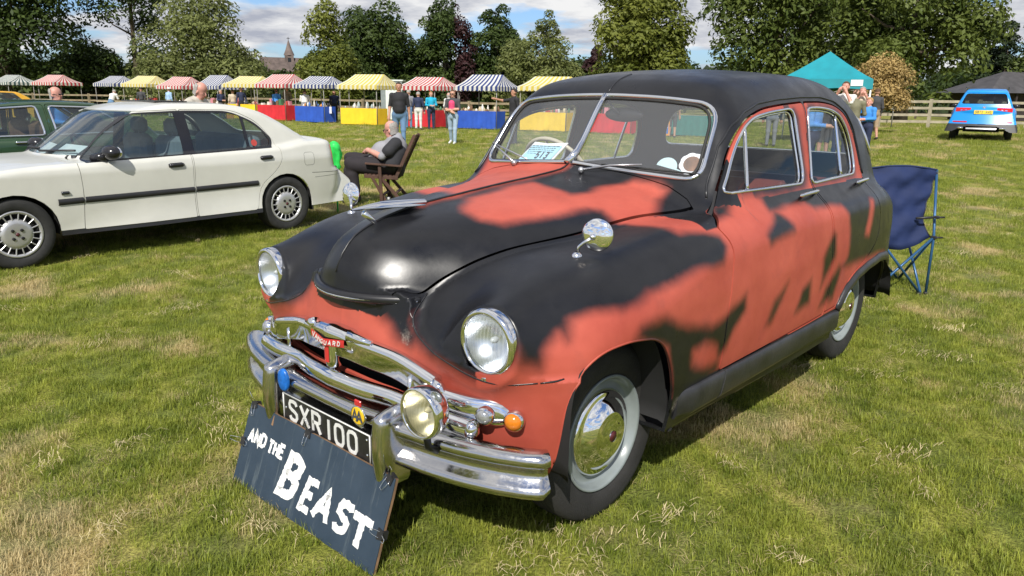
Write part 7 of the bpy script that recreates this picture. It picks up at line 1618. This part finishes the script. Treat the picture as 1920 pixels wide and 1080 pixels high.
def seated_man():
    """big man dozing in a slatted wooden chair, arms crossed on his belly, legs stretched to the left of the picture"""
    K = MATS; o = GP(715, 10.4); yaw = FACE+R_(-90)
    J = dict(pelvis=(-.14, 0, .50), waist=(-.08, 0, .62), chest=(-.17, 0, .76), neck0=(-.20, 0, .905), head=(-.115, .0, 1.01), face=(1, -.10, -.16), hup=(.15, 0, 1))
    J.update(shoL=(-.21, .205, .835), elbL=(-.03, .27, .665), wriL=(.185, .10, .735), hanL=(.25, .0, .70), shoR=(-.19, -.205, .835), elbR=(.02, -.27, .69), wriR=(.16, -.04, .72), hanR=(.08, .09, .735))
    J.update(hipL=(-.10, .12, .50), kneL=(.43, .17, .57), ankL=(.40, .17, .13), toeL=(.58, .20, .06), hipR=(-.10, -.12, .50), kneR=(.50, -.15, .61), ankR=(.52, -.14, .14), toeR=(.70, -.13, .07))
    J.update(ankL=(.34, .20, .12), toeL=(.50, .24, .055))
    ex = [((.02, 0, .60), (.0, 0, .70), .19, .16, 'c_greyshirt'), ((.37, .17, .54), (.05, .13, .52), .11, .13, 'c_black2'), ((.42, -.15, .58), (.05, -.13, .52), .11, .13, 'c_black2'), ((.40, .18, .40), (.37, .19, .22), .088, .075, 'c_black2'), ((.50, -.15, .42), (.53, -.14, .24), .088, .075, 'c_black2'), ((-.21, .205, .835), (-.12, .25, .74), .083, .085, 'c_blackshirt'), ((-.20, -.205, .835), (-.10, -.25, .74), .083, .085, 'c_blackshirt'), ((-.22, .12, .70), (-.16, .16, .56), .12, .12, 'c_blackshirt')]
    cloth('c_greyshirt', (.25, .25, .27)); cloth('c_blackshirt', (.022, .022, .026)); cloth('c_black2', (.018, .014, .017)); 
    t = person('person', o, yaw, 'heavy man in sunglasses and grey and black polo dozing in a wooden garden chair', 'people among the cars', J, dict(skin='skin_rosy', top='c_greyshirt', bottom='c_black2', sleeve='short'), hair='hair_grey', h=.0125, k=.03, bald=True, glasses=True, extra=ex, bl=1.15, fingers=True)
    # reclining wooden chair
    mat('teak_dark', (.075, .035, .022), .65, var=.35, scale=8, bump=.3, bscale=40)
    c = empty('garden_chair', o, yaw, 'dark slatted folding wooden chair that the heavy man is sitting in', 'chair')
    def bar(nm, a, b, w=.045, th=.022):
        a, b = Vector(a), Vector(b); MB().box((0, 0, (b-a).length/2), (w, th, (b-a).length), frame(a, b-a, (1, 0, 0) if abs((b-a).normalized().x) < .8 else (0, 0, 1)), bev=.004).build(nm, K['teak_dark'], c)
    for y in (-.29, .29):
        bar('back_leg', (.02, y*.96, .42), (-.34, y*.96, 0)); bar('front_leg', (-.02, y*1.05, 0), (.0, y*1.05, .565)); bar('cross_leg', (.12, y*.9, .40), (-.10, y*.9, 0), .04); bar('armrest', (.19, y*1.07, .575), (-.30, y*1.07, .545), .025, .055); bar('back_post', (-.20, y*.86, .36), (-.475, y*.86, .955), .045, .025); bar('seat_rail', (.22, y*.88, .40), (-.24, y*.88, .375), .045)
    bar('stretcher', (-.01, -.29, .13), (-.01, .29, .13)); bar('stretcher', (-.20, -.27, .17), (-.20, .27, .17)); bar('stretcher', (.20, -.26, .40), (.20, .26, .40))
    a, b = Vector((-.215, 0, .42)), Vector((-.465, 0, .955)); d = (b-a).normalized(); 
    for i in range(11): p = a.lerp(b, (i+.5)/11); Mt = frame(p, d.cross(Vector((0, 1, 0))), (0, 1, 0)); MB().box((0, 0, 0), (.47, .040, .014), Mt).build('back_slat', K['teak_dark'], c)
    for i in range(8): p = Vector((.20-.055*i, 0, .425-.003*i)); MB().box(tuple(p), (.042, .48, .016)).build('seat_slat', K['teak_dark'], c)
    g = empty('drink_can', GP(722, 10.35), 0, 'small white cup standing in the grass beside the chair leg', 'cup'); MB().lathe([(.0005, 0), (.03, 0), (.036, .085), (.036, .09), (.0005, .088)], 14).build('cup', K['paper_white'], g)
    # lime green inflated cushion behind the white car
    mat('lime_cloth', (.03, .62, .10), .4, var=.3, scale=9); p = P3(629, 290, 9.35); e = empty('lime_bag', (p.x, p.y, 0), FACE, 'bright lime green folding chair bag behind the tail of the white car', 'bag')
    m = MB(); rows = [[((.055+.02*math.sin(3*a+7*q)+.01*math.sin(11*q+a))*w*math.cos(a), (.085+.022*math.sin(2*a+5*q)+.012*math.sin(6*a-9*q))*w*math.sin(a)+.03*(q-.5), p.z+.17-.36*q) for a in np.linspace(0, 2*math.pi, 17)] for q, w in ((0, .12), (.05, .55), (.14, .85), (.3, 1.05), (.45, 1.0), (.6, .78), (.72, .48), (.8, .40), (.9, .48), (1, .2))]; m.grid(rows); m.tube([(0, 0, 0), (0, 0, p.z-.12)], .011, 6); m.build('bag', K['lime_cloth'], e); MB().box((0, .0, p.z-.145), (.05, .06, .02), bev=.005).build('clip', K['trim_black'], e)
seated_man()
# ------------------------------------------------------------------ the painted board leaning on the bumper
def sign_board():
    K = MATS; m, nt, b = nmat('board_blue'); N = nt.nodes.new; L = nt.links.new
    n = noise_node(nt, 5, 6, .65); r = ramp(nt, n.outputs[0], .3, (.018, .033, .054), .75, (.034, .054, .082)); tc = N('ShaderNodeTexCoord'); mp = N('ShaderNodeMapping'); mp.inputs['Scale'].default_value = (22, 2.2, 1); mp.inputs['Rotation'].default_value = (0, 0, R_(-9)); L(tc.outputs['Object'], mp.inputs[0])
    s = noise_node(nt, 1.0, 6, .7, vec=mp.outputs[0]); rs = ramp(nt, s.outputs[0], .56, (0, 0, 0), .68, (.5, .5, .5)); mx = N('ShaderNodeMixRGB'); L(rs.outputs[0], mx.inputs[0]); L(r.outputs[0], mx.inputs[1]); mx.inputs[2].default_value = (.15, .18, .19, 1); L(mx.outputs[0], b.inputs['Base Color']); b.inputs['Roughness'].default_value = .55
    mat('ply_edge', (.22, .13, .07), .8, var=.3, scale=20)
    BL = Vector((.804, -.469, .004)); u = Vector((.80, .415, .004))-BL; W = u.length; u.normalize(); v = Vector((.70, -.448, .297))-Vector((.804, -.469, 0)); v -= u*v.dot(u); H = v.length; v.normalize(); n_ = u.cross(v); M = Matrix((u, v, n_)).transposed().to_4x4(); M.translation = BL
    t = empty('painted_board', tuple(BL), 0, 'weathered dark blue board lettered AND THE BEAST, leaning against the bumper', 'sign')
    def add(mb, nm, mt): o = mb.build(nm, mt, None); o.parent = t; o.matrix_parent_inverse = Matrix.Translation(-BL); return o
    # slightly rough-cut sheet
    rg = random.Random(3); pts = []
    def edge(a, b, k):
        for i in range(k): q = i/k; pts.append((a[0]+(b[0]-a[0])*q+rg.uniform(-.0012, .0012), a[1]+(b[1]-a[1])*q+rg.uniform(-.0015, .0015)))
    edge((0, 0), (W, 0), 14); edge((W, 0), (W, H), 5); edge((W, H), (0, H), 14); edge((0, H), (0, 0), 5)
    o = MB().prism(pts, -.003, .0, M); bo = o.build('board', m, None); bo.parent = t; bo.matrix_world = Matrix.Identity(4)
    bo.data.transform(M.inverted()); bo.parent = t; bo.matrix_parent_inverse = Matrix.Identity(4); bo.matrix_local = Matrix.Translation(-BL) @ M
    add(MB().prism([(p[0]*.999+.0004, p[1]*.999+.0004) for p in pts], -.014, -.0032, M), 'plywood_back', K['ply_edge'])
    white = K['white_paint']; random.seed(21)
    sm = 'AND'; 
    for i, ch in enumerate('AND'): mb = MB(); letter(mb, ch, .036+i*.043, .171+i*.003, .032, .044, .0125, M, jag=.5, thick=.0006, shear=.10); add(mb, 'painted_letter', white)
    for i, ch in enumerate('THE'): mb = MB(); letter(mb, ch, .178+i*.037, .170+i*.003, .028, .046, .0125, M, jag=.5, thick=.0006, shear=.10); add(mb, 'painted_letter', white)
    for ch, x, y, w, h, tk in (('B', .296, .066, .088, .140, .036), ('E', .440, .060, .060, .104, .026), ('A', .520, .060, .082, .100, .026), ('S', .640, .066, .064, .094, .027), ('T', .725, .050, .100, .094, .028)):
        mb = MB(); letter(mb, ch, x, y, w, h, tk, M, jag=.42, thick=.0006, shear=.26 if ch != 'T' else .10); add(mb, 'painted_letter', white)
    # bulldog clips
    def clip_(x, y, ang):
        mm = M @ Matrix.Translation((x, y, 0)) @ rot('Z', ang); mb = MB(); mb.prism([(-.019, -.016), (.019, -.016), (.015, .006), (-.015, .006)], .001, .0045, mm); mb.prism([(-.019, -.016), (.019, -.016), (.015, .006), (-.015, .006)], -.019, -.0145, mm); mb.prism([(-.015, .005), (.015, .005), (.014, .012), (-.014, .012)], -.018, .004, mm)
        c = add(mb, 'bulldog_clip', K['trim_black']); w = MB(); w.tube([mm @ Vector(p) for p in ((-.010, .009, .004), (-.009, .026, .020), (-.006, .048, .030), (.006, .048, .030), (.009, .026, .020), (.010, .009, .004))], .0012, 6); w.tube([mm @ Vector(p) for p in ((-.010, -.004, .006), (-.009, -.026, .010), (-.006, -.045, .012), (.006, -.045, .012), (.009, -.026, .010), (.010, -.004, .006))], .0009, 6)
        o = w.build('clip_handle', K['chrome'], None); o.parent = c
    clip_(.026, H-.004, 20); clip_(.395, H-.004, 0); clip_(W-.025, H-.006, -25); clip_(W-.004, H*.42, -90); clip_(.006, H*.5, 90)
    mb = MB(); mb.prism([(.163, H-.045), (.176, H-.045), (.171, H-.008), (.168, H-.008)], .0003, .0009, M); add(mb, 'bare_patch', K['ply_edge'])
sign_board()
def camp_chair():
    K = MATS; mat('navy_nylon', (.004, .015, .070), .8, var=.15, scale=5, bump=.5, bscale=5); mat('blue_tube', (.03, .10, .22), .35, metal=.3)
    A = Vector((-4.431, .675, 0)); t = empty('camp_chair', A, 0, 'folding navy blue camp chair standing behind the tail of the saloon', 'chair')
    L_ = lambda p: Vector(p)-A
    TR = L_((-4.62, .575, .965)); SR = L_((-4.455, .665, .455)); F1 = Vector((0, 0, .02)); F2 = L_((-4.375, .640, .02)); F3 = L_((-4.03, .372, .02))
    rX = Vector((-.674, .739, 0)); aX = Vector((-.739, -.674, 0))
    W = .60; TL = TR-rX*W+Vector((0, 0, -.01)); SRb = L_((-4.47, .63, .455)); SLb = SRb-rX*.56
    fl = F1-rX*.60; fs = fl+Vector((0, 0, .44))
    tub = MB()
    def tube(nm, pts, r=.0105): MB().tube(pts, r, 8).build(nm, K['blue_tube'], t)
    tube('back_post', [F1, SR, TR]); tube('back_post', [F3, F3+Vector((0, 0, .45)), TL])
    # crossed legs: side and back
    fa = aX*.44; SL = F3+Vector((0, 0, .44))+rX*.02
    for a_, b_ in ((SR, F3), (SL, F2), (SR+fa, F2+rX*.01), (SR, F1+fa), (SL, F3+fa), (SL+fa, F3), (SR+fa, F3+fa), (SL+fa, F1+fa)): tube('cross_leg', [a_, b_])
    ft = MB(); [ft.ball(tuple(p-Vector((0, 0, .008))), (.02, .02, .013), None, 10, 6) for p in (F1, F2, F3, fl)]; ft.build('rubber_feet', K['trim_black'], t)
    jn = MB(); jn.box(tuple(SR), (.03, .04, .03), bev=.005); jn.box(tuple(SR+Vector((0, 0, .16))), (.03, .04, .022), bev=.005); jn.tube([SR, SR+rX*.07], .007, 6); jn.tube([SR+Vector((-.0, 0, .16)), SR+rX*.06+Vector((0, 0, .16))], .007, 6); jn.tube([SR+Vector((0, 0, .16)), SR-rX*.16+Vector((0, 0, .15))], .010, 6); jn.build('joint', K['trim_black'], t)
    # sling: rows from the top edge down the back and forward along the seat, sagging between the posts
    rg = np.random.RandomState(2); rows = []; n = 22; back = 18
    for i in range(back+12):
        row = []
        if i <= back:
            q = i/back; L0 = TL.lerp(SLb, q); R0 = TR.lerp(SRb, q); inn = .17*math.sin(q*math.pi)**.8*q
        else:
            q2 = (i-back)/11; L0 = SLb+aX*(.40*q2)+Vector((0, 0, .03*q2)); R0 = SRb+aX*(.40*q2)+Vector((0, 0, .03*q2)); inn = .02*q2
        for j in range(n+1):
            s = j/n; s2 = s
            p = L0.lerp(R0, inn+(1-2*inn)*s2 if i > 2 else s2); sag = math.sin(math.pi*s); wob = .010*math.sin(7*s+i*.55)+.009*math.sin(13*s-i*.9)+.007*math.sin(23*s+i*1.3)+.012*math.sin(i*1.1+4*s)+.016*math.exp(-((i-11.5-3*math.sin(5*s))/1.3)**2)
            if i <= back: q = i/back; p = p+aX*(-.035*sag*(1+q*.6)+wob)+Vector((0, 0, (.035*sag*(1-q)**3)-.10*sag*q**3))
            else: p = p+Vector((0, 0, -.10*sag+wob*.7))
            row.append(tuple(p))
        rows.append(row)
    c = MB().grid(rows); fb = c.build('sling', K['navy_nylon'], t)
    MB().tube([rows[0][j] for j in range(n+1)], .007, 6).build('top_hem', K['navy_nylon'], fb); MB().tube([rows[i][n] for i in range(len(rows))], .005, 6).build('side_hem', K['trim_black'], fb)
    p = GP(1681, 6.3); mb = MB(); mb.lathe([(.0005, 0), (.034, 0), (.036, .16), (.03, .20), (.014, .225), (.014, .25), (.0005, .25)], 16); o = mb.build('plastic_bottle', MATS['lamp_white']); o.location = (p.x, p.y, .01); tag(o, 'clear plastic bottle standing in the grass beside the camp chair', 'bottle')
camp_chair()
# a scatter of dry mowings lying on the turf
def clippings():
    rg = np.random.RandomState(9); V = []; F = []
    for k in range(110):
        d = rg.uniform(2.0, 12)**1.0; u = rg.uniform(-.72, .72)*d; cx, cy = CAM.x+RT.x*u+FW.x*d, CAM.y+RT.y*u+FW.y*d; r = rg.uniform(.05, .17); el = rg.uniform(0, 3.14)
        for i in range(int(46*r/.12)):
            a = el+rg.normal()*.7; q = rg.normal(size=2)*r*.5; x, y = cx+q[0]*math.cos(el)*1.6-q[1]*math.sin(el)*.6, cy+q[0]*math.sin(el)*1.6+q[1]*math.cos(el)*.6; l = rg.uniform(.012, .036); z = rg.uniform(.022, .045); w = .0012; b = len(V)
            dx, dy = math.cos(a), math.sin(a); V += [(x-dx*l-dy*w, y-dy*l+dx*w, z-.01), (x-dx*l+dy*w, y-dy*l-dx*w, z-.01), (x+dy*w, y-dx*w, z+.006), (x-dy*w, y+dx*w, z+.006), (x+dx*l, y+dy*l, z-.008)]; F += [(b, b+1, b+2), (b, b+2, b+3), (b+3, b+2, b+4)]
    m = mat('dry_straw', (.52, .43, .24), .8, var=.35, scale=3); o = npmesh('grass_clippings', np.array(V), np.array(F), m); tag(o, 'wisps of dry cut grass lying on the lawn', None, None, 'stuff')
clippings()
